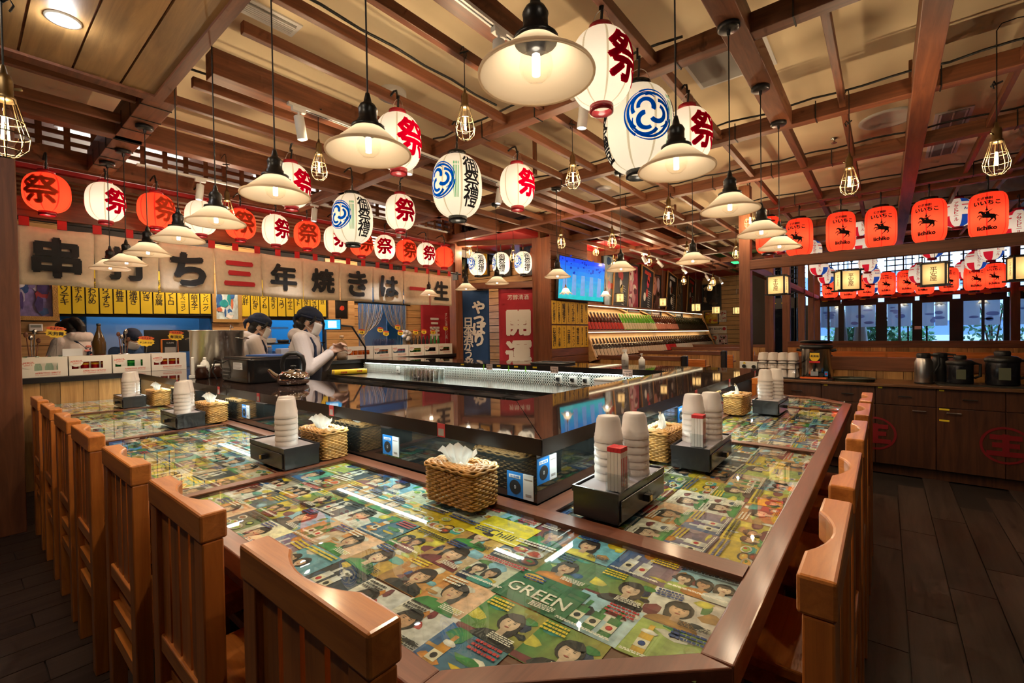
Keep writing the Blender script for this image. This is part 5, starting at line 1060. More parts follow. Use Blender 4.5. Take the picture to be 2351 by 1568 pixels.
q=Pd(566,745,5.0); person((q.x,q.y,0),ang_r+.45,1.72,.16,'person in cream hoodie and navy headscarf seen from behind by the steel pot',HOOD,[((.14,.2,1.12),(.32,.08,1.05)),((.14,-.2,1.12),(.32,-.06,1.05))],(.25,0),'short','band')
q=PY(165,760,7.25); person((q.x+.12,q.y-.02,0),math.atan2(-CR.y,-CR.x)-.1,1.76,.30,'person with tied black hair in cream hoodie bending beside the pillar',HOOD,[((.16,.2,1.16),(.33,.08,1.12)),((.16,-.2,1.16),(.33,-.08,1.12))],(.2,0),'bun',None,mask=False)
q=PY(298,780,7.5); person((q.x-.06,q.y,0),facing(q)+.55,1.60,.22,'person in navy uniform and cap with white mask looking down in the kitchen',BLUEC,[((.12,.2,1.1),(.3,.08,1.05)),((.12,-.2,1.1),(.3,-.08,1.05))],(.35,0),'short','cook',hood=False)
# ================================================================ things on the ledge and kitchen counter
def lathe_obj(name,prof,m,parent=None,loc=None,n=20): b=MB(); b.lathe(prof,n); return b.build(name,m,parent,loc)
ZL=SZ1+.001
# stock pot
t=thing('stock_pot','large brushed steel stock pot on the dark ledge','pot',(1.60,4.97,ZL)); lathe_obj('body',[(0,0),(.215,0),(.222,.008),(.222,.42),(.232,.425),(.232,.432),(.218,.432),(.214,.42),(.214,.06),(0,.06)],mat('pot_steel',(.72,.68,.62),.28,1),t,n=48)
for s in (-1,1):
    a=-.9+(PI if s>0 else 0); u=Vector((math.cos(a),math.sin(a),0)); v=Vector((-u.y,u.x,0)); MB().path([u*.222+v*-.07+Vector((0,0,.36)),u*.265+v*-.06+Vector((0,0,.35)),u*.265+v*.06+Vector((0,0,.35)),u*.222+v*.07+Vector((0,0,.36))],.007,8).build('handle',STEEL,t)
o=MB(); o.path([(.1,.0,.3),(.12,.02,.43),(.14,.06,.48),(.17,.1,.46)],.008,8); o.build('ladle',STEEL,t)
# black appliance with side vents and rating label
t=thing('black_appliance','black rounded kitchen appliance with vents and white rating label','appliance',(1.62,4.03,ZL),0)
MB().prism(rrect(.21,.30,.05,5),.0,.19).build('body',mat('gloss_black',(.012,.012,.013),.15),t,bev=.012); MB().box(-.19,.19,-.27,.27,.19,.2).build('lid',BLACK,t)
M=frame((-.2115,-.08,.13),(0,-1,0),(0,0,1)); b=MB(); b.box(-.09,.09,-.025,.03,0,.001,0,M); 
for k in range(5): b.box(-.08,.05+.02*(k%2),-.018+.01*k,-.014+.01*k,.001,.0015,1,M)
b.build('rating_label',[CARDW,GREY],t)
for j in range(3):
    for k in range(8): MB().box(-.214,-.209,.08+k*.022,.093+k*.022,.03+j*.03,.05+j*.03).build('vent_slot',mat('vent_grey',(.06,.055,.05),.5),t)
MB().path([(-.21,.24,.15),(-.26,.27,.17),(-.28,.26,.08),(-.25,.25,.012)],.006,6).build('power_cord',BLK,t)
tag(MB().prism(rrect(.10,.16,.02),0,.012).build('cutting_board',mat('blue_board',(.05,.12,.35),.4),None,(1.66,4.0,ZL+.201),.2),'blue plastic board lying on the black appliance','board')
# whistling kettle
t=thing('kettle','polished steel kettle with black arched handle on the ledge','kettle',(1.60,3.43,ZL),2.4); CHR=mat('chrome',(.75,.73,.7),.06,1)
lathe_obj('body',[(0,0),(.088,0),(.105,.012),(.114,.04),(.108,.075),(.08,.1),(.05,.108),(.048,.112),(0,.118)],CHR,t,n=32); lathe_obj('lid_knob',[(0,.118),(.012,.118),(.012,.128),(.02,.132),(.02,.142),(0,.145)],BLACK,t,n=14)
MB().path([(.1,0,.05),(.14,0,.075),(.165,0,.105),(.175,0,.112)],[.026,.02,.013,.012],10).build('spout',CHR,t)
MB().path([(.072,0,.085),(.078,0,.15),(.066,0,.205),(.03,0,.232),(-.03,0,.232),(-.066,0,.205),(-.078,0,.15),(-.072,0,.085)],[.012,.015,.017,.017,.017,.017,.015,.012],10).build('handle',BLACK,t)
# phone, bottles and jar
t=thing('cordless_phone','white cordless phone standing upright on the ledge','phone',(1.34,4.78,ZL),-.4); MB().box(-.03,.03,-.025,.025,0,.03).build('cradle',WHITE,t,bev=.006); MB().box(-.012,.012,-.024,.024,.02,.19).build('handset',WHITE,t,bev=.006); MB().box(-.0135,-.012,-.016,.016,.135,.165).build('display',BLACK,t)
for k in range(12): MB().box(-.0138,-.012,-.014+.011*(k%3),-.008+.011*(k%3),.05+.018*(k//3),.06+.018*(k//3)).build('key',GREY,t)
t=thing('sauce_bottle','white squeeze bottle with black dots beside the phone','bottle',(1.42,4.74,ZL)); lathe_obj('body',[(0,0),(.035,0),(.04,.01),(.04,.1),(.03,.14),(.016,.155),(.016,.165),(0,.165)],WHITE,t); lathe_obj('cap',[(0,.165),(.014,.165),(.012,.185),(0,.187)],WHITE,t,n=12); b=MB()
for k in range(28): a=k*2.4; z=.015+.09*(k/28); b.ell((.0405*math.cos(a),.0405*math.sin(a),z),(.004,.004,.004),6,4)
b.build('dots',INK,t)
for x,y,lab in ((1.49,4.68,'dark soy jar beside the dotted white bottle'),(1.36,4.62,'dark glass sauce jar at the ledge edge')): t=thing('sauce_jar',lab,'jar',(x,y,ZL)); lathe_obj('body',[(0,0),(.045,0),(.05,.015),(.05,.07),(.035,.1),(.03,.105)],mat('soy_dark',(.03,.012,.008),.08),t); lathe_obj('lid',[(0,.125),(.032,.125),(.033,.105),(0,.105)],WHITE,t)
# cling film rolls
for i,(x,y) in enumerate(((3.68,6.15),(3.66,6.06))):
    t=thing('film_roll','yellow cling film roll with red print on the steel worktop, '+('behind' if i==0 else 'in front'),'film roll',(x,y,.901+.037),-.35); b=MB(); b.tube((-.23,0,0),(.23,0,0),.037,n=20,mi=0,cap=False); b.tube((-.232,0,0),(-.229,0,0),.037,n=20,mi=1); b.tube((.229,0,0),(.232,0,0),.037,n=20,mi=1); b.build('tube',[mat('film_yellow',(.85,.6,.02),.25),mat('kraft',(.45,.3,.16),.7)],t); b=MB(); b.text(('保鲜膜',.02),frame((-.1,-.0375,.0),(1,0,0),(0,0,1)),0,.03); b.text(('保鲜膜',.02),frame((.12,-.0375,.008),(1,0,0),(0,0,1)),0,.026); b.build('print',REDINK,t)
# upturned glasses
gl=MB(); gl.lathe([(.035,0),(.034,.005),(.030,.13),(.028,.14),(0,.14)],16); gl.lathe([(.032,.002),(.027,.128),(0,.128)],16); gm=gl.mesh('drinking_glass'); gm.materials.append(glassy('tumbler',(.93,.96,.95),.02,1.6,.9,2.3))
for i in range(3):
    for j in range(7): tag(obj('drinking_glass',gm,None,(3.62+.085*i+.01*(j%2),4.22+.08*j,.901)),'clear upturned tumbler in the group on the steel worktop','glass','upturned tumblers on the steel worktop')
tag(MB().box(-.14,.14,-.09,.09,0,.11).box(-.145,.145,-.095,.095,.11,.13).build('storage_box',WHITE,None,(3.86,2.0,.901),.1,bev=.008),'white lidded plastic box on the steel worktop','box')
for px in (915,1283,1316,1345):
    q=PX(px,870,4.06); t=thing('wall_outlet','white wall outlet on the tiled splashback '+{915:'behind the glasses',1283:'with black plug',1316:'beside the first plug',1345:'beside the white box'}[px],'outlet',(4.064,q.y,.965)); MB().box(-.012,0,-.045,.045,-.045,.045).build('plate',WHITE,t,bev=.003); MB().box(-.014,-.012,-.004,.004,-.02,.0).box(-.014,-.012,.012,.02,-.02,.0).build('socket_holes',BLACK,t)
    if px!=915: MB().box(-.04,-.014,-.016,.016,-.01,.02).build('plug',BLACK,t)
m=MB(); m.path([(4.02,2.72,.97),(3.95,2.6,.93),(3.9,2.45,.915),(3.86,2.38,.93),(3.9,2.25,.92),(3.99,2.15,.93),(4.02,2.2,.97)],.005,5); tag(m.build('power_cable',BLK,None),'black cable looped on the steel worktop by the outlets','cable')
t=thing('serving_tray','dark rectangular serving tray on the far ledge','tray',(4.38,2.98,ZL),.1); MB().prism(rrect(.16,.22,.04),0,.008).build('base',mat('tray_dark',(.03,.028,.022),.4),t); b=MB(); p=rrect(.16,.22,.04); b.path([(x,y,.014) for x,y in p]+[(p[0][0],p[0][1],.014)],.009,6); b.build('rim',MATS['tray_dark'],t)
t=thing('spray_bottle','white trigger spray bottle on the far ledge','bottle',(4.42,2.1,ZL)); lathe_obj('body',[(0,0),(.035,0),(.036,.09),(.028,.12),(.014,.135),(.014,.15),(0,.15)],WHITE,t); MB().box(-.04,.03,-.01,.01,.15,.175).box(.0,.012,-.008,.008,.12,.15).build('trigger',WHITE,t); MB().box(-.0365,-.036,-.02,.02,.03,.07).build('label',GREY,t)
t=thing('pump_bottle','white soap pump bottle on the far ledge','bottle',(4.45,1.93,ZL)); lathe_obj('body',[(0,0),(.032,0),(.032,.07),(.015,.085),(.015,.095),(0,.095)],WHITE,t); MB().tube((0,0,.095),(0,0,.125),.005,n=8).box(-.03,.012,-.006,.006,.123,.132).build('pump',WHITE,t)
# ---------------------------------------------------------------- drink cartons on the kitchen counter
CART=mat('carton',(.72,.66,.56),.7); CTXT=mat('carton_red',(.62,.08,.05),.6)
canme={}
def can(c1,c2):
    if (c1,c2) in canme: return canme[(c1,c2)]
    b=MB(); b.lathe([(0,0),(.027,0),(.033,.006),(.033,.158)],16,0); b.lathe([(.033,.158),(.028,.168),(.0285,.171),(.026,.168),(0,.168)],16,2); b.lathe([(.0334,.095),(.0334,.113)],16,1); me=b.mesh('drink_can')
    for m_ in (mat('can_'+c1,c1,.25,.5),mat('can_'+c2,c2,.3,.3),mat('can_top_'+c1,c1,.3,.7)): me.materials.append(m_)
    canme[(c1,c2)]=me; return me
bt=MB(); bt.lathe([(0,0),(.03,0),(.032,.01),(.032,.09),(.02,.13),(.014,.15),(.014,.19),(.016,.192),(.016,.2),(0,.2)],14); btm=bt.mesh('soda_bottle'); btm.materials.append(glassy('pale_glass',(.8,.95,.9),.03,1.2,.9,1.6))
CT=[('#bfe0d6','#ffffff','clear soda bottles',0),('#a80f16','#c99a1e','red cans',1),('#0e7a2c','#3fae3f','green cans',1),('#b3231c','#d9a11e','red and gold cans',1),('#d9651c','#e07f30','orange cans',1),('#6f8a94','#d06a2a','grey and orange cans',1),('#8fb4d6','#c23a50','pale blue cans',1),('#3f7a35','#c8b040','green and yellow cans',1),('#161616','#2a2020','black bottles',1),('#7a3a24','#3f7a35','brown cans',1)]
xs=[.385,.73,1.07,1.405]+[3.80,4.30,4.66,5.01,5.355,5.70]
ww=[.335,.33,.325,.33]+[.49,.345,.335,.33,.33,.33]
for i,(x0,w_) in enumerate(zip(xs,ww)):
    c1,c2,nm,iscan=CT[i]; t=thing('drink_carton','white drink carton of '+nm+' on the kitchen counter','carton',(x0,6.42,1.101)); M=frame((0,0,0),(1,0,0),(0,0,1)); h=.195
    b=MB(); b.box(0,w_,0,.006,0,.065).box(0,w_,0,.006,.135,h).box(0,.02 if i else .1,0,.006,.065,.135).box(w_-.07,w_,0,.006,.065,.135).box(0,.006,.006,.2,0,h).box(w_-.006,w_,.006,.2,0,h).box(0,w_,.2,.206,0,h).box(0,w_,.006,.2,0,.006); body=b.build('carton_box',CART,t)
    cx=.055; b=MB(); b.add([(cx+x,-.003,h-.06+z) for x,z in disc(0,0,.052,.048,24)]+[(cx+x,-.001,h-.06+z) for x,z in disc(0,0,.052,.048,24)],[tuple(range(23,-1,-1))]+[(k,(k+1)%24,24+(k+1)%24,24+k) for k in range(24)],0); b.build('round_badge',CART,body)
    b=MB(); b.text(('APEROL',.015),frame((cx,-.0035,h-.052),(1,0,.12),(-.12,0,1)),0,.026); b.text('SPRITZ',frame((cx+.004,-.0035,h-.075),(1,0,.12),(-.12,0,1)),0,.02); b.text(('APERITIVO SPRITZ',.01),frame((w_*.58,-.0015,.04),(1,0,0),(0,0,1)),0,.022); b.text('1919  ORIGINALE  LA RICETTA',frame((w_*.58,-.0015,.02),(1,0,0),(0,0,1)),0,.013); b.build('lettering',CTXT,body)
    n=int((w_-.03)/.075)
    for k in range(n):
        xx=x0+.045+(w_-.09)*k/max(1,n-1)
        if iscan: o=obj('drink_can',can(c1,c2),None,(xx,6.475,1.109)); tag(o,'slim drink can among the '+nm+' in a white carton','can','cans in the white cartons')
        else: o=obj('soda_bottle',btm,None,(xx,6.475,1.109)); tag(o,'clear ribbed soda bottle in the white carton by the pillar','bottle','soda bottles in the carton')
# price bursts on clip stands
BRST=mat('burst_yellow',(.85,.55,.03),.5); BRED=mat('burst_red',(.75,.12,.03),.5)
def burst(px,py,txt,lab,Y=6.62,s=1.0,stand=1.3):
    q=PY(px,py,Y); t=thing('price_tag',lab,'sign',tuple(q),.0,'yellow starburst price tags'); M=frame((0,0,0),(1,0,-.08),(.08,0,1)); b=MB(); pts=[]
    for i in range(22): a=2*PI*i/22; r=1 if i%2 else .84; pts.append((.085*s*r*math.cos(a),.055*s*r*math.sin(a)))
    b.prism(pts,0,.003,0,M); b.prism([(x*.95+.0,y*.4+.045*s) for x,y in pts],.003,.005,1,M); b.text((txt,.02),M@Matrix.Translation((0,-.008*s,.006)),2,fit((txt,.02),.12*s,.04*s)); b.text(('おすすめ',.01),M@Matrix.Translation((0,.045*s,.0065)),2,fit(('おすすめ',.01),.1*s,.02*s)); b.build('burst_card',[BRST,BRED,INK],t)
    MB().path([(0,.004,0),(.01,.006,-.05),(0,.005,stand-q.z)],.0025,5).build('wire_stand',STEELB,t)
for px,py,tx,lab in ((128,764,'天狗舞','before the person with tied hair'),(335,785,'タコわさび','left of the till screen'),(404,772,'有頂天','on the till screen')): burst(px,py,tx,'yellow and red starburst price tag '+lab)
for k,(px,py) in enumerate(((830,762),(873,758),(886,766),(913,752),(919,765),(954,763),(973,762),(994,763),(1023,754))): burst(px,py,'お得','yellow starburst price tag above the right-hand cartons, '+['first by the kitchen window','second by the kitchen window','third by the kitchen window','fourth before the bead curtain','fifth before the bead curtain','sixth, near the white flowers','seventh before the blue crate','eighth before the blue crate','last by the corner post'][k],6.56,.75)
t=thing('sake_bottle','large brown glass bottle standing on the red can carton','bottle',(.98,6.53,1.297)); lathe_obj('body',[(0,0),(.052,0),(.058,.01),(.058,.13),(.04,.2),(.02,.26),(.016,.3),(.017,.325),(0,.325)],mat('brown_glass',(.06,.03,.008),.06),t); lathe_obj('cap',[(0,.338),(.018,.338),(.019,.318),(.017,.316)],BLACK,t,n=14)
# till screen
t=thing('till_screen','large black till screen with orange-edged card reader','screen',(1.66,6.78,1.101),.0); MB().box(-.24,.24,.0,.03,.2,.47).build('screen_back',BLACK,t,bev=.008); MB().box(-.06,.06,.01,.05,0,.22).box(-.12,.12,-.05,.1,0,.012).build('stand',BLACK,t); MB().box(-.09,.09,-.035,0,.16,.36).build('reader',mat('orange_trim',(.75,.2,.03),.4),t,bev=.015); MB().box(-.075,.075,-.04,-.035,.17,.345).build('reader_face',BLACK,t); MB().box(-.055,.055,-.045,-.04,.18,.26).build('paper_slot',GREY,t)
b=MB(); b.text(('SUNMI',.01),frame((0,-.041,.31),(1,0,0),(0,0,1)),0,.025); b.build('lettering',CARDW,t)
# utensil jars, papers, timer
t=thing('timer','white digital kitchen timer on the wood boards','timer',tuple(PY(82,752,YW-.03))); MB().box(-.06,.06,-.02,0,-.045,.045).build('case',WHITE,t,bev=.008); MB().box(-.045,.045,-.0215,-.02,.0,.03).build('display',mat('lcd',(.25,.28,.26),.3),t)
for x,lab in ((.5,'steel cup of utensils beside the pillar'),(1.22,'steel cup of mixing spoons beside the brown bottle')):
    t=thing('utensil_cup',lab,'cup',(x,6.74,1.101)); lathe_obj('cup',[(0,0),(.045,0),(.05,.2),(.047,.2),(.042,.01),(0,.01)],STEELB,t)
    for k in range(4): a=k*1.7; MB().path([(.01*math.cos(a),.01*math.sin(a),.02),(.04*math.cos(a),.04*math.sin(a),.33+.03*k)],.005,6).ell((.045*math.cos(a),.045*math.sin(a),.36+.03*k),(.018,.008,.028),8,6).build('utensil',STEEL if k%2 else W_BEAMX,t)
tag(MB().box(-.08,.08,-.002,.002,0,.27).build('notice_sheet',CARDW,None,(.79,6.68,1.101),.15),'white notice sheet standing before the person with tied hair','paper')
# right part: tablet, crate, small bottles and containers
t=thing('tablet','small tablet with blue screen on a swing arm','tablet',tuple(Pd(763,745,5.6)),math.atan2(CR.y,CR.x)+.25); MB().box(-.1,.1,0,.012,-.065,.065).build('case',BLACK,t); b=MB(); b.poly([(-.092,-.001,-.057),(.092,-.001,-.057),(.092,-.001,.057),(-.092,-.001,.057)],0,lin('#2f9fe0')); b.poly([(-.05,-.002,-.04),(.05,-.002,-.04),(.05,-.002,.045),(-.05,-.002,.045)],0,lin('#bfe4f8')); b.build('screen',SCREEN,t)
p=t.location; MB().path([(0,.012,0),(.2,.3,-.02),(.35,.5,-.3),(.35,.5,1.1-p.z)],.012,8).build('arm',BLACK,t)
b=MB(); b.box(-.16,.16,-.1,.1,0,.012); b.box(-.16,.16,-.1,-.09,0,.19).box(-.16,.16,.09,.1,0,.19).box(-.16,-.15,-.1,.1,0,.19).box(.15,.16,-.1,.1,0,.19); tag(b.build('plastic_crate',mat('lilac_plastic',(.42,.42,.62),.4),None,(5.4,6.8,1.101)),'pale lilac plastic crate behind the right-hand cartons','crate')
for k in range(8): x=5.2+.09*k; tag(lathe_obj('small_bottle',[(0,0),(.024,0),(.026,.01),(.026,.08),(.012,.11),(.011,.15),(0,.15)],mat('dark_bottle',(.02,.015,.012),.1) if k<5 else mat('green_bottle',(.03,.12,.03),.1),None,(x,6.585,1.297),n=12),('small dark bottle' if k<5 else 'small green bottle')+' standing on the right-hand cartons','bottle','small bottles on the cartons')
wbm=MB(); wbm.lathe([(0,0),(.024,0),(.026,.01),(.026,.07),(.014,.095),(.013,.11),(0,.11)],12); wbm=wbm.mesh('water_bottle'); wbm.materials.append(glassy('pet',(.9,.93,1),.05,1,.9,1.5))
for k in range(14): tag(obj('water_bottle',wbm,None,(4.42+.062*(k%7),6.53+.06*(k//7),1.297)),'small clear bottle in the block on the right-hand cartons','bottle','clear bottles on the cartons')
t=thing('clear_tub','clear plastic tub with blue stripe beside the person holding a bottle','tub',(3.0,6.62,1.101)); MB().box(-.12,.12,-.09,.09,0,.2).build('tub',mat('frosted_plastic',(.6,.63,.7),.3,alpha=.7),t,bev=.01); MB().box(-.121,.121,-.091,-.09,.09,.115).build('stripe',CARDB,t)
for x,y,c,lab in ((3.35,6.6,'#d9d4c8','large round clear jar by the tablet'),(2.75,6.6,'#cfd8e0','round tub stacked by the serving hatch')): t=thing('jar',lab,'jar',(x,y,1.101)); lathe_obj('body',[(0,0),(.09,0),(.095,.02),(.09,.15),(.04,.2),(.03,.22),(0,.22)],CLR,t); lathe_obj('cap',[(0,.245),(.03,.245),(.031,.22),(0,.22)],mat('tan_cap',(.5,.33,.18),.5),t)
t=thing('coffee_rack','dark metal rack of pans and plates behind the counter','rack',(3.45,7.5,.0)); MB().box(-.5,.5,-.2,.2,.95,.98).box(-.5,.5,-.2,.2,1.35,1.37).build('shelf',BLACK,t)
for x in (-.48,.48): MB().box(x-.012,x+.012,-.2,-.17,0,1.75).box(x-.012,x+.012,.17,.2,0,1.75).build('upright',BLACK,t)
for k in range(6): lathe_obj('plate',[(0,0),(.06,0),(.09,.012),(.088,.015),(0,.006)],WHITE,t,(-.3+.0*k,0,1.372+.012*k)); 
for k in range(4): lathe_obj('pan',[(0,0),(.08,0),(.09,.05+.02*k),(.088,.05+.02*k),(.078,.006),(0,.006)],STEELB if k%2 else BLACK,t,(-.1+.18*k,0,.982 if k%2 else 1.372))
# ================================================================ cabinets and appliances on the right
XC=5.85
def cabinet(y1,lab,logo=None,tags=()):
    w_=.45; t=thing('cabinet',lab,'cabinet',(XC,y1,0),0,None); MB().box(.02,.55,-w_,0,.1,.875).build('body',W_DARKZ,t); MB().box(.05,.55,-w_,0,0,.1).build('plinth',W_DARKZ,t)
    d=MB().box(0,.02,-w_+.003,-.003,.70,.872).build('drawer',W_DARKZ,t,bev=.002); MB().tube((-.02,-w_/2-.05,.785),(-.02,-w_/2+.05,.785),.005,n=8).tube((0,-w_/2-.045,.785),(-.02,-w_/2-.045,.785),.004,n=6).tube((0,-w_/2+.045,.785),(-.02,-w_/2+.045,.785),.004,n=6).build('handle',BLACK,d)
    d=MB().box(0,.02,-w_+.003,-.003,.105,.694).build('door',W_DARKZ,t,bev=.002); s=-.12 if int(round(y1*100))%2 else -.33; MB().tube((-.02,s-.05,.655),(-.02,s+.05,.655),.005,n=8).tube((0,s-.045,.655),(-.02,s-.045,.655),.004,n=6).tube((0,s+.045,.655),(-.02,s+.045,.655),.004,n=6).build('handle',STEELB,d)
    for (yy,zz) in tags: MB().box(-.0015,0,yy-.035,yy,zz-.008,zz+.008).build('yellow_tag',YEL,t)
    return t
CO=['beside the tall post','second from the tall post','third along, with half a red emblem','fourth along, beside the red emblem','fifth along, with half a red emblem','sixth along from the tall post','seventh along from the tall post','eighth along from the tall post']
for i in range(8): cabinet(.98-.45*i,'dark wood base cabinet with drawer and door, '+CO[i],tags=[(-.02,.862)] if i<4 else [])
for y,z in ((-.39,.685),(-.39,.58)): tag(MB().box(-.002,0,-.07,0,-.008,.008).build('name_tag',YEL,None,(XC-.001,y,z)),'yellow label strip on the fifth cabinet '+('at the door top' if z>.6 else 'halfway down the door'),'label')
m=MB().box(5.82,6.41,-2.65,1.0,.875,.902); tag(m.build('worktop',wood('cab_top','#5a3a22','#7d5636','y',6,.35,.2),None,bev=.004),'brown wooden worktop over the dark cabinets','worktop')
REDEM=mat('emblem_red',(.2,.005,.008),.5)
for yc,lab in ((.08,'round red brush emblem across the second and third cabinets'),(-.82,'round red brush emblem across the fifth and sixth cabinets')):
    t=thing('round_emblem',lab,'emblem',(XC-.0035,yc,.40)); b=MB(); n=40; R1,R2=.165,.145; vs=[(0,R1*math.cos(2*PI*i/n),R1*math.sin(2*PI*i/n)) for i in range(n)]+[(0,R2*math.cos(2*PI*i/n),R2*math.sin(2*PI*i/n)) for i in range(n)]; b.add(vs,[(i,(i+1)%n,n+(i+1)%n,n+i) for i in range(n)]); b.build('ring',REDEM,t)
    b=MB()
    for z,wd in ((.07,.20),(.0,.17),(-.075,.24)): b.box(-.0005,0,-wd/2,wd/2,z-.022,z+.022)
    b.box(-.0012,-.0007,-.022,.022,-.1,.1); b.build('brush_character',REDEM,t)
ZC=.903
# power sockets on a stub shelf
t=thing('power_sockets','two white surface power sockets with black plugs below the tall post','outlet',(6.40,1.34,.96)); MB().box(-.02,0,-.11,.11,0,.1).build('plate',WHITE,t,bev=.004); MB().tube((-.05,.055,.04),(-.02,.055,.04),.022,n=14).tube((-.05,-.055,.035),(-.02,-.055,.035),.022,n=14).build('plug',BLACK,t); MB().prism([(.035,.07),(.075,.07),(.055,.095)],0,.001,0,frame((-.021,0,0),(0,1,0),(0,0,1))).build('warning_triangle',YEL,t)
tag(MB().box(5.62,5.82,1.05,1.45,.905,.93).box(5.66,5.80,1.1,1.4,0,.905).build('side_shelf',CUPM,None),'pale low shelf beside the end of the bar','shelf')
# cups wrapped in clear film, in a black rack
t=thing('cup_rack','black tray rack of cup stacks wrapped in clear film','rack',(6.06,.965,ZC)); MB().prism(rrect(.13,.2,.03),0,.012).build('tray',BLACK,t); MB().path([(x,y,.17) for x,y in rrect(.13,.2,.03)]+[(.13,.17,.17)],.006,6).build('rail',BLACK,t); MB().tube((.12,.19,.01),(.12,.19,.17),.005,n=6).tube((-.12,.19,.01),(-.12,.19,.17),.005,n=6).tube((-.12,-.19,.01),(-.12,-.19,.17),.005,n=6).tube((.12,-.19,.01),(.12,-.19,.17),.005,n=6).build('leg',BLACK,t)
b=MB(); p=resample(rrect(.125,.195,.03),40); r=random.Random(9); vs=[]
for j in range(7):
    for x,y in p: q=1+r.uniform(-.05,.03); vs.append((x*q,y*q,.012+.31*j/6+r.uniform(-.006,.006)))
b.add(vs,[(j*40+i,j*40+(i+1)%40,(j+1)*40+(i+1)%40,(j+1)*40+i) for j in range(6) for i in range(40)],0); b.build('clear_film',glassy('film',(.97,.97,.97),.08,1,.97,1.35),t)
for i in range(2):
    for j in range(4):
        for k in range(3): tag(obj('cup',cupme,None,(6.0+.11*i,.815+.1*j,ZC+.013+k*.095)),'white cup in the film-wrapped rack on the cabinet worktop','cup','film-wrapped cups on the cabinets')
# water boiler
t=thing('water_boiler','steel water boiler with round yellow badge, tap and black lid','boiler',(6.10,.60,ZC)); tag(MB().prism(rrect(.16,.17,.03),0,.012).build('drip_tray',BLACK,None,(6.08,.60,ZC)),'black tray under the water boiler','tray'); t.location.z=ZC+.013
lathe_obj('body',[(0,0),(.135,0),(.14,.01),(.14,.32),(.148,.33)],STEEL,t,n=40); lathe_obj('rim',[(.14,.32),(.155,.325),(.155,.36),(.14,.365),(0,.365)],BLACK,t,n=40)
b=MB(); b.lathe([(0,.02),(.15,.02),(.155,.012),(.15,0),(0,0)],36); o=b.build('lid',BLACK,t,(0,0,.385)); o.rotation_euler=(.0,.10,0)
MB().box(-.175,-.14,-.035,.035,.03,.08).build('base_plate',STEELB,t)
M=frame((-.141,.0,.235),(0,-1,0),(0,0,1)); b=MB(); b.prism([(-.05,.05),(.05,.05),(.052,-.015),(.03,-.045),(0,-.06),(-.03,-.045),(-.052,-.015)],0,.004,2,M); b.prism([(-.044,.044),(.044,.044),(.046,-.012),(.027,-.039),(0,-.053),(-.027,-.039),(-.046,-.012)],.004,.006,0,M); b.text(('蒸煮桶',.02),M@Matrix.Translation((0,.008,.007)),2,.026); b.box(-.05,.05,-.065,-.045,.004,.007,1,M); b.build('badge',[BRST,REDINK,INK],t)
MB().tube((-.14,0,.12),(-.19,0,.12),.014,n=10).tube((-.185,0,.15),(-.185,0,.08),.016,.011,n=10).build('tap',BLACK,t); MB().tube((-.14,-.06,.045),(-.165,-.06,.045),.024,n=16).build('dial',BLACK,t); MB().box(-.155,-.13,-.12,-.09,.03,.08,0).box(-.158,-.155,-.112,-.098,.045,.065,1).build('switch',[CARDB,REDINK],t)
for s in (-1,1): MB().tube((0,s*.14,.30),(0,s*.185,.31),.016,n=8).build('side_knob',BLACK,t)
tag(MB().prism([(-.12,-.02),(.12,-.025),(.13,.015),(-.11,.02)],0,.018).build('orange_cloth',mat('orange_cloth',(.75,.13,.02),.8),None,(5.91,.60,ZC+.013),PI/2),'folded orange cloth on the boiler tray edge','cloth')
t=thing('oval_tray','dark green oval serving tray on the cabinet worktop','tray',(6.02,.26,ZC)); n=36; TG=mat('tray_green',(.035,.04,.025),.3); b=MB(); b.prism([(.13*math.cos(2*PI*i/n),.17*math.sin(2*PI*i/n)) for i in range(n)],0,.006); b.build('base',TG,t); b=MB(); b.path([(.14*math.cos(2*PI*i/n),.185*math.sin(2*PI*i/n),.028) for i in range(n+1)],.006,6); b.build('rim',TG,t); b=MB(); vs=[(q*math.cos(2*PI*i/n),q*1.31*math.sin(2*PI*i/n),z) for q,z in ((.13,.003),(.14,.028)) for i in range(n)]; b.add(vs,[(i,(i+1)%n,n+(i+1)%n,n+i) for i in range(n)]); b.build('wall',TG,t)
def thermos(x,y,z,s,steel,lab):
    t=thing('thermos_jug',lab,'jug',(x,y,z)); lathe_obj('body',[(0,0),(.062*s,0),(.066*s,.008),(.066*s,.2*s),(.05*s,.24*s)],STEELB if steel else BLACK,t,n=28); lathe_obj('lid',[(.05*s,.24*s),(.052*s,.27*s),(.045*s,.285*s),(0,.288*s)],BLACK,t,n=24); lathe_obj('foot',[(0,-.0),(.069*s,0),(.069*s,.014),(.066*s,.016)],BLACK,t,n=24)
    MB().path([(0,-.045*s,.27*s),(0,-.1*s,.265*s),(0,-.105*s,.18*s),(0,-.07*s,.1*s)],[.012,.014,.013,.01],8).build('handle',BLACK,t); MB().prism([(-.05*s,.0),(-.075*s,.02),(-.075*s,-.02)],.25*s,.275*s).build('spout',BLACK,t)
thermos(6.03,-.29,ZC,1.05,True,'brushed steel thermos jug with black handle on the worktop'); thermos(6.2,-.42,ZC,1.05,False,'black thermos jug behind the steel one')
tag(MB().prism(rrect(.16,.36,.04),0,.012).build('serving_tray',MATS['tray_dark'],None,(6.08,-.74,ZC)),'large dark tray under the black pump flasks','tray')
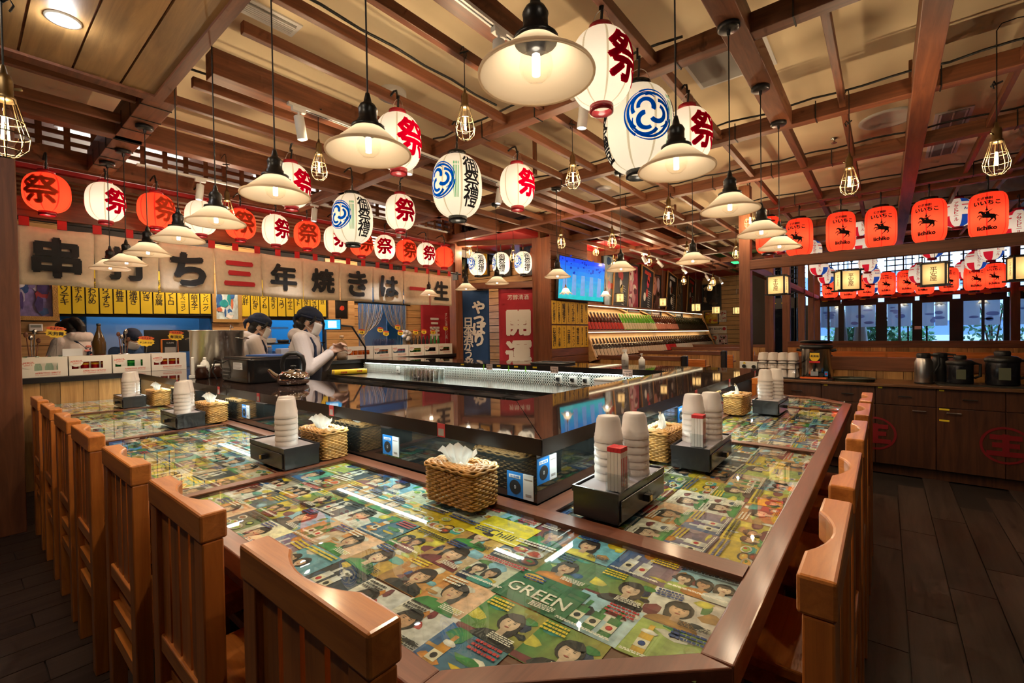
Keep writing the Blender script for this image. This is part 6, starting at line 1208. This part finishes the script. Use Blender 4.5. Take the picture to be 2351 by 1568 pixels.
def flask(x,y,s,lab):
    t=thing('pump_flask',lab,'flask',(x,y,ZC+.013)); lathe_obj('body',[(0,0),(.1*s,0),(.105*s,.01),(.105*s,.2*s),(.09*s,.24*s)],mat('flask_black',(.012,.012,.016),.2),t,n=28); lathe_obj('collar',[(.105*s,.19*s),(.11*s,.2*s),(.11*s,.225*s),(.085*s,.245*s),(.05*s,.25*s)],BLACK,t,n=28); lathe_obj('cap',[(.05*s,.25*s),(.052*s,.275*s),(.045*s,.29*s),(0,.292*s)],BLACK,t,n=20)
    MB().box(-.108*s,-.1*s,-.035*s,.035*s,.05*s,.15*s).build('label',mat('flask_label',(.12,.13,.08),.4),t); MB().path([(0,-.105*s,.21*s),(0,-.15*s,.2*s),(0,-.15*s,.08*s),(0,-.105*s,.06*s)],.012,8).build('handle',BLACK,t)
flask(6.08,-.55,.92,'black pump flask with label beside the thermos jugs'); flask(6.08,-.83,1.08,'larger black pump flask with raised cap on the tray'); flask(6.05,-1.08,.95,'black pump flask cut off at the right')
# ---------------------------------------------------------------- low partitions and benches
def partition(X,y0,y1,zt,lab,rail=.14,below=.1,wd=.08):
    t=thing('low_partition',lab,'partition',(X,0,0)); MB().box(-wd/2,wd/2,y0,y1,zt-rail,zt).build('top_rail',W_BEAMY,t,bev=.004); MB().box(-wd/2+.025,wd/2,y0,y1,0,zt-rail).build('core',W_DARKY,t); y=y0; k=0; ws_=[.17,.06,.2,.05,.14,.07]
    while y<y1-.01: w_=min(ws_[k%6],y1-y); MB().box(-wd/2+.01,-wd/2+.025,y+.002,y+w_-.002,max(.05,zt-rail-.45),zt-rail).build('board',W_BOARDZ,t); y+=w_; k+=1
    return t
partition(6.47,-3.6,1.3,1.135,'low wood partition directly behind the cabinets',.15); partition(9.1,-3.2,1.3,1.26,'low wood partition before the windows with checker boards',.1)
def bench(X,y0,y1,lab,zt=1.02): t=thing('booth_bench',lab,'bench',(X,0,0)); MB().box(0,.05,y0,y1,.3,zt).build('backrest',W_CHAIRY,t,bev=.006); MB().box(-.45,.0,y0,y1,.4,.46).build('seat',W_CHAIRY,t,bev=.006); MB().box(-.42,-.02,y0+.05,y1-.05,0,.4).build('base',W_DARKY,t); return t
bench(8.95,-3.2,1.2,'long orange-brown bench backed by the checker partition',1.1)
def btable(X,y,lab,w_=.7,d=1.2): t=thing('booth_table',lab,'table',(X,y,0)); MB().box(-w_/2,w_/2,-d/2,d/2,.72,.75).build('table_top',W_CHAIRY,t,bev=.004); MB().box(-.05,.05,-.05,.05,.02,.72).box(-.25,.25,-.25,.25,0,.02).build('pedestal',BLACK,t); return t
for i,y in enumerate((.55,-.75,-2.0)):
    btable(7.9,y,'booth table behind the cabinets, '+['nearest the post row','middle of three','beside the right post'][i])
    tag(MB().box(-.08,.08,-.11,.11,0,.3).box(-.03,.03,-.06,.06,.3,.33).build('condiment_box',mat('navy_box',(.02,.022,.035),.3),None,(8.0,y+.1,.751),bev=.006),'dark condiment box on the booth table '+['nearest the post row','in the middle','beside the right post'][i],'box')

for k in range(3):
    for j in range(3): tag(obj('cup',cupme,None,(8.15,-.52-.105*k,.751+.1*j)),'white cup in the short stacks on the middle booth table','cup','cups on the middle booth table')
# booths under the bottle shelf
for i,(X,y0,zt,lab) in enumerate(((8.3,2.85,1.0,'first'),(10.3,2.7,1.02,'second'),(12.4,2.65,1.04,'third'),(14.3,2.5,1.06,'fourth'))):
    partition(X,y0,4.95,zt,lab+' booth partition below the bottle shelf',.08); MB().box(0,.0,0,0,0,0)
    tag(MB().box(-.05,.05,-.05,.05,0,zt+.02).build('booth_post',BLACK,None,(X,y0-.06,0),bev=.02),'dark rounded end post of the '+lab+' booth partition','post')
    if i<3: bench(X+.56,2.6,4.42,'orange-brown bench of the '+lab+' booth',.92); btable(X+1.15,3.4,'booth table of the '+lab+' booth',.6,1.3)
# ---------------------------------------------------------------- wall of bottles
sh=thing('bottle_shelf','two-tier slanted lit bottle shelf along the wall','shelf'); X0,X1=8.12,16.4; TL=.36   # lean back in radians
def SP(x,v): # point on the slanted board, v up the slope from the lower edge
    return (x,4.62+v*math.sin(TL),.93+v*math.cos(TL))
b=MB(); b.add([SP(X0,-.04),SP(X1,-.04),SP(X1,1.2),SP(X0,1.2)],[(0,1,2,3)]); b.build('back_board',W_BOARDX,sh)
Mx=lambda x,v:Matrix.Translation(SP(x,v))@Matrix.Rotation(-TL,4,'X')
for v,nm in ((-.05,'lower_shelf'),(.555,'upper_shelf'),(1.17,'top_rail')): MB().box(0,X1-X0,-.14,.02,-.02,.02,0,Mx(X0,v)).build(nm,W_BEAMX,sh)
for x in (X0,X1): MB().box(-.02,.02,-.14,.02,-.06,1.2,0,Mx(x,0)).build('side_panel',W_BOARDX,sh)
WLED=emis('warm_led',(1,.82,.5),3)
for v in (.525,1.14): MB().box(.03,X1-X0-.03,-.13,-.12,-.006,.006,0,Mx(X0,v)).build('led_strip',WLED,sh)
for v in (.51,1.125):
    for k in range(2):
        p=SP(X0+1.9+3.77*k,v); l=lamp('shelf_led',(p[0],p[1]-.13,p[2]),2.6,(1,.8,.48),typ='AREA',size=(3.6,.03)); l.rotation_euler=(.55,0,0)
bot={}
def bottle_proto(nm,gc,lc,cc,lab,grp,neck=False):
    t=thing('liquor_bottle',lab,'bottle',group=grp); g=mat('glass_'+nm,gc,.08,coat=.3); lathe_obj('glass',[(0,0),(.046,0),(.05,.008),(.05,.2),(.042,.235),(.02,.3),(.016,.33),(.0165,.375)],g,t,n=16); lathe_obj('cap',[(.0175,.355),(.018,.385),(0,.387)],mat('cap_'+nm,cc,.4),t,n=12)
    b=MB(); b.lathe([(.0508,.045),(.0508,.175)],0,0,angs=None,mf=None) if False else None
    b=MB(); vs=[]
    for z in (.04,.175):
        for i in range(9): a=PI*1.5+(i/8-.5)*2.2; vs.append((.0512*math.cos(a),.0512*math.sin(a),z))
    b.add(vs,[(i,i+1,9+i+1,9+i) for i in range(8)],0,smooth=True); b.build('label',mat('lab_'+nm,lc,.6),t)
    if neck: b=MB(); b.lathe([(.024,.285),(.034,.27),(.03,.255),(.024,.26)],12); b.build('neck_tag',mat('neck_cream',(.75,.66,.5),.7),t)
    return t
BP=[bottle_proto('red','#3a0d08','#b3261c','#1a0a08','dark red bottle with red label on the upper shelf','red bottles on the upper shelf'),bottle_proto('green','#4f9a16','#d8cba6','#7ab830','green bottle with cream label on the upper shelf','green bottles on the upper shelf'),bottle_proto('pink','#4a1f0c','#d88a74','#2a1208','brown bottle with pink label on the upper shelf','pink-labelled bottles on the upper shelf'),bottle_proto('olive','#23240c','#3a3420','#14140a','dark olive bottle with dark label on the upper shelf','dark bottles on the upper shelf'),
    bottle_proto('tan','#2a1209','#cbb9a4','#1a0d08','brown bottle with cream label and neck tag on the lower shelf','tagged bottles on the lower shelf',True),bottle_proto('crim','#2a1209','#c01a24','#1a0d08','brown bottle with bright red label on the lower shelf','red-labelled bottles on the lower shelf'),bottle_proto('white','#20100a','#c9c2ba','#1a0d08','brown bottle with white label on the lower shelf','white-labelled bottles on the lower shelf')]
for tier,v in ((1,.577),(0,-.028)):
    n=54
    for i in range(n):
        u=i/(n-1); x=X0+.1+(X1-X0-.2)*u
        k=(0 if i<12 else 1 if i<25 else 2 if i<36 else 3) if tier else (4 if i<26 else 5 if i<31 else 6)
        p=SP(x,v); o=place(BP[k],0,(p[0],p[1]-.07,p[2]),0,None,1.2); o.rotation_euler=(-TL,0,0)
# television, menu strips and boards on the same wall
YT=5.02
t=thing('television','wall television showing a blue underwater picture','television',(7.68,4.5,2.47)); t.rotation_euler=(.06,.0,-.04); TW,TH=1.62,.80; MB().box(-TW/2,TW/2,0,.05,-TH/2,TH/2).build('case',BLACK,t,bev=.006); b=MB(); r=random.Random(3); n=10
for i in range(n):
    z0,z1=-TH/2+.02+(TH-.04)*i/n,-TH/2+.02+(TH-.04)*(i+1)/n; u=i/(n-1); c=tuple(a*(1-u)+d*u for a,d in zip(lin('#1ea0a8'),lin('#1a3fd0'))); b.add([(-TW/2+.02,-.001,z0),(TW/2-.02,-.001,z0),(TW/2-.02,-.001,z1),(-TW/2+.02,-.001,z1)],[(0,1,2,3)],0,c)
for k in range(40): x,z,q=r.uniform(-.8,.8),r.uniform(.1,.42),r.uniform(.01,.04); b.add([(x+a,-.002,z+d) for a,d in disc(0,0,q,q*.6,6)],[tuple(range(6))],0,lin('#0f2a9a'))
for k in range(5): x=-.6+.3*k; b.add([(x-.08,-.002,-.3),(x+.08,-.002,-.3),(x+.06,-.002,.08),(x-.06,-.002,.08)],[(0,1,2,3)],0,lin('#5a86b8'))
b.build('screen',SCREEN,t); MB().box(-.2,.2,.05,.15,-.1,.1).build('wall_mount',BLACK,t)
ORD=['first','second','third','fourth','fifth','sixth','seventh','eighth']
S3=[['サバ塩焼き','シャケ塩焼き','鰻蒲焼き','牛肉焼きうどん','うなぎ丼','辛豚骨ラーメン','東京坦々麺','豚骨ラーメン'],['お茶漬け','冷やし中華','キムチチャーハン','中華丼','チャーハン','焼き鳥丼','海老チリ玉子丼','野菜焼きそば']]
YEL2=mat('amber_paper',(.72,.42,.015),.6)
for j in range(2):
    for i in range(8): strip((6.87+.163*i,4.635,1.84-.45*j),(1,0,0),.153,.42,S3[j][i],'amber menu strip below the television, '+['upper','lower'][j]+' row, '+ORD[i]+' from the post','amber menu strips below the television',YEL2)
CHK=mat('chalkboard',(.015,.016,.018),.5); CHW=mat('chalk',(.7,.7,.68),.8)
def chalk(px,py,w_,h,tilt,seed,lab,cols):
    q=PY(px,py,YT-.05); r=random.Random(seed); t=thing('menu_board',lab,'sign',tuple(q)); M=Matrix.Rotation(tilt,4,'Y')@frame((0,0,0),(1,0,0),(0,0,1)); b=MB(); b.box(-w_/2,w_/2,-h/2,h/2,0,.02,0,M); b.build('board',CHK,t)
    b=MB(); f=.03; b.box(-w_/2-f,w_/2+f,-h/2-f,-h/2,0,.03,0,M).box(-w_/2-f,w_/2+f,h/2,h/2+f,0,.03,0,M).box(-w_/2-f,-w_/2,-h/2,h/2,0,.03,0,M).box(w_/2,w_/2+f,-h/2,h/2,0,.03,0,M); b.build('frame',W_BOARDZ,t)
    b=MB(); z=.0215
    def P(pts,c): b.add([M@Vector((x,y,z)) for x,y in pts],[tuple(range(len(pts)))],0,lin(c))
    for k in range(4): P(disc(r.uniform(-.2,.1)*w_,r.uniform(-.2,.3)*h,.1*w_,.1*h,10),cols[k%len(cols)])
    for k in range(9): y=-.4*h+k*.05*h; x=.08*w_; P([(x,y),(x+r.uniform(.15,.35)*w_,y),(x+.15*w_,y+.018*h),(x,y+.018*h)],'#c9c9c4')
    P([(-.3*w_,.36*h),(.3*w_,.36*h),(.26*w_,.44*h),(-.26*w_,.44*h)],cols[0]); b.build('chalk_drawing',PRINT,t)
for a in ((1425,655,.75,1.15,.16,1,'slanted chalk menu board with beer mug drawing, first after the television',['#c83a30','#d8c040','#e8e8e0']),(1484,668,.75,1.2,.16,2,'slanted chalk menu board with white and red bottles drawing',['#c84030','#f0f0e8','#d83a50']),(1541,676,.75,1.2,.17,3,'slanted chalk menu board with white arch drawing',['#d8d8d4','#d06a40','#e8e8e0']),(1586,680,.7,1.15,.17,4,'slanted chalk menu board with red title, last before the end wall',['#c83028','#e04a3a','#d8d8d4'])): chalk(*a)
for i,(px,py,cs,lab) in enumerate(((1398,645,['#9ab0b8','#c8b890','#3a5a80','#c85a4a'],'tall pale poster right beside the television'),(1452,662,['#b04a5a','#d89aa0','#6a2a34','#e8d0c8'],'tall red poster between the first two slanted boards'),(1505,680,['#6a4a44','#c88a7a','#3a2a28','#b8a0a8'],'tall brown poster after the second slanted board'),(1556,685,['#4a4038','#8a7a64','#2a241e','#a08a70'],'tall grey poster after the third slanted board'))):
    q=PY(px,py,YT-.02); picture('poster',(q.x,YT-.02,q.z),(1,0,0),.62,1.15,lab,BLACK,cs,30+i,.03)
# end wall pictures
def pendw(px,py,w_,h,lab,fm,cs,sd,fw=.03,X=16.82): q=PX(px,py,X); return picture('poster',(X,q.y,q.z),(0,-1,0),w_,h,lab,fm,cs,sd,fw)
pendw(1634,682,.58,.86,'large dark framed picture on the end wall',BLACK,['#15110e','#2a1d14','#5a4530','#b89a78','#3a2a1e'],41); pendw(1634,730,.42,.40,'yellow framed picture below the large dark one',BLACK,['#d8a818','#e8c84a','#b8502a','#e8d8a0'],42); pendw(1658,726,.26,.36,'small pale poster beside the yellow framed picture',CARDW,['#c8b8a8','#a84a44','#e0d8d0'],43,.01); pendw(1640,780,.26,.36,'small pale poster below the lettered sign, left one',CARDW,['#d0c8ba','#c8502a','#e8e0d4'],44,.01); pendw(1660,781,.28,.36,'small red and white poster below the lettered sign',CARDW,['#d0a8a8','#a82a30','#3a2420','#e8d8d0'],45,.01)
q=PX(1646,757,16.82); t=thing('lettered_sign','white sign with black whiskey lettering and red seal on the end wall','sign',(16.82,q.y,q.z)); MB().box(-.015,0,-.32,.32,-.13,.13).build('panel',mat('sign_cream',(.75,.68,.58),.6),t); b=MB(); b.text(('JIM BEAM',.02),frame((-.016,.06,.02),(0,-1,0),(0,0,1)),0,fit(('JIM BEAM',.02),.42,.14)); b.text('BOURBON',frame((-.016,.06,-.075),(0,-1,0),(0,0,1)),0,.04); b.build('lettering',INK,t); b=MB(); b.add([(-.016,-.24+x,.03+z) for x,z in disc(0,0,.055,.055,20)],[tuple(range(20))]); b.build('red_seal',REDINK,t)
S4=[('ヨーグ梅',1692,715,'behind the tall post at the top'),('梅酒ソーダ',1692,745,'behind the tall post in the middle'),('サバ味噌',1692,777,'behind the tall post at the bottom'),('コーラ',1730,711,'left column top'),('カルピスソーダ',1730,743,'left column middle'),('角ハイボール',1730,775,'left column bottom'),('ウーロン茶',1744,711,'right column top'),('カシスソーダ',1744,743,'right column middle'),('カシスサワー',1744,775,'right column bottom')]
for tx,px,py,lab in S4: q=PX(px,py,18.85); strip((18.87,q.y,q.z),(0,-1,0),.19,.5,tx,'amber menu strip on the far wall, '+lab,'amber menu strips on the far wall',YEL2)
q=PX(1735,673,18.85); picture('poster',(18.86,q.y,q.z),(0,-1,0),.7,.75,'grey framed board above the far wall strips',BLACK,['#6a7470','#aab4b0','#4a5450','#c84a4a'],51,.03)
# small ceiling devices
q=PY(1300,565,4.9); t=thing('security_camera','white dome security camera on the wall beam above the television','camera',(7.45,4.95,3.12)); lathe_obj('mount',[(0,.08),(.06,.08),(.065,.03),(.055,.0)],WHITE,t); lathe_obj('dome',[(.05,.0),(.04,-.03),(0,-.045)],BLACK,t); MB().box(-.03,.03,0,.07,.06,.09).build('bracket',WHITE,t)
q=Pd(1692,607,13.5); t=thing('exit_sign','small green glowing exit sign below the ceiling','sign',tuple(q),facing(q)-PI/2); MB().box(-.02,.02,-.0,.0,0,0) if False else None; MB().box(-.16,.16,-.015,.015,-.09,.09).build('case',emis('exit_green',(.05,.7,.2),1.6),t); MB().tube((0,0,.09),(0,0,3.72-q.z),.008,n=6).build('rod',BLACK,t)
# ================================================================ window wall and what is outside
FRM=mat('window_black',(.012,.011,.014),.45); PANE=glassy('window_glass',(.92,.96,1),.02,.8,.95); XWn=14.8
GAPS=[(1.96,1.90),(1.74,1.39),(.96,.84),(.19,-.03),(-.51,-.69),(-1.17,-1.40),(-2.04,-2.25)]
panes=[(2.6,1.96),(1.90,1.74),(1.39,.96),(.84,.19),(-.03,-.51),(-.69,-1.17),(-1.40,-2.04),(-2.25,-3.1),(-3.3,-4.9)]
struct(MB().box(XWn,XWn+.15,-5,5.1,0,.55).build('wall_window',DARK)); struct(MB().box(XWn,XWn+.15,-5,3.2,3.35,3.72).build('wall_window',DARK)); struct(MB().box(XWn+.1,18.9,3.15,3.25,0,3.72).build('wall_side',DARK)); struct(MB().box(XWn,XWn+.15,2.6,3.2,.55,3.35).build('wall_window',DARK))
prev=2.6
for i,(a,b_) in enumerate(panes):
    dr=i in (4,5); t=struct(obj('door_%d'%(i-3) if dr else 'window_%d'%(i+1),None,None,(XWn,0,0)))
    MB().box(0,.08,b_-.05,b_,.55,2.12).box(0,.08,a,a+.05,.55,2.12).box(0,.08,b_,a,2.06,2.12).box(0,.08,b_,a,.55,.62).build('frame',FRM,t); MB().box(.035,.045,b_,a,.62,2.06).build('pane',PANE,t)
    if prev-a>.02: MB().box(0,.1,a+.05,prev-.05,.55,2.12).build('mullion',FRM,t)
    if i in (2,3,4,6,7): MB().box(.02,.05,(a+b_)/2-.025,(a+b_)/2+.025,.62,2.06).build('bar',mat('bar_slate',(.06,.09,.15),.5),t)
    if dr: MB().box(-.03,0,(b_ if i==4 else a)-.015+(.08 if i==4 else -.08),(b_ if i==4 else a)+.015+(.08 if i==4 else -.08),1.1,1.5).build('door_pull',FRM,t); MB().box(-.004,0,(b_-.1 if i==4 else a+.02),(b_-.04 if i==4 else a+.08),1.42,1.5).build('push_label',CARDW,t)
    # hinged transom lattice above
    MB().box(0,.06,b_-.05,a+.05,2.12,2.34).build('header',FRM,t); MB().box(0,.06,b_-.05,a+.05,3.28,3.36).build('top_bar',FRM,t)
    for k in range(7): z=2.34+.135*k; MB().box(.01,.04,b_-.05,a+.05,z-.012,z+.012).build('lattice_bar',FRM,t)
    n=max(2,int((a-b_)/.13))
    for k in range(n+1): y=b_+(a-b_)*k/n; MB().box(.01,.04,y-.012,y+.012,2.34,3.28).build('lattice_bar',FRM,t)
    prev=b_
    # yellow warning ticks on the header
    for k in range(max(1,int((a-b_)/.25))): MB().box(-.002,0,a-.08-.25*k-.12,a-.08-.25*k,2.2,2.225).build('yellow_tick',YEL,t)
# short cloth curtains hanging outside the panes
CURT=paper('pale_cloth',(.72,.80,.9),.45)
for i,(a,b_) in enumerate(panes[2:8]):
    t=thing('outside_curtain','pale printed cloth curtain hanging outside '+['the first full window','the second full window','the left door leaf','the right door leaf','the window by the right post','the window beyond the right post'][i],'curtain',(XWn+.35,0,0)); 
    for k in range(2):
        y0=b_+(a-b_)*k/2+.01; y1=b_+(a-b_)*(k+1)/2-.01; b=MB(); vs=[(.012*math.sin(q*2+k),y0+(y1-y0)*q/6,z) for z in (1.5,2.1) for q in range(7)]; b.add(vs,[(q,q+1,8+q,7+q) for q in range(6)],0,smooth=True); b.build('cloth',CURT,t)
    b=MB(); r=random.Random(i)
    for k in range(4): yy,zz=r.uniform(b_+.1,a-.1),r.uniform(1.6,2.0); b.add([(-.03,yy+x,zz+z) for x,z in disc(0,0,r.uniform(.05,.12),r.uniform(.02,.06),10)],[tuple(range(10))])
    b.build('print',paper('cloth_print',(.5,.55,.85),.5),t)
    MB().tube((0,b_,2.12),(0,a,2.12),.01,n=6).build('rod',FRM,t)
struct(MB().box(XWn+.15,34,-14,8,-.2,-.05).build('floor',mat('pavement',(.35,.37,.4),.8,vary=.1)),'paved ground outside the windows')
b=MB()
b.box(26,26.4,-14,8,0,1.2,0).box(26.1,26.4,-14,8,1.2,1.8,1).box(26,26.4,-14,8,1.8,3.2,0).box(26.1,26.4,-14,8,3.2,4,1); tag(b.build('street_building',[mat('facade_pale',(.75,.8,.85),.8),mat('facade_glass',(.25,.38,.55),.2)],None,(0,0,-.05)),'pale building with dark window bands across the street','building')
LEAF=mat('leaf',(.16,.4,.2),.6,vary=.4,vs=6)
def shrub(x,y,h,w_,lab,n=700):
    t=thing('shrub',lab,'shrub',(x,y,-.05)); r=random.Random(int(x*7+y*13)); b=MB()
    for k in range(n):
        a,c,q=r.uniform(0,6.28),r.uniform(-1,1),r.random()**.4; p=Vector((w_*q*math.cos(a)*math.sqrt(1-c*c*.6),w_*q*math.sin(a)*math.sqrt(1-c*c*.6),h*.6+h*.42*q*c)); u=Vector((r.uniform(-1,1),r.uniform(-1,1),r.uniform(-1,1))).normalized()*.09; v=u.orthogonal().normalized()*.045; b.add([p-u,p+v,p+u,p-v],[(0,1,2,3)])
    o=b.build('foliage',LEAF,t); o['kind']='stuff'
    for k in range(5): MB().path([(0,0,0),(.1*math.cos(k*1.3),.1*math.sin(k*1.3),h*.4),(.4*w_*math.cos(k*1.3),.4*w_*math.sin(k*1.3),h*.8)],[.04,.025,.01],6).build('branch',W_POST,t)
shrub(17.6,.35,1.9,.7,'green leafy shrub outside the first full window'); shrub(20.4,-.6,1.8,.7,'green leafy shrub outside the second full window'); shrub(21.4,1.0,2.4,.9,'taller green shrub outside beyond the slim posts'); shrub(19,-2.4,2.8,.7,'bare-looking young tree outside the window by the right post',260)
def parasol(x,y,lab): t=thing('parasol',lab,'parasol',(x,y,-.05)); MB().tube((0,0,0),(0,0,2.3),.025,n=10).build('pole',STEELB,t); b=MB(); b.lathe([(.05,2.3),(.1,2.0),(.14,1.5),(.2,.9)],14); b.build('folded_canopy',WHITE,t)
parasol(16.3,1.0,'folded white parasol outside between the two full windows'); parasol(16.4,.55,'folded white parasol outside the second full window')
bpy.data.scenes.remove(_ts)
for o in list(bpy.data.objects):
    if o.get('used') is not None: del o['used']
